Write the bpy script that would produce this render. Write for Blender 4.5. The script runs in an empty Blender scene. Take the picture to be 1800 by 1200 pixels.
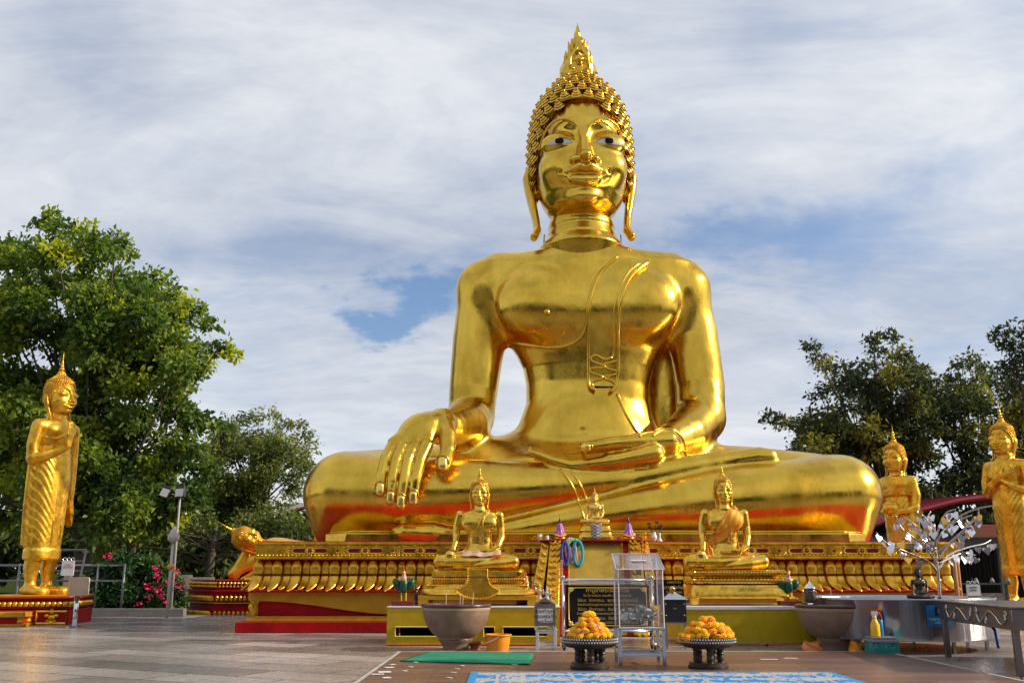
import bpy, math, random
import numpy as np
from math import sin, cos, pi, radians, atan2, sqrt
from mathutils import Vector, Matrix
from mathutils.bvhtree import BVHTree
random.seed(7); RNG = np.random.default_rng(7)
scene = bpy.context.scene
COL = scene.collection
# ---------------------------------------------------------------- camera
CAM_H = 1.35; FPX = 1665.0; PITCH = radians(13.67)
cam_data = bpy.data.cameras.new("camera"); cam = bpy.data.objects.new("camera", cam_data); COL.objects.link(cam)
cam.location = (0, 0, CAM_H); cam.rotation_euler = (pi/2 + PITCH, 0, 0)
cam_data.sensor_width = 36.0; cam_data.lens = 36.0*FPX/1800.0
cam_data.clip_start = 0.1; cam_data.clip_end = 3000.0
scene.camera = cam
# ---------------------------------------------------------------- view
scene.view_settings.view_transform = 'Standard'; scene.view_settings.look = 'None'
scene.view_settings.exposure = 0.14; scene.view_settings.gamma = 1.0
# ---------------------------------------------------------------- sun and sky
SUN_DIR = Vector((0.84, -0.07, 0.46)).normalized()
sl = bpy.data.lights.new("sun", 'SUN'); sl.energy = 5.0; sl.angle = radians(0.6); sl.color = (1.0, 0.86, 0.64)
sun = bpy.data.objects.new("sun", sl); COL.objects.link(sun)
sun.rotation_euler = (-SUN_DIR).to_track_quat('-Z', 'Y').to_euler(); sun.location = (30, -5, 30)
def ray_dir(x, y):
    u = (x-900.0)/FPX; v = (600.0-y)/FPX
    return np.array([u, cos(PITCH)-v*sin(PITCH), sin(PITCH)+v*cos(PITCH)])
def P(x, y, Y):
    d = ray_dir(x, y); return np.array([0, 0, CAM_H]) + d*(Y/d[1])
def G(x, y, Z=0.0):
    d = ray_dir(x, y); return np.array([0, 0, CAM_H]) + d*((Z-CAM_H)/d[2])
def MPP(y, Y):            # metres per photo pixel at that depth
    d = ray_dir(900, y); return (Y/d[1])/FPX
def build_world():
    w = bpy.data.worlds.new("World"); scene.world = w; w.use_nodes = True
    nt = w.node_tree; N = nt.nodes; L = nt.links; N.clear()
    out = N.new('ShaderNodeOutputWorld'); bg = N.new('ShaderNodeBackground')
    sky = N.new('ShaderNodeTexSky'); sky.sky_type = 'NISHITA'; sky.sun_disc = False
    sky.sun_elevation = math.asin(SUN_DIR.z); sky.sun_rotation = atan2(SUN_DIR.x, SUN_DIR.y)
    sky.dust_density = 2.0; sky.ozone_density = 2.0
    tc = N.new('ShaderNodeTexCoord')
    def vm(op, a, b=None):
        n = N.new('ShaderNodeVectorMath'); n.operation = op
        for i, s in enumerate((a, b)):
            if s is None: continue
            if hasattr(s, 'links') or hasattr(s, 'is_linked'): L.new(s, n.inputs[i])
            else: n.inputs[i].default_value = s
        return n
    def mt(op, a, b=0.0, clamp=False):
        n = N.new('ShaderNodeMath'); n.operation = op; n.use_clamp = clamp
        for i, s in enumerate((a, b)):
            if hasattr(s, 'is_linked'): L.new(s, n.inputs[i])
            else: n.inputs[i].default_value = s
        return n.outputs[0]
    nrm = vm('NORMALIZE', tc.outputs['Generated']).outputs[0]
    sep = N.new('ShaderNodeSeparateXYZ'); L.new(nrm, sep.inputs[0])
    den = mt('ADD', mt('MAXIMUM', sep.outputs[2], 0.0), 0.22)
    px = mt('DIVIDE', sep.outputs[0], den); py = mt('DIVIDE', sep.outputs[1], den)
    cmb = N.new('ShaderNodeCombineXYZ'); L.new(px, cmb.inputs[0]); L.new(py, cmb.inputs[1])
    def noise(vec, scale, det, rough, dist=0.0, rot=0.0, sc=(1, 1, 1), loc=(0, 0, 0)):
        m = N.new('ShaderNodeMapping'); m.inputs['Rotation'].default_value = (0, 0, rot); m.inputs['Scale'].default_value = sc
        m.inputs['Location'].default_value = loc
        L.new(vec, m.inputs[0]); n = N.new('ShaderNodeTexNoise'); L.new(m.outputs[0], n.inputs[0])
        n.inputs['Scale'].default_value = scale; n.inputs['Detail'].default_value = det
        n.inputs['Roughness'].default_value = rough; n.inputs['Distortion'].default_value = dist
        return n.outputs[0]
    n1 = noise(cmb.outputs[0], 0.75, 10, 0.6, 0.5, 0.5, (1.0, 1.3, 1), (3.1, 1.7, 0))
    n2 = noise(cmb.outputs[0], 2.2, 10, 0.62, 0.9, 0.75, (0.7, 1.3, 1))
    n3 = noise(cmb.outputs[0], 0.9, 4, 0.5, 0.2, -0.3, (1, 1, 1), (7, 2, 0))
    blobs = None
    # gaps in the cloud where blue sky shows (directions in the sky)
    wob = N.new('ShaderNodeTexNoise'); L.new(cmb.outputs[0], wob.inputs[0]); wob.inputs['Scale'].default_value = 3.0; wob.inputs['Detail'].default_value = 6; wob.inputs['Roughness'].default_value = .6
    wv = vm('MULTIPLY', vm('SUBTRACT', wob.outputs['Color'], (.5, .5, .5)).outputs[0], (.30, .30, .22)).outputs[0]
    nrw = vm('ADD', nrm, wv).outputs[0]
    for (bx, by, rad, amp) in ((700, 555, 0.085, 0.62), (640, 560, 0.07, 0.25), (780, 500, 0.12, 0.22), (1400, 425, 0.17, 0.26), (1280, 440, 0.12, 0.24), (1180, 430, 0.08, 0.16),
                               (1620, 330, 0.18, 0.16), (540, 470, 0.20, 0.20), (330, 240, 0.16, 0.13), (170, 130, 0.12, 0.14), (1180, 320, 0.16, 0.14), (1560, 470, 0.22, 0.16), (800, 330, 0.14, 0.12), (1300, 120, 0.12, 0.10)):
        d = ray_dir(bx, by); d = d/np.linalg.norm(d)
        df = vm('SUBTRACT', nrw, tuple(float(v) for v in d)).outputs[0]
        df = vm('MULTIPLY', df, (1.0, 1.0, 1.9)).outputs[0]
        ln = vm('LENGTH', df).outputs['Value']
        mr = N.new('ShaderNodeMapRange'); mr.interpolation_type = 'SMOOTHSTEP'
        L.new(ln, mr.inputs[0]); mr.inputs[1].default_value = 0; mr.inputs[2].default_value = rad
        mr.inputs[3].default_value = amp; mr.inputs[4].default_value = 0.0
        blobs = mr.outputs[0] if blobs is None else mt('ADD', blobs, mr.outputs[0])
    cov = mt('ADD', mt('MULTIPLY', n1, 0.95), mt('MULTIPLY', n2, 0.36))
    cov = mt('ADD', cov, 0.275)
    cov = mt('SUBTRACT', cov, blobs)
    mr = N.new('ShaderNodeMapRange'); mr.interpolation_type = 'SMOOTHSTEP'; L.new(cov, mr.inputs[0])
    mr.inputs[1].default_value = 0.38; mr.inputs[2].default_value = 1.04
    # cloud tone
    cr = N.new('ShaderNodeValToRGB'); e = cr.color_ramp.elements
    e[0].position = 0.36; e[0].color = (0.38, 0.43, 0.54, 1); e[1].position = 0.64; e[1].color = (0.80, 0.82, 0.85, 1)
    n4 = noise(cmb.outputs[0], 11, 6, 0.6, 0.4, 0.9, (0.8, 1.2, 1))
    tone = mt('ADD', mt('MULTIPLY', n3, 0.55), mt('ADD', mt('MULTIPLY', n2, 0.34), mt('MULTIPLY', n4, 0.13)))
    lowb = N.new('ShaderNodeMapRange'); L.new(sep.outputs[2], lowb.inputs[0]); lowb.inputs[1].default_value = 0.0; lowb.inputs[2].default_value = 0.33
    lowb.inputs[3].default_value = 0.09; lowb.inputs[4].default_value = -0.01
    L.new(mt('ADD', tone, lowb.outputs[0]), cr.inputs[0])
    skm = N.new('ShaderNodeMix'); skm.data_type = 'RGBA'; skm.blend_type = 'MULTIPLY'; skm.inputs[0].default_value = 1.0
    L.new(sky.outputs[0], skm.inputs[6]); skm.inputs[7].default_value = (0.125, 0.135, 0.15, 1)
    mx = N.new('ShaderNodeMix'); mx.data_type = 'RGBA'; L.new(mr.outputs[0], mx.inputs[0])
    L.new(skm.outputs[2], mx.inputs[6]); L.new(cr.outputs[0], mx.inputs[7])
    L.new(mx.outputs[2], bg.inputs[0]); bg.inputs[1].default_value = 1.0
    L.new(bg.outputs[0], out.inputs[0])
build_world()
# ---------------------------------------------------------------- mesh helpers
class MB:
    def __init__(s): s.v = []; s.f = []; s.m = []; s.n = 0
    def add(s, v, f, mi=0):
        v = np.asarray(v, dtype=float).reshape(-1, 3)
        s.v.append(v)
        for q in f: s.f.append(tuple(int(i)+s.n for i in q)); s.m.append(mi)
        s.n += len(v); return s
    def box(s, c, d, mi=0, rz=0.0, rx=0.0, ry=0.0, taper=1.0):
        x, y, z = d[0]/2, d[1]/2, d[2]/2
        t = taper
        v = np.array([(-x,-y,-z),(x,-y,-z),(x,y,-z),(-x,y,-z),(-x*t,-y*t,z),(x*t,-y*t,z),(x*t,y*t,z),(-x*t,y*t,z)])
        if rx or ry or rz:
            M = np.array((Matrix.Rotation(rz,3,'Z') @ Matrix.Rotation(ry,3,'Y') @ Matrix.Rotation(rx,3,'X')))
            v = v @ M.T
        return s.add(v+np.array(c), [(0,3,2,1),(4,5,6,7),(0,1,5,4),(1,2,6,5),(2,3,7,6),(3,0,4,7)], mi)
    def lathe(s, prof, c=(0,0,0), n=24, mi=0, cap=True, sx=1.0, sy=1.0, rz=0.0):
        a = np.arange(n)*2*pi/n + rz
        v = []
        for r, z in prof: v.append(np.stack([r*np.cos(a)*sx, r*np.sin(a)*sy, np.full(n, z)], 1))
        v = np.concatenate(v)+np.array(c); f = []
        for i in range(len(prof)-1):
            for j in range(n):
                k = (j+1) % n
                f.append((i*n+j, i*n+k, (i+1)*n+k, (i+1)*n+j))
        if cap:
            f.append(tuple(range(n))[::-1]); f.append(tuple((len(prof)-1)*n+j for j in range(n)))
        return s.add(v, f, mi)
    def tube(s, pts, r, n=8, mi=0, closed=False, flat=1.0):
        pts = [Vector(p) for p in pts]; m = len(pts)
        if m < 2: return s
        rs = r if hasattr(r, '__len__') else [r]*m
        v = []; up = None
        for i, p in enumerate(pts):
            t = (pts[min(i+1, m-1)]-pts[max(i-1, 0)])
            if t.length < 1e-9: t = Vector((0, 0, 1))
            t.normalize()
            if up is None:
                up = Vector((0, 0, 1)) if abs(t.z) < 0.9 else Vector((0, 1, 0))
            x = t.cross(up)
            if x.length < 1e-6: x = t.cross(Vector((1, 0.1, 0)))
            x.normalize(); up = x.cross(t).normalized()
            for j in range(n):
                a = 2*pi*j/n
                v.append(p + x*(cos(a)*rs[i]) + up*(sin(a)*rs[i]*flat))
        f = []
        for i in range(m-1):
            for j in range(n):
                k = (j+1) % n
                f.append((i*n+j, (i+1)*n+j, (i+1)*n+k, i*n+k))
        f.append(tuple(range(n))); f.append(tuple((m-1)*n+j for j in range(n))[::-1])
        return s.add([tuple(q) for q in v], f, mi)
    def cyl(s, a, b, r, n=12, mi=0, r2=None): return s.tube([a, b], [r, r if r2 is None else r2], n, mi)
    def ball(s, c, r, mi=0, n=12, m=8, rot=None):
        r = np.array([r, r, r] if not hasattr(r, '__len__') else r, float)
        v = [(0, 0, -1)]; f = []
        for i in range(1, m):
            th = -pi/2 + pi*i/m
            for j in range(n): v.append((cos(th)*cos(2*pi*j/n), cos(th)*sin(2*pi*j/n), sin(th)))
        v.append((0, 0, 1)); v = np.array(v)*r
        if rot is not None: v = v @ np.array(rot).T
        for j in range(n):
            k = (j+1) % n
            f.append((0, 1+k, 1+j)); f.append((len(v)-1, 1+(m-2)*n+j, 1+(m-2)*n+k))
            for i in range(m-2): f.append((1+i*n+j, 1+i*n+k, 1+(i+1)*n+k, 1+(i+1)*n+j))
        return s.add(v+np.array(c), f, mi)
    def prism(s, poly, axis, lo, hi, mi=0):     # polygon in the plane across `axis` ('x','y','z'), extruded lo..hi
        n = len(poly); v = []
        for t in (lo, hi):
            for a, b in poly:
                v.append({'x': (t, a, b), 'y': (a, t, b), 'z': (a, b, t)}[axis])
        ar = sum(poly[i][0]*poly[(i+1) % n][1]-poly[(i+1) % n][0]*poly[i][1] for i in range(n))
        fl = (ar > 0) ^ (axis == 'y')
        f = [tuple(range(n))[::-1] if fl else tuple(range(n)), tuple(range(n, 2*n)) if fl else tuple(range(n, 2*n))[::-1]]
        for i in range(n):
            k = (i+1) % n
            q = (i, k, n+k, n+i); f.append(q if fl else q[::-1])
        return s.add(v, f, mi)
    def grid(s, pts, mi=0, closed=False):       # pts[i][j]
        a = np.asarray(pts, float); h, w = a.shape[:2]; f = []
        for i in range(h-1):
            for j in range(w-1 if not closed else w):
                k = (j+1) % w
                f.append((i*w+j, i*w+k, (i+1)*w+k, (i+1)*w+j))
        return s.add(a.reshape(-1, 3), f, mi)
    def xf(s, fn):
        s.v = [fn(a) for a in s.v]; return s
    def copyin(s, o, off=(0,0,0), scale=1.0, rot=None, mi=None):
        v = np.concatenate(o.v)*scale
        if rot is not None: v = v @ np.array(rot).T
        s.v.append(v+np.array(off)); 
        for q, m in zip(o.f, o.m): s.f.append(tuple(i+s.n for i in q)); s.m.append(m if mi is None else mi)
        s.n += len(v); return s
def rotm(ax, a): return Matrix.Rotation(a, 3, ax)
def mesh_np(name, v, f, mats, mi=None, smooth=False):
    me = bpy.data.meshes.new(name)
    v = np.ascontiguousarray(v, dtype=np.float32)
    if isinstance(f, np.ndarray):
        n, k = f.shape
        me.vertices.add(len(v)); me.vertices.foreach_set('co', v.ravel())
        me.loops.add(n*k); me.loops.foreach_set('vertex_index', np.ascontiguousarray(f, dtype=np.int32).ravel())
        me.polygons.add(n); me.polygons.foreach_set('loop_start', np.arange(0, n*k, k, dtype=np.int32))
    else:
        me.from_pydata(v.tolist(), [], f)
    for m in (mats if isinstance(mats, (list, tuple)) else [mats]): me.materials.append(m)
    if mi is not None and len(me.materials) > 1: me.polygons.foreach_set('material_index', np.array(mi, dtype=np.int32))
    me.polygons.foreach_set('use_smooth', np.full(len(me.polygons), smooth, dtype=bool))
    me.update(calc_edges=True); me.validate()
    return me
def link(name, me, parent=None):
    o = bpy.data.objects.new(name, me); COL.objects.link(o)
    if parent is not None: o.parent = parent
    return o
def auto_smooth(o, ang=35):
    me = o.data; me.polygons.foreach_set('use_smooth', np.ones(len(me.polygons), dtype=bool))
    try: me.set_sharp_from_angle(angle=radians(ang))
    except Exception: pass
def root_loc(p):
    l = Vector((0, 0, 0)); q = p
    while q is not None:
        l += q.location; q = q.parent
    return np.array(l)
def part(name, mb, mats, parent=None, smooth='auto', world=True, bevel=0.0, label=None):
    """one mesh object; vertices given in scene coordinates are brought into the parent's frame"""
    if not mb.v: return None
    v = np.concatenate(mb.v)
    if parent is not None and world: v = v - root_loc(parent)
    me = mesh_np(name, v, mb.f, mats, mb.m, False)
    o = link(name, me, parent)
    if smooth == 'auto': auto_smooth(o)
    elif smooth: auto_smooth(o, 180)
    if bevel:
        b = o.modifiers.new('bevel', 'BEVEL'); b.width = bevel; b.segments = 2; b.limit_method = 'ANGLE'; b.angle_limit = radians(40)
    if label: o['label'] = label
    return o
def thing(name, label, cat, loc=(0, 0, 0), group=None, rz=0.0):
    o = bpy.data.objects.new(name, None); COL.objects.link(o); o.location = tuple(float(v) for v in loc); o.rotation_euler = (0, 0, rz)
    o['label'] = label; o['category'] = cat
    if group: o['group'] = group
    return o
def tag(o, label, cat, group=None, kind=None):
    if label: o['label'] = label
    if cat: o['category'] = cat
    if group: o['group'] = group
    if kind: o['kind'] = kind
    return o
def solo(name, mb, mats, label, cat, group=None, smooth='auto', bevel=0.0, loc=None):
    """a thing that is a single mesh, origin at its base"""
    v = np.concatenate(mb.v)
    if loc is None: loc = ((v[:,0].min()+v[:,0].max())/2, (v[:,1].min()+v[:,1].max())/2, v[:,2].min())
    mb.v = [v-np.array(loc)]
    o = part(name, mb, mats, None, smooth, False, bevel); o.location = loc
    return tag(o, label, cat, group)
def struct(name, mb, mats, smooth=False, bevel=0.0):
    o = part(name, mb, mats, None, smooth, False, bevel); o['kind'] = 'structure'; return o
def copy_tree(o, parent=None):
    c = o.copy(); COL.objects.link(c)
    if parent is not None: c.parent = parent
    for ch in list(o.children): copy_tree(ch, c)
    return c
# ---------------------------------------------------------------- materials
MATS = {}
def mat(name, col, rough=0.5, metal=0.0, bump=0.0, bscale=20.0, var=0.0, vscale=3.0, col2=None, rvar=0.0, coat=0.0, emit=None,
        alpha=1.0, trans=0.0, spec=0.5, stretch=(1,1,1), bdist=0.02, thr=(0.35, 0.7), ior=1.45):
    if name in MATS: return MATS[name]
    m = bpy.data.materials.new(name); m.use_nodes = True; nt = m.node_tree; N = nt.nodes; L = nt.links
    b = N['Principled BSDF']
    b.inputs['Base Color'].default_value = (*col, 1); b.inputs['Roughness'].default_value = rough; b.inputs['Metallic'].default_value = metal
    b.inputs['Coat Weight'].default_value = coat; b.inputs['Specular IOR Level'].default_value = spec; b.inputs['IOR'].default_value = ior
    b.inputs['Transmission Weight'].default_value = trans
    tc = N.new('ShaderNodeTexCoord'); mp = N.new('ShaderNodeMapping'); L.new(tc.outputs['Object'], mp.inputs[0]); mp.inputs['Scale'].default_value = stretch
    def noise(sc, det=6, ro=0.6):
        n = N.new('ShaderNodeTexNoise'); L.new(mp.outputs[0], n.inputs[0]); n.inputs['Scale'].default_value = sc
        n.inputs['Detail'].default_value = det; n.inputs['Roughness'].default_value = ro; return n
    if var > 0 or col2 is not None:
        n = noise(vscale); r = N.new('ShaderNodeMapRange'); L.new(n.outputs[0], r.inputs[0]); r.inputs[1].default_value = thr[0]; r.inputs[2].default_value = thr[1]
        mx = N.new('ShaderNodeMix'); mx.data_type = 'RGBA'; L.new(r.outputs[0], mx.inputs[0])
        c2 = col2 if col2 is not None else tuple(c*(1-var) for c in col)
        mx.inputs[6].default_value = (*col, 1); mx.inputs[7].default_value = (*c2, 1)
        L.new(mx.outputs[2], b.inputs['Base Color'])
    if rvar > 0:
        n = noise(vscale*1.7); r = N.new('ShaderNodeMapRange'); L.new(n.outputs[0], r.inputs[0]); r.inputs[1].default_value = 0.3; r.inputs[2].default_value = 0.7
        r.inputs[3].default_value = max(0.02, rough-rvar); r.inputs[4].default_value = min(1, rough+rvar); L.new(r.outputs[0], b.inputs['Roughness'])
    if bump > 0:
        n = noise(bscale, 5, 0.55); bp = N.new('ShaderNodeBump'); bp.inputs['Strength'].default_value = bump; bp.inputs['Distance'].default_value = bdist
        L.new(n.outputs[0], bp.inputs['Height']); L.new(bp.outputs[0], b.inputs['Normal'])
    if emit: b.inputs['Emission Color'].default_value = (*emit[:3], 1); b.inputs['Emission Strength'].default_value = emit[3]
    MATS[name] = m; return m
GOLD = mat('gilded_gold', (0.80, 0.52, 0.07), 0.25, 1.0, bump=0.16, bscale=4.5, var=0.0, vscale=1.1, stretch=(1, 1, .55), col2=(0.56, 0.33, 0.034), rvar=0.11, bdist=0.05, thr=(0.42, 0.72))
GOLD_S = mat('satin_gold', (0.92, 0.58, 0.085), 0.27, 1.0, bump=0.15, bscale=14, vscale=8, col2=(0.66, 0.37, 0.04), rvar=0.08, bdist=0.004)
GOLD_P = mat('gold_paint', (0.95, 0.56, 0.055), 0.32, 0.8, bump=0.35, bscale=16, vscale=4, col2=(0.55, 0.28, 0.02), rvar=0.1, bdist=0.01)
GOLD_F = mat('flat_gold_paint', (0.62, 0.34, 0.02), 0.42, 0.35, bump=0.15, bscale=14, vscale=3, col2=(0.50, 0.25, 0.012), rvar=0.1, bdist=0.01)
RED = mat('red_lacquer', (0.42, 0.005, 0.005), 0.5, 0, bump=0.1, bscale=12, vscale=2.5, col2=(0.24, 0.003, 0.004), rvar=0.1, bdist=0.01, spec=0.2)
STEEL = mat('stainless_steel', (0.55, 0.55, 0.57), 0.24, 1.0, bump=0.12, bscale=60, stretch=(1, 1, 0.05), bdist=0.003, rvar=0.06, vscale=4)
CHROME = mat('polished_tube', (0.72, 0.72, 0.74), 0.13, 1.0)
BLACK = mat('black_paint', (0.018, 0.018, 0.02), 0.45, 0, var=0.4, vscale=6)
# ---------------------------------------------------------------- implicit surfaces
class SDF:
    """ordered list of smooth unions / cuts, meshed by surface nets in blocks"""
    def __init__(s): s.p = []
    def _add(s, fn, k, op): s.p.append((fn, k, op)); return s
    def cap(s, a, b, ra, rb=None, k=0.1, op='u', sc=None):
        a = np.array(a, float); b = np.array(b, float); rb = ra if rb is None else rb
        scv = np.array(sc if sc is not None else (1, 1, 1), float); mn = scv.min()
        a2 = a/scv; ab = b/scv-a2; L = max(float(ab @ ab), 1e-12)
        ra2, rb2 = ra/mn, rb/mn
        def fn(p):
            q = p/scv-a2 if sc is not None else p-a2
            t = np.clip((q @ ab)/L, 0, 1)
            dd = np.sqrt(((q-t[:, None]*ab)**2).sum(1))
            return (dd-(ra2+(rb2-ra2)*t))*mn
        return s._add(fn, k, op)
    def chain(s, pts, k=0.1, op='u', sc=None):   # pts: (x,y,z,r)
        T = SDF()
        for a, b in zip(pts[:-1], pts[1:]): T.cap(a[:3], b[:3], a[3], b[3], 0, 'u', sc)
        fs = [q[0] for q in T.p]
        if len(fs) == 1: return s._add(fs[0], k, op)
        def fn(p):
            d = fs[0](p)
            for f in fs[1:]: d = np.minimum(d, f(p))
            return d
        return s._add(fn, k, op)
    def ell(s, c, r, k=0.1, op='u', rot=None):
        c = np.array(c, float); r = np.array(r if hasattr(r, '__len__') else (r, r, r), float)
        R = None if rot is None else np.array(rot)
        def fn(p):
            q = p-c
            if R is not None: q = q @ R
            k0 = np.sqrt(((q/r)**2).sum(1)); k1 = np.sqrt(((q/(r*r))**2).sum(1))+1e-9
            return k0*(k0-1)/k1
        return s._add(fn, k, op)
    def prof(s, tab, k=0.1, op='u', p=2.0, edge=0.0):   # rows: z, cx, cy, a, b
        t = np.array(sorted(tab), float)
        zs = t[:, 0]; z0, z1 = zs[0], zs[-1]
        def fn(q):
            z = np.clip(q[:, 2], z0, z1)
            cx, cy, a, b = (np.interp(z, zs, t[:, i]) for i in (1, 2, 3, 4))
            e = ((np.abs(q[:, 0]-cx)/a)**p+(np.abs(q[:, 1]-cy)/b)**p)**(1/p)
            d = (e-1)*np.minimum(a, b)
            dz = np.abs(q[:, 2]-(z0+z1)/2)-(z1-z0)/2
            return np.maximum(d, dz)
        return s._add(fn, k, op)
    def func(s, fn, k=0.0, op='u'): return s._add(fn, k, op)
    def ev(s, p, lst=None):
        d = np.full(len(p), 1e3)
        for fn, k, op in (lst if lst is not None else s.p):
            if op == 'd': d = d+fn(p); continue
            e = fn(p)
            if op == 's': e = -e
            if k > 0:
                h = np.maximum(k-np.abs(d-e), 0)/k
                if op == 'u': d = np.minimum(d, e)-h*h*k*0.25
                else: d = np.maximum(d, e)+h*h*k*0.25
            else: d = np.minimum(d, e) if op == 'u' else np.maximum(d, e)
        return d
    def mesh(s, lo, hi, vox, n=16):
        lo = np.array(lo, float); hi = np.array(hi, float)
        nb = np.ceil((hi-lo)/(vox*n)).astype(int)
        R = vox*n*0.5*sqrt(3)
        bi = np.stack(np.meshgrid(*[np.arange(k) for k in nb], indexing='ij'), -1).reshape(-1, 3)
        cen = lo+(bi+0.5)*vox*n
        dc = s.ev(cen); keep = np.abs(dc) < 3.0*R
        bi = bi[keep]; cen = cen[keep]
        pd = [None if op == 'd' else fn(cen) for fn, k, op in s.p]
        g = np.stack(np.meshgrid(*[np.arange(n+1)]*3, indexing='ij'), -1)
        V = []; K = []; E = []
        off8 = [(i, j, k) for i in (0, 1) for j in (0, 1) for k in (0, 1)]
        edges = [(0, 1), (2, 3), (4, 5), (6, 7), (0, 2), (1, 3), (4, 6), (5, 7), (0, 4), (1, 5), (2, 6), (3, 7)]
        SH = 1 << 20
        for q in range(len(bi)):
            lst = [pr for pr, dd in zip(s.p, pd) if dd is None or dd[q] < (1.35 if pr[0].__qualname__.find('prof') < 0 else 4.0)*R+pr[1]+vox]
            if not lst: continue
            base = bi[q]*n
            gi = g.reshape(-1, 3)+base
            d = s.ev(lo+gi*vox, lst).reshape(n+1, n+1, n+1)
            sg = d < 0
            if sg.all() or not sg.any(): continue
            c = [sg[i:n+i, j:n+j, k:n+k] for i, j, k in off8]
            ssum = sum(x.astype(np.int8) for x in c); act = (ssum > 0) & (ssum < 8)
            ii = np.argwhere(act)
            if not len(ii): continue
            dv = np.stack([d[ii[:, 0]+i, ii[:, 1]+j, ii[:, 2]+k] for i, j, k in off8], 1)
            o8 = np.array(off8, float); acc = np.zeros((len(ii), 3)); cnt = np.zeros(len(ii))
            for a, b in edges:
                x = (dv[:, a] < 0) != (dv[:, b] < 0)
                t = dv[:, a]/np.where(x, dv[:, a]-dv[:, b], 1)
                pt = o8[a]+(o8[b]-o8[a])*t[:, None]
                acc += np.where(x[:, None], pt, 0); cnt += x
            V.append(lo+(ii+base+acc/cnt[:, None])*vox)
            gg = (ii+base).astype(np.int64)+1; K.append((gg[:, 0]*SH+gg[:, 1])*SH+gg[:, 2])
            for ax in range(3):
                sl0 = [slice(0, n)]*3; sl1 = [slice(0, n)]*3; sl1[ax] = slice(1, n+1)
                x = sg[tuple(sl0)] != sg[tuple(sl1)]
                e = np.argwhere(x)
                if len(e):
                    E.append(np.concatenate([(e+base), np.full((len(e), 1), ax), sg[tuple(sl0)][x][:, None].astype(int)], 1))
        V = np.concatenate(V); K = np.concatenate(K); E = np.concatenate(E).astype(np.int64)
        o = np.argsort(K); K = K[o]; V = V[o]
        F = []
        for ax in range(3):
            e = E[E[:, 3] == ax]
            if not len(e): continue
            u, w = (ax+1) % 3, (ax+2) % 3
            idx = []; ok = np.ones(len(e), bool)
            for du, dw in ((0, 0), (1, 0), (1, 1), (0, 1)):
                c = e[:, :3].copy(); c[:, u] -= du; c[:, w] -= dw; c += 1
                key = (c[:, 0]*SH+c[:, 1])*SH+c[:, 2]
                p = np.clip(np.searchsorted(K, key), 0, len(K)-1); ok &= K[p] == key; idx.append(p)
            q = np.stack(idx, 1)[ok]; inside = e[ok][:, 4] == 1
            q = np.where(inside[:, None], q, q[:, ::-1])
            F.append(q)
        return V, np.concatenate(F)
def join_np(parts):
    V = []; F = []; n = 0
    for v, f in parts: V.append(v); F.append(f+n); n += len(v)
    return np.concatenate(V), np.concatenate(F)
def bvh_np(v, f): return BVHTree.FromPolygons([tuple(p) for p in v.tolist()], f.tolist())
def smooth_poly(pts, sub=6):
    pts = [np.array(p, float) for p in pts]
    if len(pts) < 3: return pts
    out = []
    for i in range(len(pts)-1):
        p0 = pts[max(i-1, 0)]; p1 = pts[i]; p2 = pts[i+1]; p3 = pts[min(i+2, len(pts)-1)]
        for t in np.arange(sub)/sub:
            out.append(0.5*((2*p1)+(-p0+p2)*t+(2*p0-5*p1+4*p2-p3)*t*t+(-p0+3*p1-3*p2+p3)*t**3))
    out.append(pts[-1]); return out
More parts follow.
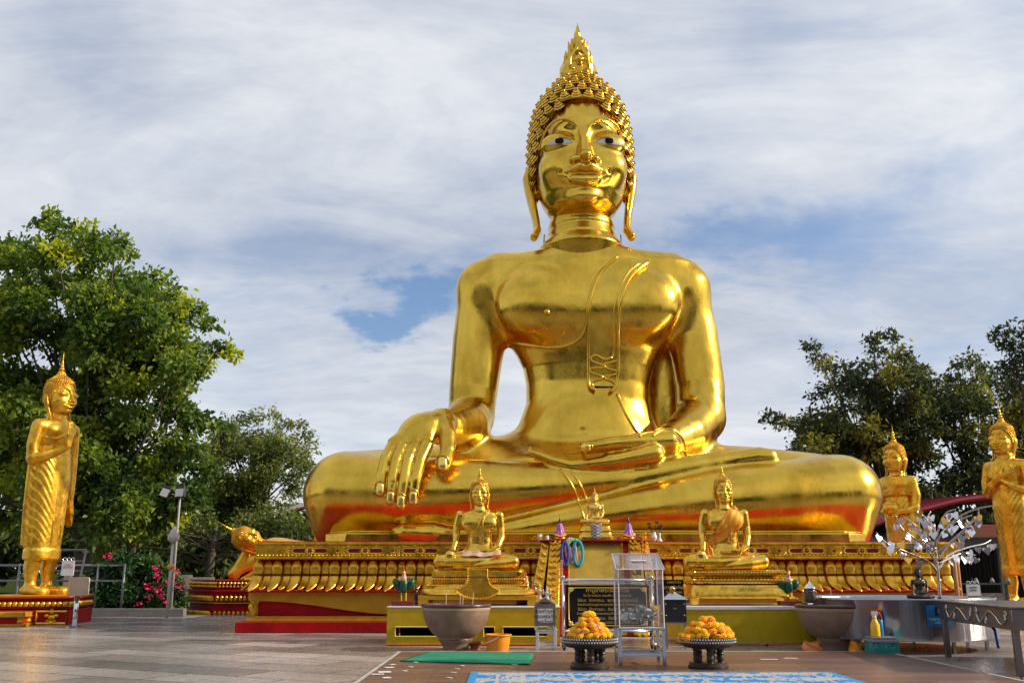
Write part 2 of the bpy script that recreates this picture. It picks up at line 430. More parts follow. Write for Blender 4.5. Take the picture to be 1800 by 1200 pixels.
# ================================================================ statue heads (unit = half the face width, origin between the eyes)
def head_sdf(detail=True, neck=True):
    S = SDF()
    S.prof([(1.75,0,.25,.30,.35),(1.5,0,.2,.52,.62),(1.25,0,.15,.68,.84),(1.0,0,.12,.80,.97),(.6,0,.08,.93,1.12),(.2,0,.05,.985,1.12),(-.3,0,.02,1.0,1.10),
            (-.8,0,-.02,.975,1.06),(-1.2,0,-.06,.88,.98),(-1.45,0,-.10,.76,.86),(-1.62,0,-.12,.60,.66),(-1.70,0,-.12,.42,.45)], 0.0, p=2.15)
    S.ell((0,-.93,-1.42), (.27,.20,.21), .22)                      # chin
    for s in (-1, 1):
        S.ell((s*.50,-.70,-.55), (.42,.36,.42), .3)                # cheeks
        # eye socket cut with a crisp brow edge, then the lidded eye ball
        S.ell((s*.53,-1.15,.19), (.44,.26,.33), .05, 's')
        S.ell((s*.50,-.83,.0), (.41,.265,.29), .09)
        if detail:
            up = smooth_poly([(s*.20,-1.04,-.02),(s*.34,-1.10,.058),(s*.52,-1.105,.075),(s*.70,-1.01,.035),(s*.90,-.80,-.09)], 3)
            lo = smooth_poly([(s*.20,-1.04,-.02),(s*.36,-1.06,-.09),(s*.54,-1.04,-.115),(s*.72,-.97,-.10),(s*.90,-.80,-.07)], 3)
            S.chain([(*p, .022) for p in up], .03); S.chain([(*p, .020) for p in lo], .03)
        br = smooth_poly([(s*.06,-1.16,.12),(s*.14,-1.12,.34),(s*.32,-1.06,.50),(s*.55,-.96,.545),(s*.78,-.78,.42),(s*.95,-.52,.05)], 3)
        S.chain([(*p, .030) for p in br], .06)
    # nose
    S.cap((0,-1.03,.34), (0,-1.37,-.50), .075, .095, .08)
    S.cap((0,-1.05,-.1), (0,-1.14,-.55), .12, .20, .08)
    S.ell((0,-1.41,-.55), (.12,.12,.11), .05)
    for s in (-1, 1):
        S.ell((s*.205,-1.17,-.565), (.12,.15,.11), .03)
        S.ell((s*.15,-1.24,-.67), (.075,.10,.055), .02, 's')
    # mouth
    S.ell((0,-1.0,-.88), (.50,.16,.30), .15)
    ul = [(-0.414,-.99,-.84,.03),(-0.264,-1.14,-.81,.085),(-0.106,-1.24,-.77,.105),(0,-1.22,-.81,.09),(0.106,-1.24,-.77,.105),(0.264,-1.14,-.81,.085),(0.414,-.99,-.84,.03)]
    ll = [(-0.378,-1.01,-.92,.04),(-0.220,-1.13,-1.05,.11),(0,-1.18,-1.10,.135),(0.220,-1.13,-1.05,.11),(0.378,-1.01,-.92,.04)]
    S.chain(ul, .025); S.chain(ll, .03)
    if detail:
        for s in (-1, 1): S.ell((s*.50,-1.03,-.81), (.045,.06,.045), .04, 's')
        S.chain([(-0.405,-1.08,-.88,.016),(-0.176,-1.26,-.915,.030),(0,-1.32,-.945,.026),(0.176,-1.26,-.915,.030),(0.405,-1.08,-.88,.016)], .02, 's')
        rim = [(-0.440,-1.0,-.78,.022),(-0.282,-1.12,-.68,.024),(-0.114,-1.17,-.635,.024),(0,-1.15,-.66,.022),(0.114,-1.17,-.635,.024),(0.282,-1.12,-.68,.024),(0.440,-1.0,-.78,.022)]
        S.chain(rim, .02)
        S.chain([(-0.405,-.98,-.97,.02),(-0.238,-1.06,-1.19,.022),(0,-1.09,-1.26,.022),(0.238,-1.06,-1.19,.022),(0.405,-.98,-.97,.02)], .02)
    # ears with long lobes
    for s in (-1, 1):
        sc = (1, 2.2, 1)
        S.chain([(s*1.02,.25,.0,.08),(s*1.14,.30,-.12,.10),(s*1.19,.30,-.35,.11),(s*1.15,.24,-.7,.11),(s*1.08,.15,-1.15,.10),(s*1.01,.02,-1.6,.085),(s*.98,-.12,-1.95,.085),(s*1.06,-.24,-2.17,.09)], .05, sc=sc)
        S.cap((s*1.02,.30,-.2), (s*1.0,.22,-1.0), .10, .05, .06, sc=(1,2.0,1))
        if detail:
            S.chain([(s*1.15,.02,-.2,.05),(s*1.14,-.02,-.5,.055),(s*1.09,-.08,-.95,.045),(s*1.03,-.12,-1.3,.03)], .02, 's')
    if neck:
        S.prof([(-1.3,0,.15,.60,.66),(-1.72,0,.16,.73,.76),(-1.84,0,.16,.74,.78)], .04)
        S.prof([(-1.78,0,.16,.70,.74),(-2.02,0,.17,.77,.80),(-2.10,0,.17,.78,.82)], .03)
        S.prof([(-2.06,0,.18,.76,.80),(-2.30,0,.2,.92,.92),(-2.36,0,.2,.94,.94),(-2.9,0,.2,.8,.8)], .03)
    return S
def hair_rows(step):
    prof = smooth_poly([(1.06,-.62),(1.10,-.2),(1.11,.3),(1.07,.68),(1.02,1.0),(.93,1.28),(.79,1.54),(.60,1.77),(.43,1.95),(.35,2.10)], 8)
    d = [0]
    for a, b in zip(prof[:-1], prof[1:]): d.append(d[-1]+np.linalg.norm(b-a))
    out = []
    q = np.arange(0, d[-1], step)
    for i, t in enumerate(q):
        r = np.interp(t, d, [p[0] for p in prof]); z = np.interp(t, d, [p[1] for p in prof])
        t2 = min(t+.02, d[-1]); dr = np.interp(t2, d, [p[0] for p in prof])-r; dz = np.interp(t2, d, [p[1] for p in prof])-z
        n = max(5, int(round(2*pi*r/step/1.02)))
        for j in range(n):
            a = 2*pi*(j+0.5*(i % 2))/n
            phi = abs(atan2(sin(a), cos(a)))      # from the front
            zh = 1.04-1.72*min(phi/radians(80), 1.2)**2.6
            if z < zh: continue
            ry = r*(1.10 if z < .9 else 1.04)
            x = r*sin(a); y = .14-ry*cos(a)
            nz = -dr; nr = dz; ln = sqrt(nz*nz+nr*nr)+1e-9
            nrm = Vector((nr/ln*sin(a), -nr/ln*cos(a), nz/ln))
            out.append((x, y, z, nrm))
    return out
def curl_mesh(n, rings):
    m = MB(); prof = []
    H = 1.25
    for i in range(rings):
        r0 = 1-i/rings*0.92; z0 = i/rings*H
        prof += [(r0*.82, z0), (r0, z0+H/rings*.38), (r0*.80, z0+H/rings*.85)]
    prof.append((.06, H)); m.lathe(prof, n=n); return np.concatenate(m.v), m.f
def hair_np(step, n, rings):
    cv, cf = curl_mesh(n, rings)
    V = []; F = []; c = 0
    for x, y, z, nr in hair_rows(step):
        up = (nr+Vector((0, 0, .55))).normalized()
        q = up.to_track_quat('Z', 'Y').to_matrix()
        a = RNG.uniform(0, 6.28)
        v = (cv*(step*.54)) @ np.array(rotm('Z', a)).T @ np.array(q).T + np.array((x, y, z)) - np.array(nr)*.03
        V.append(v); F += [tuple(i+c for i in f) for f in cf]; c += len(v)
    # scalp beneath the curls
    m = MB(); m.lathe([(.72,-.9),(.99,-.62),(1.03,0),(1.03,.35),(1.0,.65),(.96,.98),(.87,1.25),(.73,1.5),(.54,1.72),(.37,1.92),(.30,2.1),(.05,2.2)], n=28)
    v = np.concatenate(m.v); v[:, 1] = np.where(v[:, 2] < 1.3, v[:, 1]*1.1, v[:, 1])+.16
    a = np.abs(np.arctan2(v[:, 0], -(v[:, 1]-.14))); zh = 1.08-1.76*np.minimum(a/radians(80), 1.2)**2.6
    front = v[:, 2] < zh; v[front] = v[front]*np.array([.86, .70, 1])+np.array([0, .12, 0])
    V.append(v); F += [tuple(i+c for i in f) for f in m.f]
    return np.concatenate(V), F
def flame_np():
    S = SDF(); c = .2
    S.ell((0,c,2.28), (.43,.36,.36), .0)
    S.cap((0,c,2.3), (0,c,3.1), .30, .07, .10); S.cap((0,c,2.9), (0,c,3.3), .075, .085, .05); S.cap((0,c,3.3), (0,c,3.62), .08, .008, .03)
    for a in np.arange(0, 360, 45):
        dx, dy = sin(radians(a)), -cos(radians(a))*.85
        for (r0, z0, r1, z1, w, w1) in ((.30,2.15,.36,2.40,.12,.07),(.36,2.40,.33,2.60,.07,.018),(.26,2.4,.28,2.72,.09,.05),(.28,2.72,.285,2.90,.05,.014),(.17,2.7,.20,2.98,.07,.04),(.20,2.98,.225,3.14,.04,.012),(.09,2.9,.13,3.2,.05,.02)):
            S.cap((dx*r0,c+dy*r0,z0), (dx*r1,c+dy*r1,z1), w, w1, .03)
    for i in range(16):           # central spiral on the front
        a = i*.75; r = .15*(1-i/17)
        S.ell((sin(a)*r, c-.40-.02*i/4, 2.42+cos(a)*r), .035, .02)
    S.chain([(-.22,c-.34,2.30,.03),(-.2,c-.32,2.55,.04),(-.06,c-.30,2.75,.045),(0,c-.24,3.0,.035),(0,c-.12,3.3,.02)], .03)
    S.chain([(.22,c-.34,2.30,.03),(.2,c-.32,2.55,.04),(.06,c-.30,2.75,.045),(0,c-.24,3.0,.035)], .03)
    return S.mesh((-.7,-.5,1.8), (.7,.9,3.75), .028)
def spike_mb():
    m = MB(); m.lathe([(.26,1.95),(.29,2.05),(.24,2.12),(.13,2.16),(.19,2.28),(.21,2.36),(.17,2.48),(.11,2.52),(.14,2.60),(.12,2.74),(.08,2.78),(.10,2.86),(.08,3.0),(.055,3.04),(.06,3.12),(.03,3.5),(.008,3.95)], (0,.18,0), n=12)
    return np.concatenate(m.v), m.f
HEAD_HI = head_sdf(True).mesh((-1.45,-1.6,-2.9), (1.45,1.5,2.0), .030)
HEAD_LO = head_sdf(True).mesh((-1.45,-1.6,-2.9), (1.45,1.5,2.0), .052)
HAIR_HI = hair_np(.262, 12, 4); HAIR_LO = hair_np(.17, 6, 2)
_h = HAIR_LO[0]; _w = np.clip((_h[:, 2]-1.3)/.5, 0, 1)[:, None]; _h[:, :2] = (_h[:, :2]-[0,.18])*(1-.38*_w)+[0,.18]
FLAME = flame_np(); SPIKE = spike_mb()
WHITE_EYE = mat('white_enamel', (0.60, 0.61, 0.66), 0.4)
BLACK_EYE = mat('black_enamel', (0.006, 0.007, 0.012), 0.5, spec=.15)
ZNEG = [1.0]
def xform(v, c, u, rot=None, zs=1.0):
    v = v*np.array([1, 1, zs]); v[:, 2] = np.where(v[:, 2] < 0, v[:, 2]*ZNEG[0], v[:, 2]); v = v*u
    if rot is not None: v = v @ np.array(rot).T
    return v+np.array(c)
HB = bvh_np(*HEAD_HI)
def eye_np(s, lift=.012):
    """almond of enamel lying on the eyeball, and the iris disc"""
    g = []
    for i in range(15):
        t = i/14; x = .225+.585*t
        zt = np.interp(t, [0,.2,.5,.8,1], [-.04,.022,.036,.010,-.08]); zb = np.interp(t, [0,.25,.5,.75,1], [-.05,-.085,-.10,-.10,-.09])
        row = []
        for j in range(5):
            z = zb+(zt-zb)*j/4
            h = HB.ray_cast(Vector((s*x, -3, z)), Vector((0, 1, 0)))[0]
            row.append((s*x, (h.y if h else -1.0)-lift, z))
        g.append(row)
    return g
def iris_mb(s, r=.092):
    m = MB(); g = []
    for i in range(4):
        row = []
        for j in range(16):
            a = 2*pi*j/16; x = s*.53+cos(a)*r*i/3; z = max(-.095, min(-.022+sin(a)*r*i/3, .036))
            h = HB.ray_cast(Vector((x, -3, z)), Vector((0, 1, 0)))[0]
            row.append((x, h.y-.024, z))
        g.append(row)
    m.grid(g, closed=True); return m
def add_head(body_root, parts_list, c, u, hi=False, rot=None, zs=1.0, gold=None, eyes=True, flame=True, dark=False):
    """appends the head surface to parts_list (one continuous body mesh); hair, finial and eyes become children"""
    v, f = HEAD_HI if hi else HEAD_LO
    parts_list.append((xform(v, c, u, rot, zs), f))
    o0 = root_loc(body_root)
    hv, hf = HAIR_HI if hi else HAIR_LO
    o = link('hair', mesh_np('hair', xform(hv, c, u, rot, zs)-o0, hf, gold, smooth=True), body_root); auto_smooth(o, 50)
    if hi: fv, ff = FLAME
    else: fv, ff = SPIKE
    o = link('flame_finial', mesh_np('flame_finial', xform(fv, c, u, rot, zs)-o0, ff, gold, smooth=True), body_root); auto_smooth(o, 60)
    if eyes:
        for s in (-1, 1):
            m = MB(); m.grid(eye_np(s) if s > 0 else [r[::-1] for r in eye_np(s)]); m.xf(lambda a: xform(a, c, u, rot, zs))
            e = part('eye', m, WHITE_EYE, body_root, smooth=True)
            m = iris_mb(s); m.xf(lambda a: xform(a, c, u, rot, zs)); part('iris', m, BLACK_EYE, e, smooth=True)
# ================================================================ the giant seated Buddha
def J(x, y, Y, r): p = P(x, y, Y); return (p[0], p[1], p[2], r*MPP(y, Y))
NAILG = mat('pale_gold_nail', (.92,.66,.16), .25, 1.0)
def giant():
    root = thing('giant_buddha_statue', 'giant golden seated Buddha statue towering over the plaza on the lotus pedestal', 'statue', (1.95, 26.5, 2.0))
    S = SDF()
    YC = 27.6
    def row(y, xl, xr, b, cy=YC):
        a = P(xl, y, YC); c = P(xr, y, YC); return (a[2], (a[0]+c[0])/2, cy, (c[0]-a[0])/2, b)
    # torso
    S.prof([row(438,985,1075,.9,YC-.1), row(447,945,1115,1.0), row(456,905,1160,1.1), row(470,868,1198,1.2), row(500,858,1205,1.32), row(540,866,1196,1.42), row(570,874,1188,1.42),
            row(600,892,1172,1.32), row(625,908,1158,1.22), row(650,920,1147,1.16), row(680,925,1140,1.12), row(710,925,1140,1.14), row(740,914,1150,1.22),
            row(770,902,1164,1.32), row(800,890,1176,1.42), row(850,880,1190,1.5), row(900,890,1180,1.4)], 0, p=2.25)
    S.cap(P(1023,425,YC-.1), P(1026,470,YC), .95, 1.3, .5)
    # shoulders
    for a, b in (((880,480),(852,508)), ((1172,482),(1198,512))):
        S.cap(P(*a,YC), P(*b,YC+.05), .62, .74, .8)
    # pectorals
    for x in (955, 1112):
        p = P(x, 535, YC-1.05); S.ell(p, (1.30,.60,1.0), .42)
    p = P(1033, 770, YC-1.1); S.ell(p+np.array([0,.2,.1]), (1.35,.55,1.0), .5)      # belly
    S.ell(P(1025,757,YC-1.72), (.10,.20,.13), .14, 's')
    S.cap(P(1030,775,YC-1.85), P(1033,800,YC-1.9), .05, .06, .18, 's')
    # right arm (left in the photo)
    S.chain([J(852,512,YC+.05,45), J(842,600,YC+.1,46), J(832,690,YC,42.5), J(828,735,YC-.3,40)], .3)
    S.chain([J(828,732,YC-.3,40), J(820,745,26.6,39), J(785,752,25.2,33), J(765,752,24.7,28)], .10)
    kn = [(693,778),(712,776),(732,776),(752,774)]
    for (x, y) in kn: S.chain([J(775,745,24.8,24), J(742 if x < 730 else 755,754,24.45,21), J(x,y,24.1,12)], .10)
    S.ell(P(737,755,24.5), (.56,.42,.40), .2, rot=rotm('Y', radians(-22)))
    FG = [[(689,785,24.0,10.45),(678,805,23.78,10.12),(671,832,23.62,9.46),(668.5,866,23.55,8.36)],
          [(708,785,23.95,10.45),(697,808,23.70,10.12),(690,842,23.54,9.68),(686.5,881,23.50,8.58)],
          [(728,785,23.95,10.45),(717,808,23.68,10.12),(710,846,23.50,9.68),(704.5,888,23.46,8.58)],
          [(750,783,23.95,12.1),(739,808,23.70,11.22),(730.5,842,23.53,10.12),(726,881,23.50,8.8)]]
    for g in FG: S.chain([J(*q) for q in g], .02)
    S.chain([J(778,738,24.8,20), J(787,765,24.2,15.5), J(787,792,23.85,14.0), J(778,820,23.72,12.5)], .07)
    # left arm
    S.chain([J(1197,512,YC+.05,44), J(1217,590,YC+.1,44), J(1230,680,YC,43), J(1232,735,YC-.35,42)], .3)
    S.chain([J(1232,735,YC-.35,42), J(1205,762,26.2,38), J(1168,780,25.2,28)], .12)
    S.chain([J(1168,780,25.2,28), J(1130,797,24.85,19), J(1070,808,24.6,14)], .12)
    for i, dy in enumerate((0, -.30, -.60, -.88)):
        yy = 24.55-dy*.8; up = i*1.8
        S.chain([J(1150,797-up,yy,17), J(1070,812-up,yy,13), J(1005,818-up,yy,9.5), J(972,810-up,yy,8), J(945,799-up,yy,7), J(934,795-up,yy,6)], .05)
    S.chain([J(1172,775,25.0,22), J(1125,776,24.7,14.5), J(1075,780,24.55,12.5), J(1034,786,24.45,11.5)], .05)
    S.ell(P(1176,700,28.7), (.75,.35,3.2), .3)     # robe falling behind the left arm
    # right leg (on top): knee at the left, shin crossing to the foot at the right
    S.chain([J(930,820,27.2,60), J(760,850,26.8,66), J(612,866,25.9,72)], .4)
    S.chain([J(608,868,25.6,74), J(700,870,25.1,68), J(850,866,24.9,58), J(1000,856,24.9,41), J(1100,846,25.0,33), J(1200,825,25.1,26), J(1290,808,25.2,17)], .10)
    S.chain([J(1290,808,25.2,15), J(1335,802,25.1,17), J(1352,803,25.0,15)], .08)
    # left leg (below): knee at the right, shin passing under to the foot at the left
    S.chain([J(1150,835,27.2,60), J(1330,850,26.8,64), J(1480,868,25.9,66)], .4)
    S.chain([J(1476,870,25.6,70), J(1380,875,25.2,66), J(1250,885,24.95,57), J(1120,900,24.75,44), J(1010,915,24.6,33), J(900,932,24.5,22), J(815,944,24.4,16)], .16)
    S.chain([J(815,944,24.4,14), J(760,938,24.3,20), J(715,936,24.25,19), J(700,938,24.3,15)], .12)
    S.chain([J(600,920,25.6,50), J(1000,935,25.6,40), J(1480,925,25.6,50)], .3)
    S.chain([J(760,915,25.2,38), J(900,918,25.15,38), J(1000,910,25.2,34)], .3)
    S.ell(P(1040,860,26.6), (4.0,1.5,1.3), .4)
    v, f = S.mesh((-7.5,22.8,1.6), (12.5,31,12.6), .05)
    parts = [(v, f)]
    bv = bvh_np(v, f)
    hc = P(1020,251,27.15); hc[2] = P(1022,251,25.8)[2]; U = 78*MPP(251,27.15)
    ZNEG[0] = .86; add_head(root, parts, hc, U, True, gold=GOLD); ZNEG[0] = 1.0
    v, f = join_np(parts)
    o0 = root_loc(root)
    body = link('body', mesh_np('body', v-o0, f, GOLD, smooth=True), root)
    camp = Vector((0, 0, CAM_H))
    def hit(x, y, off=0.0):
        d = Vector(ray_dir(x, y)).normalized()
        h = bv.ray_cast(camp, d)
        if h[0] is None: return None
        return h[0]+h[1]*off
    def ridge(pts, r, sub=8, off=0.0, flat=1.0):
        q = [hit(a[0], a[1], off) for a in smooth_poly([(x, y, 0) for x, y in pts], sub)]
        q = [a for a in q if a is not None]
        m = MB(); m.tube(q, r, 8); return m
    for x0, y0, x1, y1 in ((957,412,955,440), (1091,412,1093,442)):
        m = MB(); m.cyl(P(x0,y0,26.9), P(x1,y1,27.2), .018, 6); part('wire', m, STEEL, root)
    # shoulder sash: a raised flap with two hems and a folded end
    m = MB(); g = []
    left = smooth_poly([(1084,453,0),(1058,480,0),(1040,520,0),(1035,560,0),(1034,620,0),(1034,680,0)], 8)
    right = smooth_poly([(1140,462,0),(1108,490,0),(1091,530,0),(1087,570,0),(1085,620,0),(1084,680,0)], 8)
    for a, b in zip(left, right):
        g.append([hit(*(a[:2]+(b[:2]-a[:2])*t), (.09) ) for t in np.linspace(0, 1, 9)])
    g2 = [[q for q in r] for r in g if all(q is not None for q in r)]
    m.grid([[tuple(q) for q in r] for r in g2]); 
    sash = part('sash', m, GOLD, root, smooth=True)
    mm = MB()
    for pts, r in (([(1084,453),(1058,480),(1040,520),(1035,560),(1034,620),(1034,665),(1037,682),(1046,688)], .040), ([(1138,464),(1108,490),(1091,530),(1087,570),(1085,620),(1084,660),(1079,684),(1071,690)], .045),
                   ([(1124,466),(1100,488),(1083,530),(1079,570),(1078,618),(1074,628)], .03),
                   ([(1074,628),(1062,632),(1048,625),(1040,627),(1037,632),(1046,638),(1058,642),(1060,646),(1050,647),(1038,649),(1037,654),(1048,659),(1057,662),(1056,667),(1046,670),(1040,676),(1043,684)], .036),
                   ([(1084,634),(1070,638),(1061,642),(1066,648),(1080,652),(1082,657),(1072,660),(1062,662),(1064,667),(1074,671),(1080,678),(1074,687)], .036)):
        w = ridge(pts, r*1.15, 5, .085); mm.copyin(w) if w.v else None
    part('sash_hem', mm, GOLD, sash, smooth=True)
    mm = MB()
    for pts, r in (([(1064,470),(1046,492),(1035,530),(1032,560),(1026,585),(1008,603),(975,611),(930,607),(893,601)], .055),
                   ([(1085,692),(1098,722),(1114,750),(1126,768)], .045),):
        w = ridge(pts, r, 6, .0); part('robe_edge', w, GOLD, root, smooth=True)
    m = MB()
    p = hit(961,549,.02)
    if p: m.ball(p, (.10,.10,.10))
    part('nipple', m, GOLD, root, smooth=True)
    # cuff line on the left wrist, ankle bands and hem of the robe
    mm = MB()
    for pts in ([(1147,766),(1160,757),(1178,754),(1195,764),(1204,782),(1207,800)], [(985,824),(1005,852),(1018,884),(1028,915)], [(1003,826),(1020,852),(1034,886),(1042,905)]):
        w = ridge(pts, .035, 6, .0); part('robe_hem', w, GOLD, root, smooth=True)
    # nails
    nm = []
    def nail(cx, cy, w, h, ang=0.0):
        g = []
        for i in range(9):
            t = -1+2*i/8; row = []
            for j in range(7):
                s = -1+2*j/6
                hw = w*sqrt(max(0.02, 1-max(0, abs(t)-.35)**2/.45))
                x, y = s*hw, t*h
                X = cx+x*cos(ang)-y*sin(ang); Yp = cy+x*sin(ang)+y*cos(ang)
                row.append(hit(X, Yp, .055 if abs(s) < .9 and abs(t) < .95 else .0))
            if all(q is not None for q in row): g.append([tuple(q) for q in row])
        if len(g) > 2: m = MB(); m.grid(g); part('fingernail', m, NAILG, root, smooth=True)
        c = [hit(cx+(cos(a)*w*1.3)*cos(ang)-(sin(a)*h*1.2)*sin(ang), cy+(cos(a)*w*1.3)*sin(ang)+(sin(a)*h*1.2)*cos(ang)) for a in np.linspace(pi, 2*pi, 12)]
        c = [q for q in c if q is not None]
        if len(c) > 3: nm.append(c)
    nail(668.5,860,6.6,13); nail(686.5,875,6.8,13); nail(704.5,882,6.8,13); nail(726,875,7.0,13); nail(778,815,8.5,13)
    nail(1030,786.5,8.5,7)
    for c in nm: m = MB(); m.tube(c, .035, 6); part('cuticle', m, GOLD, root, smooth=True)
    # cushion slab under the legs
    m = MB()
    pts = []
    xl, xr = P(566,950,24.2)[0], P(1533,950,24.2)[0]
    n = 40
    out = [(xl+.0, 26.5), (xl, 24.6), (xl+.6, 24.05)]+[(x, 23.95+.12*sin((x-xl)/(xr-xl)*pi*3)) for x in np.linspace(xl+1.4, xr-1.4, 20)]+[(xr-.6, 24.05), (xr, 24.6), (xr, 26.5), (xr-1, 29.5), (xl+1, 29.5)]
    m.prism(out, 'z', 2.02, 2.30); m.prism([(a*.985+.03, b+.04) for a, b in out], 'z', 2.30, 2.36)
    part('cushion', m, GOLD, root, bevel=.04)
    return root
GIANT = giant()
# ================================================================ ground
def brick_mat():
    m = bpy.data.materials.new('granite_tiles'); m.use_nodes = True; nt = m.node_tree; N = nt.nodes; L = nt.links; b = N['Principled BSDF']
    tc = N.new('ShaderNodeTexCoord'); mp = N.new('ShaderNodeMapping'); L.new(tc.outputs['Object'], mp.inputs[0]); mp.inputs['Rotation'].default_value = (0, 0, radians(27))
    br = N.new('ShaderNodeTexBrick'); L.new(mp.outputs[0], br.inputs[0]); br.inputs['Scale'].default_value = 1.0
    br.inputs['Brick Width'].default_value = 1.7; br.inputs['Row Height'].default_value = 0.85; br.inputs['Mortar Size'].default_value = 0.018
    br.inputs['Color1'].default_value = (0.19, 0.172, 0.17, 1); br.inputs['Color2'].default_value = (0.47, 0.42, 0.40, 1); br.inputs['Mortar'].default_value = (0.05, 0.05, 0.05, 1)
    br.inputs['Bias'].default_value = -0.1
    n = N.new('ShaderNodeTexNoise'); L.new(mp.outputs[0], n.inputs[0]); n.inputs['Scale'].default_value = 0.5; n.inputs['Detail'].default_value = 5; n.inputs['Roughness'].default_value = .5
    n2 = N.new('ShaderNodeTexNoise'); L.new(mp.outputs[0], n2.inputs[0]); n2.inputs['Scale'].default_value = 9; n2.inputs['Detail'].default_value = 6
    r = N.new('ShaderNodeMapRange'); L.new(n.outputs[0], r.inputs[0]); r.inputs[1].default_value = .3; r.inputs[2].default_value = .7; r.inputs[3].default_value = .68; r.inputs[4].default_value = 1.2
    mx = N.new('ShaderNodeMix'); mx.data_type = 'RGBA'; mx.blend_type = 'MULTIPLY'; mx.inputs[0].default_value = 1
    L.new(br.outputs[0], mx.inputs[6]); L.new(r.outputs[0], mx.inputs[7]); L.new(mx.outputs[2], b.inputs['Base Color'])
    r2 = N.new('ShaderNodeMapRange'); L.new(n2.outputs[0], r2.inputs[0]); r2.inputs[1].default_value = .3; r2.inputs[2].default_value = .75; r2.inputs[3].default_value = .20; r2.inputs[4].default_value = .36
    L.new(r2.outputs[0], b.inputs['Roughness'])
    bp = N.new('ShaderNodeBump'); bp.inputs['Strength'].default_value = .35; bp.inputs['Distance'].default_value = .004; L.new(br.outputs['Fac'], bp.inputs['Height']); bp.invert = True
    bp2 = N.new('ShaderNodeBump'); bp2.inputs['Strength'].default_value = .0; bp2.inputs['Distance'].default_value = .003; L.new(n2.outputs[0], bp2.inputs['Height']); L.new(bp.outputs[0], bp2.inputs['Normal'])
    L.new(bp2.outputs[0], b.inputs['Normal']); return m
TILE = brick_mat()
EARTH = mat('dry_grass_earth', (0.03, 0.05, 0.015), 1.0, spec=0.0, vscale=.3, col2=(0.05, 0.05, 0.02))
m = MB(); m.add([(-900,-900,-.02),(900,-900,-.02),(900,900,-.02),(-900,900,-.02)], [(0,1,2,3)]); struct('ground', m, EARTH)
m = MB(); m.add([(-42,-25,0),(42,-25,0),(42,40,0),(-42,40,0)], [(0,1,2,3)]); struct('plaza_paving', m, TILE)
def wood_mat():
    m = bpy.data.materials.new('deck_planks'); m.use_nodes = True; nt = m.node_tree; N = nt.nodes; L = nt.links; b = N['Principled BSDF']
    tc = N.new('ShaderNodeTexCoord'); br = N.new('ShaderNodeTexBrick'); L.new(tc.outputs['Object'], br.inputs[0])
    br.inputs['Scale'].default_value = 1; br.inputs['Brick Width'].default_value = 2.6; br.inputs['Row Height'].default_value = .11; br.inputs['Mortar Size'].default_value = .006; br.offset = .4
    br.inputs['Color1'].default_value = (0.12, 0.055, 0.04, 1); br.inputs['Color2'].default_value = (0.23, 0.125, 0.095, 1); br.inputs['Mortar'].default_value = (0.05, 0.025, 0.02, 1)
    mp = N.new('ShaderNodeMapping'); L.new(tc.outputs['Object'], mp.inputs[0]); mp.inputs['Scale'].default_value = (.5, 7, 7)
    n = N.new('ShaderNodeTexNoise'); L.new(mp.outputs[0], n.inputs[0]); n.inputs['Scale'].default_value = 3; n.inputs['Detail'].default_value = 8
    r = N.new('ShaderNodeMapRange'); L.new(n.outputs[0], r.inputs[0]); r.inputs[1].default_value = .3; r.inputs[2].default_value = .7; r.inputs[3].default_value = .6; r.inputs[4].default_value = 1.25
    mx = N.new('ShaderNodeMix'); mx.data_type = 'RGBA'; mx.blend_type = 'MULTIPLY'; mx.inputs[0].default_value = 1
    L.new(br.outputs[0], mx.inputs[6]); L.new(r.outputs[0], mx.inputs[7]); L.new(mx.outputs[2], b.inputs['Base Color']); b.inputs['Roughness'].default_value = .33
    bp = N.new('ShaderNodeBump'); bp.inputs['Strength'].default_value = .4; bp.inputs['Distance'].default_value = .008; L.new(br.outputs['Fac'], bp.inputs['Height']); bp.invert = True; L.new(bp.outputs[0], b.inputs['Normal'])
    return m
WOOD = wood_mat()
DECK_Z = .05
dl, dr = G(705,1144,DECK_Z), G(1555,1144,DECK_Z)
m = MB(); m.box(((dl[0]+dr[0])/2, (dl[1]+2)/2, DECK_Z/2), (dr[0]-dl[0], dl[1]-2, DECK_Z-.008)); struct('timber_deck', m, WOOD, bevel=.005)
KERB = mat('pale_stone', (0.42, 0.40, 0.36), .7, bump=.3, bscale=30, vscale=4, col2=(0.30, 0.28, 0.25))
m = MB()
m.box(((dl[0]+dr[0])/2, dl[1]+.04, .024), (dr[0]-dl[0]+.16, .08, .044)); m.box((dl[0]-.03, (dl[1]+2)/2, .024), (.06, dl[1]-2, .044)); m.box((dr[0]+.03, (dl[1]+2)/2, .024), (.06, dl[1]-2, .044))
struct('deck_kerb', m, KERB, bevel=.004)
# ================================================================ lotus pedestal of the giant
def zat(y, Y, x=1000): return float(P(x, y, Y)[2])
def xat(x, y, Y): return float(P(x, y, Y)[0])
PY0 = float(G(1000,1112)[1])
def ring_box(m, xl, xr, yf, yb, z0, z1, mi=0, **k): m.box(((xl+xr)/2, (yf+yb)/2, (z0+z1)/2), (xr-xl, yb-yf, z1-z0), mi, **k)
def petal_np(w, h, d, lean, up=True, n=9, mrow=10):
    """a convex lotus petal, front towards -y, from its root at z=0 to the rounded tip"""
    g = []
    for i in range(mrow):
        t = i/(mrow-1); hw = w/2*sqrt(max(.03, 1-max(0, (t-.42)/.58)**1.9))*(.90+.10*min(1, t*2.5)); row = []
        z = h*(t if t < .9 else .9+(t-.9)*.9)
        for j in range(n):
            s = -1+2*j/(n-1)
            bulge = d*(1-abs(s)**3.2) + (.014 if .62 < abs(s) < .96 else 0)
            y = -bulge*(.75+.25*sin(pi*t)) + lean(t)
            row.append((s*hw, y, z))
        g.append(row)
    return g
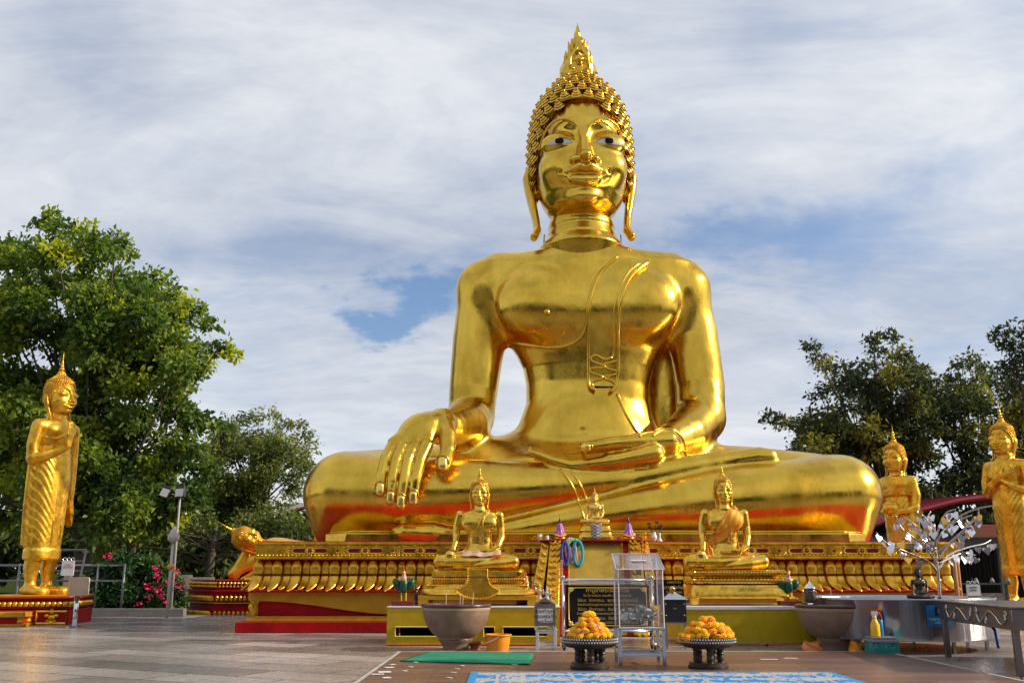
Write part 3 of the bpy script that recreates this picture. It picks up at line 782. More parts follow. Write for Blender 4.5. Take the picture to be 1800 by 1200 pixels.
def lotus_pedestal():
    xl0, xr0 = xat(412,1110,PY0), xat(412,1110,PY0)*0+10.9
    root = thing('lotus_pedestal', 'wide gold and red lotus pedestal beneath the giant golden Buddha', 'pedestal', ((xl0+xr0)/2, 28, 0))
    yb = 33.5
    m = MB(); ring_box(m, xl0, xr0, PY0, yb, 0, zat(1093, PY0)); part('base_step', m, RED, root, bevel=.02)
    z1 = zat(1093, PY0); Y1 = PY0+.22; z2 = z1+.07; z3 = zat(1083, Y1)
    m = MB(); ring_box(m, xl0+.18, xr0-.18, Y1, yb-.2, z1, z2); ring_box(m, xl0+.30, xr0-.30, Y1+.10, yb-.3, z2, z3); part('gold_step', m, GOLD_F, root, bevel=.012)
    YP = Y1+.32; zp0 = z3; zp1 = zat(1040, YP-.1); xl2, xr2 = xat(440,1060,YP), xr0-.5
    m = MB(); ring_box(m, xl2+.08, xr2-.08, YP, yb-.5, zp0, zp1); part('plinth', m, RED, root)
    # gold apron with a long curved lower edge and turned feet
    def Q(x, y): p = P(x, y, YP-.1); return (float(p[0]), float(p[2]))
    ap = [Q(437,1040), Q(437,1052), Q(441,1060), Q(443,1072), Q(436,1080), Q(441,1083), Q(451,1083), Q(453,1075), Q(452,1062), Q(456,1056)]
    ap += [Q(x, 1056+24*(1-cos(pi*min(1, (x-456)/250)))/2) for x in range(470, 720, 18)]
    cx = (xl2+xr2)/2
    half = ap; mirror = [(2*cx-a, b) for a, b in half][::-1]
    m = MB(); m.prism(half+mirror, 'y', YP-.10, YP-.003); part('apron', m, GOLD_F, root, bevel=.012)
    for k in (0, 1):
        m = MB(); f = (lambda p: p) if k == 0 else (lambda p: (2*cx-p[0], p[1]))
        pts = [f(Q(446,1056)), f(Q(449,1066)), f(Q(449,1076)), f(Q(444,1081))]
        m.tube([(q[0], YP-.12, q[1]) for q in smooth_poly([(*p, 0) for p in pts], 4)], .03, 6)
        for q in range(5):
            a, b = f(Q(441+q*1.2, 1066+q*3)); m.ball((a, YP-.11, b), (.06,.03,.07), n=8, m=5)
        part('scroll_foot', m, GOLD_P, root)
    # petals
    YU = YP+.02
    zl1 = zat(1010, YU); zl0 = zat(1037, YU-.35); zu1 = zat(984.5, YU)
    m = MB(); ring_box(m, xl2+.15, xr2-.15, YU+.05, yb-.6, zp1, zat(979, YU)); part('waist', m, RED, root)
    m = MB(); 
    pts = [(xl2-.05, YU-.36, zl0-.05), (xr2+.05, YU-.36, zl0-.05), (xr2+.05, yb-.4, zl0-.05), (xl2-.05, yb-.4, zl0-.05)]
    ring_box(m, xl2-.02, xr2+.02, YU-.37, yb-.4, zp1-.003, zl0+.02); part('red_fillet', m, RED, root, bevel=.02)
    pitch = MPP(1000, YU)*16.6; hu = zu1-zl1; hl = zl1-zl0
    up_big = petal_np(pitch*1.26, hu, .065, lambda t: -.06-.05*t*t+.10*t**3)
    up_sm = petal_np(pitch*1.12, hu*.97, .055, lambda t: .02-.04*t*t+.08*t**3)
    lo_big = petal_np(pitch*1.18, hl*1.02, .06, lambda t: -.10-.30*t**2.2)
    lo_sm = petal_np(pitch*1.02, hl*.96, .05, lambda t: -.03-.30*t**2.2)
    def rows(name, big, sm, z, flip):
        m = MB(); ln = xr2-xl2-.3; n = int(ln/pitch); n -= n % 2; st = ln/n
        for i in range(n+1):
            g = np.array(big if i % 2 == 0 else sm)
            if flip: g = g*np.array([1, 1, -1])
            x = xl2+.15+i*st
            g = g+np.array([x, YU, z])
            if flip:      # lower petals lean sideways with their tips
                t = (z-g[..., 2])/hl; g[..., 0] += -.10*t*t*(1 if x < cx else -1)*min(1, abs(x-cx)/3)
            m.grid(g if not flip else g[::-1])
        # the left and right flanks
        nd = int((yb-YU-1)/pitch)
        for sgn, X in ((-1, xl2+.12), (1, xr2-.12)):
            for i in range(nd):
                g = np.array(big if i % 2 == 0 else sm)
                if flip: g = g*np.array([1, 1, -1])
                h = g.copy(); h[..., 0] = X+sgn*(-g[..., 1]); h[..., 1] = YU+.2+i*pitch+g[..., 0]*sgn*-1; h[..., 2] = g[..., 2]+z
                m.grid(h if not flip else h[::-1])
        o = part(name, m, GOLD_P, root, smooth=True)
        so = o.modifiers.new('shell', 'SOLIDIFY'); so.thickness = .02; so.offset = -1
        return st
    st = rows('upper_petals', up_big, up_sm, zl1+.01, False); rows('lower_petals', lo_big, lo_sm, zl1-.01, True)
    n = int((xr2-xl2-.3)/st); pp = None
    for i in range(0, n, 4):
        x = xl2+.15+i*st+st
        if pp is None:
            m = MB(); m.box((x, YU-.02, zu1+.03), (.07,.05,.10), taper=.2); pp = part('petal_point', m, mat('bright_red', (.45,.008,.008), .4), root); px0 = x
        else:
            c = pp.copy(); COL.objects.link(c); c.location.x += x-px0
    # frieze
    YF = YU-.28; zf0, zf1 = zat(982, YF), zat(953, YF); xlf, xrf = xat(450,960,YF), xr0-.35
    m = MB()
    ring_box(m, xlf, xrf, YF, yb, zf0+.06, zf1-.05)
    ring_box(m, xlf-.05, xrf+.05, YF-.05, yb+.05, zf1-.047, zf1); ring_box(m, xlf-.03, xrf+.03, YF-.04, yb+.03, zf0, zf0+.057)
    part('frieze', m, GOLD_P, root, bevel=.01)
    zc = (zf0+zf1)/2; hh = (zf1-zf0)/2-.06
    per = MPP(970, YF)*97.0; y = YF-.012
    gold = MB(); redm = MB()
    def scr(c, r, turns, s, mb):
        pts = []
        for i in range(14):
            a = i/13*turns*2*pi; q = r*(1-i/15)
            pts.append((c[0]+s*cos(a)*q, y, c[1]+sin(a)*q))
        mb.tube(pts, .012, 5)
    mot = MB(); rm = MB(); dia = []
    w2 = per*.21
    for s in (-1, 1):
        c = s*per*.185
        hexp = [(c-w2*.62, 0), (c-w2*.42, hh*.34), (c+w2*.42, hh*.34), (c+w2*.62, 0), (c+w2*.42, -hh*.34), (c-w2*.42, -hh*.34)]
        rm.prism([(a, b) for a, b in hexp], 'y', YF-.010, YF+.01)
        big = [(c+(a-c)*1.12, b*1.35) for a, b in hexp]
        mot.tube([(a, y, b) for a, b in big+[big[0]]], .014, 5)
    for k in range(8):
        a = 2*pi*k/8; mot.ball((cos(a)*hh*.55, y, sin(a)*hh*.55), (hh*.26,.03,hh*.26), n=6, m=4)
    mot.tube([(hh*.95, y, 0), (0, y, hh*.95), (-hh*.95, y, 0), (0, y, -hh*.95), (hh*.95, y, 0)], .016, 5)
    rm.ball((0, y-.01, 0), (hh*.24,.03,hh*.24), n=8, m=5)
    for s in (-1, 1):        # flower between motifs, scrolls about it
        c = s*per*.5
        for k in range(6):
            a = 2*pi*k/6; mot.ball((c+cos(a)*hh*.40, y, sin(a)*hh*.40), (hh*.2,.02,hh*.2), n=6, m=4) if s > 0 else None
        if s > 0: rm.ball((c, y-.01, 0), (hh*.18,.03,hh*.18), n=8, m=5)
        for t in (-1, 1):
            scr((s*per*.40, t*hh*.52), hh*.34, 1.6, s, mot); scr((s*per*.31, t*hh*.74), hh*.2, 1.4, -s, mot); scr((s*per*.20, t*hh*.78), hh*.17, 1.3, s, mot); scr((s*per*.10, t*hh*.80), hh*.15, 1.2, -s, mot)
            mot.tube([(s*per*.5, y, t*hh*.8), (s*per*.43, y, t*hh*.15), (s*per*.36, y, 0)], .012, 5)
    n = int((xrf-xlf)/per)+1; x0 = xat(545,967,YF)
    k = -1
    while x0+k*per < xrf-per*.4:
        if x0+k*per > xlf+per*.2: gold.copyin(mot, (x0+k*per, 0, zc)); redm.copyin(rm, (x0+k*per, 0, zc))
        k += 1
    nn = int((xrf-xlf)/.09)
    for i in range(nn): gold.ball((xlf+.05+i*(xrf-xlf-.1)/nn, YF-.01, zf0+.085), (.035,.02,.022), n=6, m=4)
    part('relief_scrolls', gold, GOLD_P, root); part('red_inlay', redm, mat('dark_red_inlay', (.16,.006,.014), .3), root)
    m = MB(); ring_box(m, xlf+.02, xrf-.02, YF+.02, yb-.02, zf1+.004, zf1+.03); part('red_top', m, mat('red_top_paint', (.42,.02,.012), .4, bump=.1, bscale=8, vscale=2, col2=(.30,.012,.01)), root)
    return YF, zf1
FRY, PTOP = lotus_pedestal()
# ================================================================ stair block before the pedestal
def stair_block():
    Yt, Yb = FRY-.12, FRY-1.5
    root = thing('gold_altar_block', 'gold altar block with scaled serpent balustrades rising in front of the lotus pedestal', 'altar', (xat(1042,1060,Yb), (Yt+Yb)/2, 0))
    def q(x, y, t): Y = Yt+(Yb-Yt)*t; p = P(x, y, Y); return tuple(float(v) for v in p)
    zt = zat(951, Yt)
    def slab(xt0, xt1, xb0, xb1, off, th, mt, name, z0=.0, n=10):
        """sloping slab between the top edge (xt0..xt1 at Yt) and the bottom edge (xb0..xb1 at Yb)"""
        a0, a1 = xat(xt0,951,Yt), xat(xt1,951,Yt); b0, b1 = xat(xb0,1100,Yb), xat(xb1,1100,Yb)
        m = MB(); v = [(a0,Yt-off,zt),(a1,Yt-off,zt),(b1,Yb-off,.02),(b0,Yb-off,.02),(a0,Yt-off+th,zt),(a1,Yt-off+th,zt),(b1,Yb-off+th+1,.02),(b0,Yb-off+th+1,.02)]
        m.add(v, [(0,3,2,1),(4,5,6,7),(0,1,5,4),(3,7,6,2),(0,4,7,3),(1,2,6,5)])
        return part(name, m, mt, root, bevel=.01), (a0, a1, b0, b1)
    worn = mat('worn_gold_panel', (.62,.40,.06), .38, .6, bump=.35, bscale=9, vscale=1.6, col2=(.34,.20,.03), bdist=.015)
    slab(1000,1092,1000,1100, 0, .4, worn, 'panel')
    slab(986,999,984,998, .02, .4, RED, 'red_strip'); slab(1093,1104,1101,1113, .02, .4, RED, 'red_strip')
    for (a, b, c, d, side) in ((967,985,952,980,-1), (1105,1124,1115,1140,1)):
        o, (a0, a1, b0, b1) = slab(a, b, c, d, .12, .5, GOLD_P, 'balustrade')
        m = MB()
        for i in range(16):
            t = .03+i/15.5; Y = Yt+(Yb-Yt)*t-.13; z = zt*(1-t)+.02; l, r = a0+(b0-a0)*t, a1+(b1-a1)*t
            for k in range(2):
                cx = l+(r-l)*(.3+.4*k)
                m.tube([(cx-.07*side, Y, z+.05), (cx, Y-.03, z-.02), (cx+.08*side, Y-.01, z+.02)], [.03,.022,.01], 6)
        part('scale', m, GOLD_P, o)
    for (a, b, c, d) in ((953,966,918,944), (1125,1138,1150,1170)):
        o, (a0, a1, b0, b1) = slab(a, b, c, d, .05, .4, GOLD_P, 'outer_band')
        m = MB()
        for i in range(12):
            t = .07+i/12; Y = Yt+(Yb-Yt)*t-.06; z = zt*(1-t)+.02; l, r = a0+(b0-a0)*t, a1+(b1-a1)*t; w = (r-l)
            pts = [(l+w*.1, Y, z+.07), (l+w*.5, Y-.03, z+.02), (l+w*.85, Y, z-.05), (l+w*.6, Y-.02, z-.08), (l+w*.25, Y, z-.02)]
            m.tube(pts, .02, 5)
        part('scroll', m, GOLD_P, o)
    for (xt, xb) in ((985.5,981), (999.5,999), (1092.5,1100.5), (1104.5,1114)):
        m = MB()
        for i in range(46):
            t = .01+i/46; Y = Yt+(Yb-Yt)*t-.03; x = xat(xt,951,Yt)*(1-t)+xat(xb,1100,Yb)*t; m.ball((x, Y, zt*(1-t)+.03), .026, n=6, m=4)
        part('bead_row', m, GOLD_P, root)
    m = MB(); a, b = xat(950,951,Yt), xat(1140,951,Yt); m.box(((a+b)/2, Yt+.1, zt+.02), (b-a, .55, .036)); part('top_slab', m, mat('red_top_paint', ()), root, bevel=.01)
    return zt+.04, Yt
ALT_Z, ALT_Y = stair_block()
# ================================================================ smaller statues
def seated_np(vox=4.0, tall=1.0):
    """seated figure touching the earth; unit = 1, origin at the middle of the base, front towards -y"""
    def L(x, y, d, r): return (x-543.0, float(d), (890.0-y), r)
    S = SDF()
    def row(y, xl, xr, b, cy=5): return (890.0-y, (xl+xr)/2-543, cy, (xr-xl)/2, b)
    S.prof([row(425,505,585,34),row(440,480,612,44),(row(458,425,665,54)),row(500,392,694,70),row(560,408,668,74),row(600,440,650,66),row(650,454,640,60),row(700,450,645,62),row(740,435,660,70),row(810,430,665,82)], 0, p=2.2)
    for s in (-1, 1): S.ell((s*72,-42,890-545), (66,34,56), 22)
    S.cap((0,0,440), (0,0,500), 42, 46, 12)
    S.chain([L(392,478,5,37), L(368,560,8,33), L(360,640,-5,28), L(358,690,-50,23), L(345,745,-100,18)], 10)
    S.ell((318-543,-128,890-790), (34,20,38), 12)
    for i, x in enumerate((294,308,322,336)): S.chain([(x+4-543,-136,890-800,9), (x-543,-146,890-835,8), (x+1-543,-146,890-865+abs(i-1.4)*5,6.5)], 2)
    S.chain([(345-543,-120,890-770,11), (358-543,-138,890-805,9), (356-543,-140,890-828,7)], 5)
    S.chain([L(700,480,5,36), L(712,570,8,32), L(716,650,-5,29), L(692,718,-60,24), L(635,755,-92,16)], 10)
    for i in range(4): S.chain([(90,-92+i*15,890-758+i,13), (10,-98+i*15,890-768+i,9), (-55,-98+i*15,890-764+i,6.5)], 3)
    S.chain([(85,-90,890-750,12), (20,-100,890-752,9)], 4)
    S.chain([L(470,800,10,62), L(330,825,-40,54), L(238,833,-70,47)], 25); S.chain([L(620,800,10,62), L(740,825,-40,54), L(810,833,-70,47)], 25)
    S.chain([L(238,836,-72,46), L(350,838,-112,42), L(480,838,-125,34), L(600,826,-118,26), L(700,808,-85,20)], 8); S.ell(L(716,800,-80,0)[:3], (30,24,18), 8)
    S.chain([L(810,838,-72,46), L(700,850,-112,42), L(570,862,-128,30), L(450,874,-130,20), L(350,878,-118,15)], 8)
    S.ell((0,-20,45), (240,90,44), 20)
    # robe edge over the chest and the sash
    S.chain([(-150,-30,283,4),(-100,-72,272,4.5),(-40,-84,278,4.5),(-5,-78,320,4.5),(20,-66,390,4.5),(60,-40,450,4.5)], 3)
    S.chain([(80,-36,450,5),(38,-66,400,5),(28,-80,340,5),(30,-70,260,5),(32,-66,190,5)], 3); S.chain([(6,-68,260,4),(8,-64,190,4)], 3)
    S.chain([(28,-68,245,5),(8,-70,232,5),(30,-68,220,5),(8,-68,206,5),(30,-68,192,5)], 3)
    return S.mesh((-380,-200,-8), (380,130,520), vox)
SEAT_LO = seated_np(5.5); SEAT_HI = seated_np(4.0)
def seated(root, c, k, gold, hi=True, zs=.90, u=65.0, eyes=False, tall=1.0):
    """seated Buddha figure under root; c = base centre, k = metres per unit"""
    pl = []
    v, f = SEAT_HI if hi else SEAT_LO
    pl.append((v*np.array([1, 1, tall])*k+np.array(c), f))
    add_head(root, pl, np.array(c)+np.array([0,-8,590*tall])*k, u*k, False, zs=zs, gold=gold, eyes=eyes)
    v, f = join_np(pl)
    return link('body', mesh_np('body', v-root_loc(root), f, gold, smooth=True), root)
def tiers(m, c, prof, asp=.62, p=5.0, n=56, mi=0):
    """moulded rectangular plinth with soft corners: prof = (half width, z)"""
    a = np.arange(n)*2*pi/n; g = []
    ca, sa = np.cos(a), np.sin(a)
    for w, z in prof:
        q = (np.abs(ca)**p+np.abs(sa)**p)**(-1/p)
        dy = w-prof[0][0]*(1-asp)
        g.append(np.stack([w*q*ca, max(dy, .05)*q*sa, np.full(n, z)], 1)+np.array(c))
    m.grid(g, mi, closed=True); k = len(g)-1
    m.add(g[0], [tuple(range(n))[::-1]], mi); m.add(g[k], [tuple(range(n))], mi); return m
def text(parent, name, body, size, loc, mt, rx=pi/2, rz=0.0, align='CENTER', space=1.0, ext=.002, label=None, line=1.0):
    cu = bpy.data.curves.new('t', 'FONT'); cu.body = body; cu.size = size; cu.align_x = align; cu.extrude = ext; cu.space_line = line; cu.space_character = space
    cu.resolution_u = 3
    o = bpy.data.objects.new('t', cu); COL.objects.link(o)
    dg = bpy.context.evaluated_depsgraph_get(); dg.update()
    me = bpy.data.meshes.new_from_object(o.evaluated_get(dg)); bpy.data.objects.remove(o); bpy.data.curves.remove(cu)
    me.materials.clear(); me.materials.append(mt); me.name = name
    R = Matrix.Rotation(rz, 4, 'Z') @ Matrix.Rotation(rx, 4, 'X')
    me.transform(Matrix.Translation(Vector(loc)-Vector(root_loc(parent))) @ R)
    o = link(name, me, parent)
    if label: o['label'] = label
    return o
GTXT = mat('gold_lettering', (.80,.55,.12), .35, .4); DTXT = mat('dark_lettering', (.02,.02,.03), .6)
# ---- the two altar Buddhas
TY = float(G(700,1137)[1])+.35          # front of the low tables
TZ = zat(1065, TY)                      # their tops
YM = TY+1.05
kM = MPP(1000, YM)/4.446
def lotus_rows(m, c, hw, hd, z, pw, ph, flip, mi=0):
    n = int(2*hw/pw)
    for i in range(n):
        x = c[0]-hw+(i+.5)*2*hw/n
        m.ball((x, c[1]-hd, z+(ph*.5)), (pw*.52, pw*.30, ph*.6), mi, n=8, m=5)
    n2 = int(2*hd/pw)
    for i in range(n2):
        y = c[1]-hd+(i+.5)*2*hd/n2
        for s in (-1, 1): m.ball((c[0]+s*hw, y, z+(ph*.5)), (pw*.30, pw*.52, ph*.6), mi, n=8, m=5)
def mid_left():
    cx = xat(842,1000,YM)
    zb = zat(1000, YM); 
    base = thing('gold_plinth', 'tiered gold plinth with a scalloped name plate under the left seated altar Buddha', 'plinth', (cx, YM, TZ))
    h = zb-TZ; W = MPP(1000, YM)
    m = MB(); w0 = 101*W
    z = lambda y: TZ+.004+(h-.004)*(1058-y)/(1058-1000)
    for sx in (-1, 1): 
        for sy in (-1, 1): m.box((cx+sx*(w0-.10), YM+sy*.55, (TZ+z(1049))/2), (.2,.2,z(1049)-TZ-.004))
    m.box((cx, YM, (z(1049)+z(1042))/2), (2*w0, 1.3, z(1042)-z(1049))); part('stand', m, GOLD_F, base, bevel=.012)
    m = MB(); tiers(m, (cx, YM, 0), [(97*W, z(1041)), (99*W, z(1038)), (97*W, z(1034)), (95*W, z(1032)), (90*W, z(1031)), (88*W, z(1028)), (80*W, z(1024)), (78*W, z(1022)), (78*W, z(1014)), (81*W, z(1012)), (82*W, z(1004)), (79*W, z(1003)), (79*W, zb)], .62, 7)
    part('mouldings', m, GOLD_S, base)
    m = MB(); hd = 97*W-97*W*.38
    lotus_rows(m, (cx, YM), 85*W, hd-12*W, z(1030), .055, .06, False)
    lotus_rows(m, (cx, YM), 79.5*W, hd-17.5*W, z(1021), .045, .075, True); part('petal_bands', m, GOLD_S, base)
    m = MB(); yf = YM-hd-.02
    pl = [(cx+a*W, z(b)) for a, b in ((-17,999),(17,999),(17,1015),(22,1026),(36,1034),(30,1040),(18,1045),(0,1047),(-18,1045),(-30,1040),(-36,1034),(-22,1026),(-17,1015))]
    m.prism(pl, 'y', yf-.03, yf+.05); part('name_plate', m, GOLD_P, base, bevel=.01)
    m = MB()
    ed = smooth_poly([(a, 0, b) for a, b in pl[2:]+[pl[0]]], 4)
    for q in ed: m.ball((q[0], yf-.04, q[2]), .022, n=6, m=4)
    part('bead_border', m, GOLD_P, base)
    text(base, 'inscription', 'หลวงพ่อพระใหญ่', .055, (cx, yf-.032, z(1014)), DTXT)
    fig = thing('seated_buddha_statue', 'seated gold Buddha with a silvery pink cloth across its lap on the tiered plinth', 'statue', (cx, YM, zb))
    seated(fig, (cx, YM, zb+.006), kM, GOLD_S, zs=.93)
    # cloth lying across the lap
    m = MB(); g = []
    for i in range(26):
        t = i/25; x = (-130+300*t); row = []
        for j in range(9):
            s = j/8
            zz = 128+12*sin(t*9)*.3+22*sin(pi*t)*(1-s)-30*s+8*sin(t*15+s*3)*.4; yy = -78-60*s**.7+4*sin(t*24+s*2)
            if t > .8: zz += (t-.8)*80
            row.append((cx+x*kM, YM+yy*kM, zb+zz*kM))
        g.append(row)
    m.grid(g); o = part('lap_cloth', m, mat('pink_silver_cloth', (.72,.50,.36), .35, .45, bump=.4, bscale=40, bdist=.01), fig, smooth=True); so = o.modifiers.new('thick', 'SOLIDIFY'); so.thickness = .012
mid_left()
def mid_right():
    cx = xat(1276,1000,YM); zb = zat(1001, YM); W = MPP(1000, YM); h = zb-TZ
    base = thing('gold_plinth', 'smooth waisted gold plinth with a carved lotus rim under the orange sashed Buddha', 'plinth', (cx, YM, TZ))
    z = lambda y: TZ+.004+(h-.004)*(1067-y)/(1067-1001)
    m = MB(); c = (cx+18*W, YM, 0)
    tiers(m, c, [(93*W, z(1054)), (94*W, z(1052)), (91*W, z(1050)), (90*W, z(1040)), (86*W, z(1030)), (80*W, z(1027)), (86*W, z(1026.5)), (85*W, z(1024)), (79*W, z(1018)), (72*W, z(1016)), (72*W, z(1014)), (80*W, z(1011)), (82*W, z(1003)), (79*W, z(1001.5)), (76*W, zb)], .60, 4)
    part('mouldings', m, GOLD_S, base)
    hd = 93*W*.60
    m = MB(); lotus_rows(m, c, 81*W, hd-12*W, z(1011), .06, .07, True); lotus_rows(m, c, 83*W, hd-9*W, z(1025), .07, .07, True); part('petal_bands', m, GOLD_S, base)
    for sx in (-1, 1):
        for sy in (-1, 1):
            m = MB(); m.box((c[0]+sx*84*W, YM+sy*hd*.8, (TZ+z(1054))/2+.002), (.13,.13,z(1054)-TZ-.004), taper=1.25); part('foot', m, GOLD_S, base, bevel=.01)
    yf = YM-hd+.03
    for i, s_ in enumerate(('หลวงพ่อทันใจ', 'สร้างถวายโดย คณะศรัทธาสามัคคีธรรม พร้อมครอบครัว', 'เพื่อความเป็นสิริมงคล')): text(base, 'inscription', s_, .052, (c[0]+.1, yf-.05, z(1032+3.6*i)), DTXT)
    fig = thing('seated_buddha_statue', 'seated gold Buddha draped with an orange gauze sash on the smooth plinth', 'statue', (cx, YM, zb))
    seated(fig, (cx+18*W*0+.02, YM, zb+.006), kM*1.0, GOLD_S, zs=1.0, u=62, tall=1.04)
    # orange gauze sash from the left shoulder across the chest to the right hip
    SB = bvh_np(SEAT_HI[0], SEAT_HI[1])
    m = MB(); g = []
    path = smooth_poly([(115,440,85),(75,395,130),(25,330,120),(-40,265,90),(-95,220,60),(-130,190,40)], 6)
    for q in path:
        row = []
        for j in range(11):
            t = -1+j/5; x = q[0]+t*q[2]*.42; z_ = q[1]-t*q[2]*.40
            h = SB.ray_cast(Vector((x, -400, z_)), Vector((0, 1, 0)))[0]
            y = (h.y if h else -20); y = max(y, -100)
            row.append((cx+.02+x*kM, YM+(y-7-3*sin(j*1.9+q[0]*.05))*kM, zb+z_*1.04*kM))
        g.append(row)
    m.grid(g); GZ = mat('orange_gauze', (.90,.34,.015), .5, .1, bump=.5, bscale=60, bdist=.006); o = part('sash', m, GZ, fig, smooth=True); so = o.modifiers.new('thick', 'SOLIDIFY'); so.thickness = .008
    m = MB(); g = []
    for i in range(12):
        t = i/11; g.append([(cx+(-150+t*25+ (j-4)*(9-3*t if i > 2 else 5)*1.3)*kM, YM+(-60-10*sin(j*2.2))*kM, zb+(195-150*t)*kM) for j in range(9)])
    m.grid(g); o = part('sash_tail', m, GZ, fig, smooth=True); so = o.modifiers.new('thick', 'SOLIDIFY'); so.thickness = .008
mid_right()
# ---- small central Buddha and tiny figurines on the altar block
def small_central():
    Y = ALT_Y+.10; cx = xat(1047,950,Y); z0 = ALT_Z; W = MPP(940, Y)
    zb = zat(921, Y)
    base = thing('small_gold_plinth', 'small cream gold plinth hung with a checked cloth below the tiny seated Buddha', 'plinth', (cx, Y, z0))
    m = MB(); h = zb-z0; tiers(m, (cx, Y, z0+.002), [(31*W,0),(31*W,h*.15),(28*W,h*.3),(27*W,h*.45),(29*W,h*.55),(26*W,h*.7),(25*W,h*.85),(27*W,h)], .6, 6); part('mouldings', m, GOLD_S, base)
    m = MB(); yf = Y-31*W*.6-.015
    m.grid([[(cx+s*(10-3*t)*W, yf-.01*cos(s*4)-.01, zb+.02-t*h*.95-(1-s*s)*.03) for s in np.linspace(-1, 1, 9)] for t in np.linspace(0, 1, 7)])
    ck = bpy.data.materials.new('checked_cloth'); ck.use_nodes = True; c = ck.node_tree.nodes.new('ShaderNodeTexChecker'); c.inputs['Scale'].default_value = 28; c.inputs[1].default_value = (.55,.5,.5,1); c.inputs[2].default_value = (.1,.09,.14,1)
    tc = ck.node_tree.nodes.new('ShaderNodeTexCoord'); ck.node_tree.links.new(tc.outputs['Object'], c.inputs[0]); ck.node_tree.links.new(c.outputs[0], ck.node_tree.nodes['Principled BSDF'].inputs[0])
    o = part('checked_cloth', m, ck, base, smooth=True); so = o.modifiers.new('thick', 'SOLIDIFY'); so.thickness = .008
    fig = thing('seated_buddha_statue', 'tiny pale gold seated Buddha on the red topped altar block', 'statue', (cx, Y, zb))
    seated(fig, (cx, Y-.02, zb+.005), 50*W/640, mat('pale_gold', (.85,.55,.12), .30, .9, bump=.2, bscale=50, bdist=.004), hi=False, zs=1.0)
small_central()
PURPLE = mat('purple_satin', (.34,.08,.42), .45, bump=.4, bscale=60, bdist=.004, vscale=12, col2=(.50,.20,.58)); BRONZE = mat('dark_bronze', (.055,.048,.045), .33, .75, vscale=9, col2=(.10,.085,.08))
MARI = mat('marigold_petals', (.98,.36,.006), .7, bump=.3, bscale=70, vscale=20, col2=(1.0,.48,.012), bdist=.02)
def marigold(m, c, r, n=3, mi=0):
    """one ruffled flower head"""
    for ring, (rr, k, zz) in enumerate(((.95, 9, -.1), (.70, 8, .30), (.38, 5, .60), (0, 1, .75))):
        for i in range(k):
            a = 2*pi*i/k+ring*.4+c[0]*7
            m.ball((c[0]+cos(a)*rr*r*.62, c[1]+sin(a)*rr*r*.62, c[2]+zz*r*.55), (r*.36, r*.36, r*.26), mi, n=6, m=4)
def figurine(x, lab):
    Y = ALT_Y-.02; cx = xat(x,950,Y); W = MPP(940, Y); z0 = ALT_Z
    fig = thing('robed_figurine', lab, 'figurine', (cx, Y, z0), 'purple robed figurines')
    m = MB(); n = 40; a = np.arange(n)*2*pi/n; g = []
    for r, z in ((10,6),(10.5,9),(7,14),(5.5,20),(4.8,24),(3.2,27.5),(1.6,29)):
        rr = r*(1+.10*np.cos(a*9)); g.append(np.stack([cx+rr*W*np.cos(a), Y+rr*W*.75*np.sin(a), np.full(n, z0+z*W)], 1))
    m.grid(g, closed=True); part('robe', m, PURPLE, fig, smooth=True)
    m = MB(); m.lathe([(9*W,0),(11*W,.02),(9*W,5*W),(8*W,7*W)], (cx,Y,z0), 20); part('base', m, GOLD_S, fig)
    m = MB(); m.ball((cx,Y,z0+31*W), (2.6*W,2.6*W,3.4*W)); m.lathe([(2.3*W,0),(1.4*W,2*W),(.8*W,4*W),(.1*W,9*W)], (cx,Y,z0+33.2*W), 10); part('head', m, BRONZE, fig, smooth=True)
    o = MB()
    for i in range(12):
        t = i/11; aa = pi+pi*t; marigold(o, (cx+cos(aa)*9*W, Y+sin(aa)*9*W-.02, z0+5*W+abs(t-.5)*8*W), 2.6*W)
    solo('marigold_garland', o, MARI, lab.replace('purple robed figurine', 'marigold garland round the purple robed figurine'), 'garland', 'garlands round the figurines', smooth=True)
figurine(984.5, 'purple robed figurine left of the tiny pale gold Buddha'); figurine(1105.5, 'purple robed figurine right of the tiny pale gold Buddha')
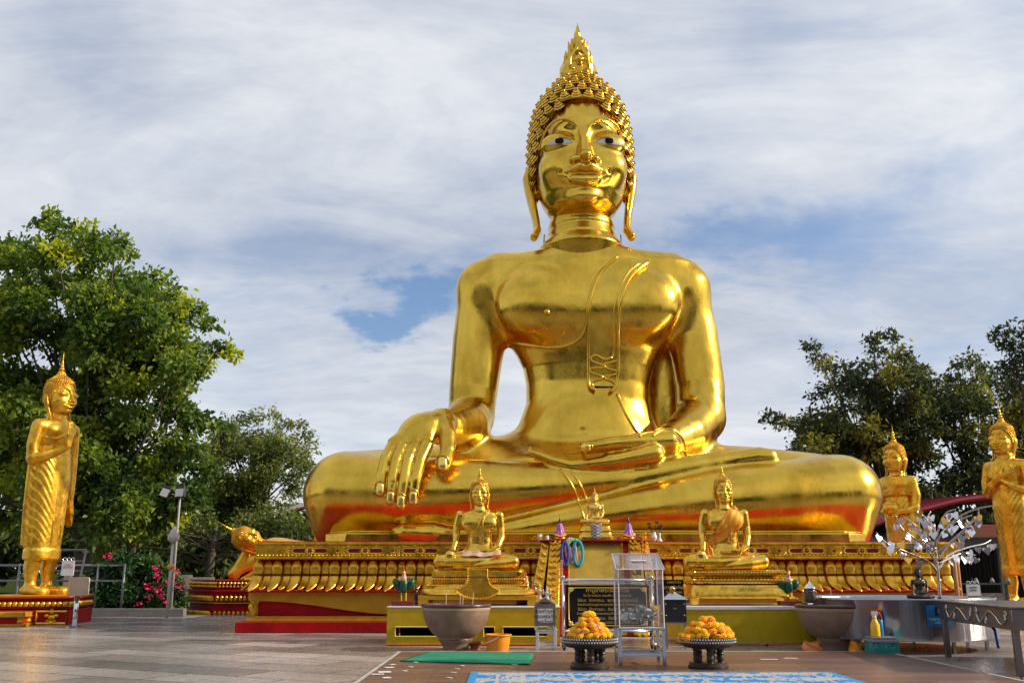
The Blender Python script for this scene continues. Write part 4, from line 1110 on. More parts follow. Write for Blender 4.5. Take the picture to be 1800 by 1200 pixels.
# ---- standing Buddhas
def standing(lab, px, ybase, Y, style, yaw, H, gold=GOLD_P, zoff=None):
    """origin at the feet; H = height to the tip of the finial"""
    p = P(px, ybase, Y)
    root = thing('standing_buddha_statue', lab, 'statue', (p[0], Y, p[2]), None, yaw)
    S = SDF()
    # unit height 100
    for s in (-1, 1):
        S.chain([(s*4.2,-.5,16,3.2),(s*4.2,.5,10,3.0),(s*4.2,.2,5,2.1),(s*4.2,0,2.2,2.3)], .8)
        S.chain([(s*4.4,1.2,1.4,1.9),(s*4.8,-4,1.2,2.0),(s*5.2,-7.5,1.0,2.1)], 1.0, sc=(1.15,1,.72))
        for i in range(5): S.cap((s*(3.4+i*.85),-7.2,.9), (s*(3.5+i*.9),-9.6+abs(i-.5)*.35,.75), .55, .5, .25)
    S.prof([(15,0,0,7.4,5.2),(16,0,0,7.5,5.4),(24,0,0,7.5,5.5),(35,0,0,7.9,5.7),(48,0,0,8.5,5.8),(55,0,0,7.8,5.2),(60,0,-.1,7.0,4.7),(64,0,-.2,7.9,5.1),(67.5,0,-.1,8.6,5.0),(70,0,0,7.2,4.2),(72,0,0,3.6,3.0)], .8, p=2.3)
    S.prof([(13.5,0,0,7.8,5.7),(17.5,0,0,7.8,5.7)], .15, p=2.3)
    S.prof([(19,0,2.2,9.0,2.2),(35,0,2.2,9.9,2.2),(50,0,2.0,10.2,2.2),(62,0,1.8,9.2,2.0)], 1.2, p=2.6)
    for s in (-1, 1): S.ell((s*3.6,-3.4,66.2), (3.3,1.9,2.8), 1.0); S.cap((s*7.0,0,68.6), (s*8.2,0,68.0), 2.6, 2.6, 1.5)
    S.cap((0,0,68), (0,-.3,76), 3.4, 3.1, 1.4)
    # folds of the robe, flat centre panel
    def folds(q):
        x, y, z = q[:, 0], q[:, 1], q[:, 2]
        w = np.clip((z-19)/4, 0, 1)*np.clip((60-z)/6, 0, 1)*np.clip((np.abs(x-.5)-1.9)/1.5, 0, 1)*np.clip((-y+1.5)/2, 0, 1)
        return -.13*w*np.sin((z*.85+np.abs(x-.5)*(-1.5)+.6*np.sin(z*.22))*2.1)**3
    S.func(folds, 0, 'd')
    S.cap((-1.6,-6.0,19), (-1.2,-5.3,58), .28, .25, .15); S.cap((2.8,-6.0,19), (2.5,-5.2,56), .28, .25, .15)
    S.chain([(-7.6,-2.4,63,.32),(-4,-5.1,62.6,.36),(-.5,-5.0,64.5,.36),(2.4,-4.2,69,.36),(4.4,-2.4,72.5,.32)], .2)
    A = lambda pts, k=.8: S.chain(pts, k)
    def hand(w, tip, side, r=.62, spread=.62, thumb=None):
        w = np.array(w, float); tip = np.array(tip, float); side = np.array(side, float)
        mid = w+(tip-w)*.45
        for i in range(4):
            o = side*(i-1.5)*spread; L_ = 1-.10*abs(i-1.3)
            S.chain([(*(w+o*.6), 1.0), (*(mid+o*1.6), .85)], .5)
            S.chain([(*(mid+o*1.7), r), (*(w+(tip-w)*(.45+.5*L_)+o*1.75), r*.72)], .12)
        if thumb is not None: S.chain([(*w, 1.0), (*(w+np.array(thumb)*.5), .8), (*(w+np.array(thumb)), .55)], .3)
    if style == 'raised':     # the figure's right hand raised, the other hanging
        A([(-9.2,0,68,2.7),(-10.4,.6,60,2.4),(-10.2,.3,54,2.2)]); A([(-10.2,.3,54,2.2),(-7.2,-5.5,55.5,1.8),(-4.2,-10.5,58.5,1.35)])
        hand((-3.8,-11.2,59.3), (-3.2,-12.0,70), (1,.15,0), thumb=(2.4,.6,3.4))
        A([(9.2,0,68,2.7),(10.6,.4,58,2.3),(11,0,47,1.9),(11,-.6,38,1.35)]); hand((11,-.7,37), (10.8,-1.2,26.5), (0,1,0), thumb=(-.4,-2.0,-4))
    elif style == 'crossed':
        A([(-9.2,0,68,2.7),(-10.8,-.6,60,2.4),(-10.2,-2,54.5,2.1)]); A([(-10.2,-2,54.5,2.1),(-5,-7,58,1.8),(1.0,-7.6,62.5,1.3)])
        A([(9.2,0,68,2.7),(10.8,-.6,60,2.4),(10.2,-2,54.5,2.1)]); A([(10.2,-2,54.5,2.1),(5,-6.6,57.5,1.8),(-1.0,-6.6,61.5,1.3)])
        hand((1.6,-7.9,63), (7.2,-6.2,66.5), (-.4,0,1), thumb=(1.5,-.3,3)); hand((-1.6,-6.9,62), (-7,-5.8,65.5), (.4,0,1), thumb=(-1.2,-.6,3))
    else:                     # both hands holding an alms bowl at the waist
        for s in (-1, 1):
            A([(s*9.2,0,68,2.7),(s*10.8,-.3,60,2.5),(s*10.4,-1.6,53,2.3)]); A([(s*10.4,-1.6,53,2.3),(s*8,-6,51.5,1.8),(s*4.6,-8.4,51,1.4)])
            hand((s*4.4,-8.6,51), (s*.6,-10.6,49), (0,.3,1), thumb=(-s*1.2,.2,2.4))
        S.prof([(60,0,0,9.0,5.6),(66,0,0,9.6,5.6),(71,0,0,8.8,4.8)], .6, p=2.4)
    v, f = S.mesh((-17,-17,-1), (17,10,80), .42)
    k = H/100.0; pl = [(v*k, f)]
    # heads are added in the statue's own frame
    loc = root.location.copy(); root.location = (0, 0, 0)
    add_head(root, pl, np.array([0,-.3,81.8])*k, 5.3*k, False, zs=.93, gold=gold, eyes=False)
    if style == 'bowl':
        m = MB(); m.lathe([(2.2,0),(3.9,1.2),(4.5,3.2),(4.2,5.0),(3.7,5.8),(3.9,6.1),(3.2,6.9),(1.5,7.6),(.1,7.8)], n=24); m.xf(lambda a: (a+np.array([0,-8.8,49]))*k); part('alms_bowl', m, gold, root, smooth=True)
    v, f = join_np(pl); link('body', mesh_np('body', v, f, gold, smooth=True), root)
    root.location = loc
    return root, k
LY = float(G(100,1100)[1])+1.6
SL, kL = standing('standing gold Buddha with one palm raised on the red pedestal at the far left', 66, 1043, LY, 'raised', radians(69), 6.75)
def red_pedestal(px, yb, yt, Y, hw, lab, offer=True):
    p = P(px, yb, Y); z1 = float(P(px, yt, Y)[2]); W = MPP(yt, Y)
    root = thing('red_pedestal', lab, 'pedestal', (p[0], Y, 0)); rz = radians(8)
    c = (p[0], Y); h = z1
    m = MB(); m.box((c[0],c[1],h*.25), (hw*2,hw*2,h*.5), rz=rz); part('plinth', m, RED, root, bevel=.015)
    m = MB(); m.box((c[0],c[1],h*.70), (hw*1.9,hw*1.9,h*.34), rz=rz); m.box((c[0],c[1],h*.90), (hw*2.04,hw*2.04,h*.06), rz=rz); part('drum', m, RED, root, bevel=.01)
    m = MB(); m.box((c[0],c[1],h*.965), (hw*1.96,hw*1.96,h*.07), rz=rz); part('top_slab', m, GOLD_F, root, bevel=.01)
    R = np.array(rotm('Z', rz)); m = MB()
    for row, (zz, up) in enumerate(((h*.60, 1), (h*.74, -1))):
        for side in range(4):
            Rs = np.array(rotm('Z', side*pi/2)) 
            n = 15
            for i in range(n):
                q = np.array([(-1+2*(i+.5)/n)*hw*.95, -hw*.955, 0]) @ Rs.T @ R.T
                g = np.array(petal_np(hw*2/n*1.05, h*.15, .05, lambda t: -.04*t, n=5, mrow=6))*np.array([1,1,up])
                g = g @ Rs.T @ R.T + np.array([c[0]+q[0], c[1]+q[1], zz+(0 if up > 0 else h*.05)])
                m.grid(g if up > 0 else g[::-1])
    o = part('petal_band', m, GOLD_P, root, smooth=True); so = o.modifiers.new('s', 'SOLIDIFY'); so.thickness = .02; so.offset = -1
    if offer:
        m = MB()
        q = np.array([-hw*.35, -hw-.35, 0]) @ R.T
        m.box((c[0]+q[0], c[1]+q[1], h*.38), (hw*1.05,.7,h*.16), rz=rz); m.box((c[0]+q[0], c[1]+q[1], .03), (hw*1.15,.8,.06), rz=rz)
        for s in (-1, 1):
            for sy in (-1, 1):
                w = np.array([-hw*.35+s*hw*.46, -hw-.35+sy*.28, 0]) @ R.T; m.lathe([(.05,0),(.09,h*.08),(.06,h*.16),(.12,h*.27)], (c[0]+w[0], c[1]+w[1], .05), 10)
        part('offering_step', m, GOLD_F, root, bevel=.01)
        m = MB(); m.box((c[0]+q[0], c[1]+q[1], h*.2), (hw*.9,.55,h*.26), rz=rz); part('step_core', m, RED, root)
        w = np.array([hw*.62, -hw-.012, 0]) @ R.T; m = MB(); W_, H_ = hw*.34, h*.40
        X = np.array([1,0,0]) @ R.T
        def pt(a, b, d=0.0): e = np.array([0,-1,0]) @ R.T; return tuple(np.array([c[0]+w[0], c[1]+w[1], h*.25])+X*a+np.array([0,0,b])+e*d)
        m.tube([pt(-W_,-H_/2), pt(W_,-H_/2), pt(W_,H_/2), pt(-W_,H_/2), pt(-W_,-H_/2)], .035, 6)
        part('panel_border', m, GOLD_P, root)
        m = MB()
        for a, b, r in ((0,0,.10),(0,.14,.07),(0,-.14,.07),(.13,.05,.07),(-.13,.05,.07),(.1,-.1,.05),(-.1,-.1,.05),(0,.22,.04)): m.ball(pt(a*.9, b*.9), (r,.04,r*.7), n=8, m=5)
        part('flower_relief', m, GOLD_P, root)
    return root
red_pedestal(66, 1095, 1044, LY, 70*MPP(1044, LY), 'red pedestal with gold petal bands under the standing Buddha at the far left')
SR, _ = standing('standing gold Buddha with both hands crossed on its chest at the right edge', 1797, 1060, float(G(1780,1086)[1])+1.5, 'crossed', radians(-56), 6.4)
FRY2 = 31.6
SB_, _ = standing('standing gold Buddha holding an alms bowl behind the right knee', 1597, 1064, FRY2, 'bowl', radians(-50), 5.8)
SC_, _ = standing('partly hidden standing gold Buddha behind the left knee of the giant', 572, 1040, 36.5, 'raised', radians(20), 5.1)
for r_, Yr, lab in ((SR, SR.location.y, 'red pedestal under the Buddha with crossed hands'), (SB_, FRY2, 'red pedestal under the Buddha holding an alms bowl'), (SC_, 36.5, 'red pedestal behind the left end of the lotus pedestal')):
    zt_ = r_.location.z; root = thing('red_pedestal', lab, 'pedestal', (r_.location.x, Yr, 0))
    m = MB(); m.box((r_.location.x, Yr, zt_*.45), (2.6,2.6,zt_*.9)); part('drum', m, RED, root, bevel=.02)
    m = MB(); m.box((r_.location.x, Yr, zt_*.95-.003), (2.4,2.4,zt_*.1)); part('top_slab', m, GOLD_F, root, bevel=.02)
# ---- reclining Buddha and its octagonal red tiers
def reclining():
    Y = float(G(375,1083)[1])+1.0
    lab = 'reclining gold Buddha resting its cheek on one hand beside the lotus pedestal'
    W = MPP(1000, Y)
    def q(x, y, dy=0.0): return P(x, y, Y+1.2+dy)
    b0 = q(420, 1018)
    root = thing('reclining_buddha_statue', lab, 'statue', (b0[0], b0[1], b0[2]))
    S = SDF(); k = MPP(960, Y+1.2)
    el = q(410,1008)
    S.chain([(*el, 9*k), (*q(425,985), 8*k), (*q(433,968), 7*k), (*q(434,962), 6*k)], .05)     # forearm up to the cheek
    S.chain([(*el, 9*k), (*q(432,993,.1), 10.5*k), (*q(462,975,.3), 14*k)], .08)               # upper arm back to the shoulder
    for i in range(4): S.chain([(*q(434,966,-.02+i*.07), 3.2*k), (*q(430-i*1.2,956,.0+i*.07), 2.4*k), (*q(424-i*1.5,949,.02+i*.07), 2.0*k)], .02)
    S.chain([(*q(445,985,.5), 18*k), (*q(478,965,.7), 20*k), (*q(520,968,.8), 19*k), (*q(600,975,.8), 17*k), (*q(760,985,.8), 14*k)], .3)
    S.chain([(*q(430,962,.3), 8*k), (*q(455,978,.5), 12*k)], .1)
    S.ell(q(490,965,.5), (26*k, .5, 19*k), .2)
    v, f = S.mesh((b0[0]-2, Y-1, .2), (b0[0]+9, Y+4, 3.6), .05)
    R = np.array(rotm('Y', radians(-52)) @ rotm('Z', radians(12)) )
    hc = q(434, 947); pl = [(v, f)]
    # crown points to the upper left, the face turns to the viewer
    R = np.array(Matrix.Rotation(radians(22), 3, 'Z') @ Matrix.Rotation(radians(-58), 3, 'Y') @ Matrix.Rotation(radians(34), 3, 'Z'))
    add_head(root, pl, hc, 17*k, False, rot=R, zs=.85, gold=GOLD_P, eyes=False)
    v, f = join_np(pl); link('body', mesh_np('body', v-root_loc(root), f, GOLD_P, smooth=True), root)
    # tiers
    ped = thing('red_tiered_pedestal', 'red tiered pedestal with gold petal rows under the reclining Buddha', 'pedestal', (b0[0]+3, Y+1.5, 0))
    xc, xl = xat(376,1083,Y), xat(333,1075,Y+2.0)
    def oct(e): return [(xc-e*.4, Y-e), (xc+9, Y-e), (xc+9, Y+4+e), (xc, Y+4+e), (xl-e, Y+3.2), (xl-e, Y+1.6)]
    zz = lambda y: zat(y, Y, 400)
    m = MB()
    for e, y0, y1 in ((.0,1083,1078), (-.12,1078,1060), (-.02,1061,1056), (.06,1040,1036), (-.15,1036,1022), (-.08,1021,1019)): m.prism(oct(e), 'z', zz(y0), zz(y1))
    m.prism(oct(-.04), 'z', zz(1056), zz(1040)); part('tiers', m, RED, ped, bevel=.01)
    m = MB(); m.prism(oct(.03), 'z', zz(1060), zz(1058.5)); part('gold_fillet', m, GOLD_F, ped)
    def band(y0, y1, e, pw, flip):
        m = MB(); pts = oct(e); segs = ((pts[5], pts[0]), (pts[0], pts[1]))
        for a, b in segs:
            a, b = np.array(a), np.array(b); L_ = min(np.linalg.norm(b-a), 5.2); d = (b-a)/np.linalg.norm(b-a); ang = atan2(d[1], d[0]); n = int(L_/pw)
            for i in range(n):
                c = a+d*(i+.5)*pw
                g = np.array(petal_np(pw*.98, abs(zz(y1)-zz(y0)), .07, lambda t: -.03*t, n=5, mrow=6))
                if flip: g = g*np.array([1,1,-1])
                g = g @ np.array(rotm('Z', ang)).T + np.array([c[0], c[1], zz(y0 if not flip else y1)])
                m.grid(g if not flip else g[::-1])
        o = part('petal_row', m, GOLD_P, ped, smooth=True); so = o.modifiers.new('s', 'SOLIDIFY'); so.thickness = .02; so.offset = -1
    band(1083,1073,.05,.15,False); band(1056,1046,.0,.15,False); band(1033,1028,-.10,.12,False); band(1027,1022,-.10,.12,True)
    # mattress edge rising behind the elbow
    m = MB(); a = q(425,1018,-.2); b = q(470,992,-.2)
    m.tube([tuple(a), tuple(b)], .07, 8); m.tube([tuple(q(430,1018,-.3)), tuple(q(520,1016,-.3))], .09, 8); part('pillow_edge', m, GOLD_P, root)
reclining()
# ================================================================ low tables, bowls, boxes and offerings
def gy(x, y, Z=0.0): return float(G(x, y, Z)[1])
YEL = mat('yellow_gold_paint', (.72,.47,.015), .42, .25, bump=.15, bscale=20, vscale=5, col2=(.60,.37,.012)); YELG = mat('olive_gold_paint', (.58,.42,.015), .35, .3, bump=.1, bscale=25, vscale=5, col2=(.48,.33,.012))
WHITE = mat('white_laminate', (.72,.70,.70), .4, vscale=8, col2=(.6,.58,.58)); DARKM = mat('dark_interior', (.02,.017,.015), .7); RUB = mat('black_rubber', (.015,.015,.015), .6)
def castor(root, x, y, r=.045, z0=0.0):
    m = MB(); m.cyl((x-.018, y, z0+r), (x+.018, y, z0+r), r, 14, 0); m.box((x, y+.01, z0+r*2.05), (.055,.07,.02), 1); m.box((x-.024, y, z0+r*1.5), (.006,.05,.055), 1); m.box((x+.024, y, z0+r*1.5), (.006,.05,.055), 1)
    return part('castor', m, [RUB, CHROME], root)
def tables():
    Yb = TY+1.75
    x0, x1 = xat(680,1100,TY), xat(984,1100,TY); zt = TZ-.004
    t = thing('low_table', 'low yellow table on castors with cut out slots under the left seated Buddha', 'table', ((x0+x1)/2, TY+.8, 0))
    zb = zat(1135,TY); z1 = zat(1068,TY); za, zc = zat(1118,TY), zat(1101,TY); za2, zc2 = zat(1122,TY), zat(1102,TY)
    m = MB(); th = .04
    slots = [(xat(695,1100,TY), xat(838,1100,TY)), (xat(850,1100,TY), xat(869,1100,TY)), (xat(884,1100,TY), xat(962,1100,TY))]
    m.box(((x0+x1)/2, TY+th/2, (zc+z1)/2), (x1-x0, th, z1-zc)); m.box(((x0+x1)/2, TY+th/2, (za+zb)/2), (x1-x0, th, za-zb))
    e = [x0]+[v for s in slots for v in s]+[x1]
    for i in range(0, len(e), 2): m.box(((e[i]+e[i+1])/2, TY+th/2, (za+zc)/2), (e[i+1]-e[i], th, zc-za))
    part('front_board', m, YEL, t)
    m = MB()
    for a, b in slots: m.tube([(a,TY-.006,za),(b,TY-.006,za),(b,TY-.006,zc),(a,TY-.006,zc),(a,TY-.006,za)], .012, 4)
    part('slot_trim', m, mat('lemon_trim', (.70,.62,.03), .4), t)
    m = MB(); m.box((x0+.02, (TY+Yb)/2+.02, (zb+z1)/2), (.04, Yb-TY-.08, z1-zb)); part('side_board', m, YEL, t); m = MB(); m.box((x1-.02, (TY+Yb)/2+.02, (zb+z1)/2), (.04, Yb-TY-.08, z1-zb)); part('side_board', m, YEL, t)
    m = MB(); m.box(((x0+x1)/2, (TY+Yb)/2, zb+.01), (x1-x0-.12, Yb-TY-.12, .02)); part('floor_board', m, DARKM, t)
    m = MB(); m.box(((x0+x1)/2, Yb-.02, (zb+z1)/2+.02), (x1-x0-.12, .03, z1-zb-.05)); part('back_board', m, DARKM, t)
    m = MB(); m.box(((x0+x1)/2, (TY+Yb)/2, (z1+zt)/2+.001), (x1-x0+.03, Yb-TY+.03, zt-z1-.002)); part('table_top', m, WHITE, t, bevel=.005)
    m = MB(); m.box(((x0+x1)/2, TY-.004, zb+.012), (x1-x0, .008, .03)); part('red_skirt', m, RED, t)
    for x in (x0+.18, (x0+x1)/2, x1-.18):
        for y in (TY+.12, Yb-.15): castor(t, x, y)
    x0, x1 = xat(1196,1100,TY), xat(1502,1100,TY); zb = zat(1129,TY)
    t = thing('low_table', 'low olive yellow table with a plain front and white edge under the orange sashed Buddha', 'table', ((x0+x1)/2, TY+.8, 0))
    z1 = zat(1071,TY)
    m = MB(); m.box(((x0+x1)/2, TY+.02, (zb+z1)/2), (x1-x0, .04, z1-zb)); part('front_board', m, YELG, t)
    for X in (x0+.02, x1-.02): m = MB(); m.box((X, (TY+Yb)/2+.02, (zb+z1)/2), (.04, Yb-TY-.08, z1-zb)); part('side_board', m, YELG, t)
    m = MB(); m.box(((x0+x1)/2, (TY+Yb)/2, (z1+zt)/2+.001), (x1-x0+.03, Yb-TY+.03, zt-z1-.002)); part('table_top', m, WHITE, t, bevel=.005)
    m = MB(); m.box(((x0+x1)/2, TY+.01, zb-.012), (x1-x0, .05, .022)); part('bottom_rail', m, CHROME, t)
    for x in (x0+.25, x1-.35, (x0+x1)/2):
        for y in (TY+.12, Yb-.15): castor(t, x, y)
tables()
CLAY = mat('brown_glazed_clay', (.20,.125,.088), .42, bump=.3, bscale=30, vscale=5, col2=(.28,.20,.145), rvar=.15, bdist=.006); GLZ = mat('purple_brown_glaze', (.075,.028,.03), .3, vscale=6, col2=(.13,.05,.045)); CREAM = mat('cream_line', (.50,.40,.24), .5)
SAND = mat('incense_ash', (.32,.29,.25), .95, bump=.8, bscale=40); TERRA = mat('terracotta', (.42,.15,.07), .7, vscale=9, col2=(.33,.11,.05))
def pot(px, yb, yt, wpx, lab, name='water_bowl', inc=()):
    Yf = gy(px, yb, .0)
    R = wpx/2*MPP(yt, Yf); Y = Yf+R*.33; R = wpx/2*MPP(yt, Y); H = zat(yt, Y-R)
    cx = xat(px, yt, Y)
    t = thing('glazed_bowl', lab, 'bowl', (cx, Y, 0))
    m = MB(); prof = [(.36,0),(.37,.02),(.36,.05),(.42,.14),(.475,.19),(.49,.21),(.49,.235),(.475,.25),(.53,.27),(.67,.36),(.81,.50),(.90,.66),(.945,.80),(.965,.92),(.97,.93)]
    inner = [(.90,.93),(.86,.80),(.70,.60),(.0001,.52)]
    m.lathe([(r*R, z*H) for r, z in prof]+[(r*R, z*H) for r, z in inner], (cx,Y,0), 48, cap=False); m.lathe([(.36*R,0),(.001,0)], (cx,Y,.003), 48, cap=False); part('bowl', m, CLAY, t, smooth=True)
    m = MB(); m.lathe([(.965*R,.925*H),(.995*R,.935*H),(1.0*R,.96*H),(.99*R,.99*H),(.95*R,H),(.91*R,.985*H),(.90*R,.93*H)], (cx,Y,0), 48, cap=False); part('rim', m, GLZ, t, smooth=True)
    for zz, r in ((.90,.962),(.875,.952),(.262,.492)):
        m = MB(); a = np.linspace(0, 2*pi, 49); m.tube([(cx+cos(q)*R*r, Y+sin(q)*R*r, zz*H) for q in a], .009, 5); part('ring_line', m, CREAM, t, smooth=True)
    m = MB(); m.lathe([(.487*R,.212*H),(.496*R,.222*H),(.487*R,.233*H)], (cx,Y,0), 48, cap=False); part('foot_band', m, GLZ, t, smooth=True)
    m = MB(); m.lathe([(.86*R,.80*H),(.4*R,.83*H),(.001,.84*H)], (cx,Y,0), 32, cap=False); part('ash', m, SAND, t, smooth=True)
    yf = Y-.90*R
    for a, b in ((-.12,.66),(.02,.64)):
        m = MB(); s = [(cx+(a+dx)*R, Y-R*(.88-abs(a+dx)*.25)-.004, (b+dz)*H) for dx, dz in ((0,.02),(.03,.05),(.05,.0),(.07,.04),(.10,.01),(.08,-.02))]; m.tube(s, .006, 4); part('chalk_scribble', m, mat('white_chalk', (.6,.6,.6), .8), t)
    k = 0
    for dx, top, cl in inc:
        x = xat(dx, yt, Y-.2*R); m = MB(); m.cyl((x, Y-.2*R+k*.03, .82*H), (x+.01*k, Y-.2*R+k*.03, zat(top, Y-.2*R)), .007, 6); k += 1
        o = solo('incense_stick', m, mat('incense_pink', (.62,.42,.36), .8), lab_inc[(px, dx)], 'incense', 'incense sticks standing in the bowls')
    return cx, Y, R, H
lab_inc = {(802,784): 'leftmost incense stick in the left bowl', (802,808): 'middle incense stick in the left bowl', (802,812): 'short incense stick close beside the middle one in the left bowl', (802,829): 'rightmost and tallest incense stick in the left bowl',
           (1466,1462): 'single incense stick standing in the right bowl'}
PL = pot(802, 1142, 1062, 124, 'large brown glazed bowl of incense ash left of the orange bucket', inc=((784,1042,0),(808,1044,0),(812,1045,0),(829,1041,0)))
PR = pot(1466, 1143, 1063, 135, 'large brown glazed bowl in front of the right end of the olive yellow table', inc=((1462,1032,0),))
# buckets
def bucket():
    Y = gy(875,1145)+.22; cx = xat(875,1130,Y); r = 23*MPP(1115,Y); h = zat(1114,Y)
    t = thing('plastic_bucket', 'orange plastic bucket with a wire handle beside the left bowl', 'bucket', (cx, Y, 0)); O = mat('orange_plastic', (.86,.30,.012), .35, vscale=7, col2=(.74,.22,.01))
    m = MB(); m.lathe([(.82*r,0),(.97*r,h*.86),(.97*r,h),(.93*r,h),(.92*r,h*.86),(.78*r,.02),(.001,.02)], (cx,Y,.003), 36, cap=False); m.lathe([(.001,0),(.82*r,0)], (cx,Y,.003), 36, cap=False); m.lathe([(.97*r,h*.90),(1.06*r,h*.91),(1.07*r,h*.985),(.97*r,h)], (cx,Y,.003), 36, cap=False); part('tub', m, O, t, smooth=True)
    m = MB(); m.tube(smooth_poly([(cx-.95*r,Y-.2*r,h*.88),(cx-.85*r,Y-.75*r,h*.55),(cx-.3*r,Y-1.02*r,h*.72),(cx+.1*r,Y-1.02*r,h*.90)], 6), .007, 5); part('handle', m, CHROME, t)
bucket()
def flower_pot():
    Y = gy(838,1142)+.2; cx = xat(836,1135,Y); r = 12*MPP(1128,Y); h = zat(1127,Y); m = MB()
    m.lathe([(.70*r,0),(.9*r,h*.8),(1.05*r,h*.8),(1.08*r,h),(.95*r,h),(.85*r,h*.6),(.001,h*.6)], (cx,Y,0), 24, cap=False); m.lathe([(.001,.001),(.7*r,.001)], (cx,Y,0), 24, cap=False)
    solo('terracotta_pot', m, TERRA, 'small terracotta pot between the left bowl and the orange bucket', 'pot', smooth=True)
flower_pot()
def bag(px0, px1, yt, yb, lab, col, seed):
    rr = np.random.default_rng(seed); Y = gy((px0+px1)/2, yb)+.14; W = MPP(yb, Y); cx = xat((px0+px1)/2, yb, Y); w = (px1-px0)/2*W; h = zat(yt, Y); m = MB(); g = []
    for i in range(9):
        t = i/8; row = []
        for j in range(22):
            a = 2*pi*j/22; q = (1-.25*t+.12*sin(a*3+i*.9+seed))*(1+rr.uniform(-.07,.07)); row.append((cx+cos(a)*w*q, Y+sin(a)*.13*q, max(.006, h*t*(1+.18*sin(a*2+seed)*t))))
        g.append(row)
    m.grid(g, closed=True); m.add(g[0], [tuple(range(22))[::-1]]); m.add([(x, y, z-.03) for x, y, z in g[-1]], [tuple(range(22))])
    solo('plastic_bag', m, mat('bag_'+lab[:6], col, .35, bump=.4, bscale=18, bdist=.02), lab, 'bag', smooth=30)
bag(1410,1446,1127,1146,'crumpled orange and brown bag on the floor left of the foot of the right bowl',(.62,.20,.05),1)
bag(1494,1516,1119,1146,'upright bright orange bag at the right of the foot of the right bowl',(.88,.30,.01),4)
# ---- donation box on the white stool
def stool_box():
    Yf = gy(959,1141); d = .42; Y = Yf+d/2; W = MPP(1100, Yf); x0, x1 = xat(942,1140,Yf), xat(979,1140,Yf); cx = (x0+x1)/2; WP = mat('white_painted_wood', (.60,.60,.66), .45, vscale=9, col2=(.5,.5,.56))
    zt = zat(1108,Yf)
    t = thing('white_stool', 'small white painted wooden stool under the gabled grey donation box', 'stool', (cx, Y, 0))
    for sx in (-1, 1):
        for sy in (-1, 1): m = MB(); m.box((cx+sx*((x1-x0)/2-.03), Y+sy*(d/2-.03), zt/2), (.055,.055,zt)); part('leg', m, WP, t, bevel=.004)
    m = MB(); m.box((cx, Y, zt+.012), (x1-x0+.03, d, .024)); part('seat', m, WP, t, bevel=.005)
    for zz, nm in ((.07,'stretcher'),(zt-.045,'apron')):
        for sy in (-1, 1): m = MB(); m.box((cx, Y+sy*(d/2-.03), zz+.02), (x1-x0-.115, .03, .05)); part(nm, m, WP, t)
    zt += .026; z1 = zat(1061,Yf); z2 = zat(1049,Yf); zb = zat(1100,Yf); B = mat('grey_brown_steel', (.33,.29,.28), .35, .7, vscale=5, col2=(.26,.22,.21))
    t = thing('donation_box', 'gabled grey metal donation box with a white paper sign on the white stool', 'donation box', (cx, Y, zt))
    x0, x1 = xat(940,1080,Yf), xat(977,1080,Yf); cx = (x0+x1)/2
    m = MB(); m.prism([(x0,zb),(x1,zb),(x1,z1),(cx,z2),(x0,z1)], 'y', Yf-.01, Yf+d-.04); part('box', m, B, t, bevel=.004)
    for sx in (-1, 1): 
        for sy in (-.012, d-.10): m = MB(); m.lathe([(.03,0),(.045,.02),(.02,.05),(.04,(zb-zt)*.8),(.04,zb-zt)], (cx+sx*(x1-x0)*.42, Yf+.03+sy, zt), 10); part('foot', m, CHROME, t)
    m = MB(); m.box((cx, Yf-.013, z1+.02), (.17,.006,.03)); part('slot', m, DARKM, t)
    m = MB(); a, b = xat(945,1080,Yf), xat(972,1080,Yf); m.box(((a+b)/2, Yf-.013, (zat(1069,Yf)+zat(1094,Yf))/2), (b-a, .004, zat(1069,Yf)-zat(1094,Yf))); part('paper_sign', m, WHITE, t)
    text(t, 'lettering', 'ร่วมทำบุญ\nหลวงพ่อเงิน\nพระใหญ่', .088, ((a+b)/2, Yf-.017, zat(1076,Yf)), DTXT, line=1.05)
stool_box()
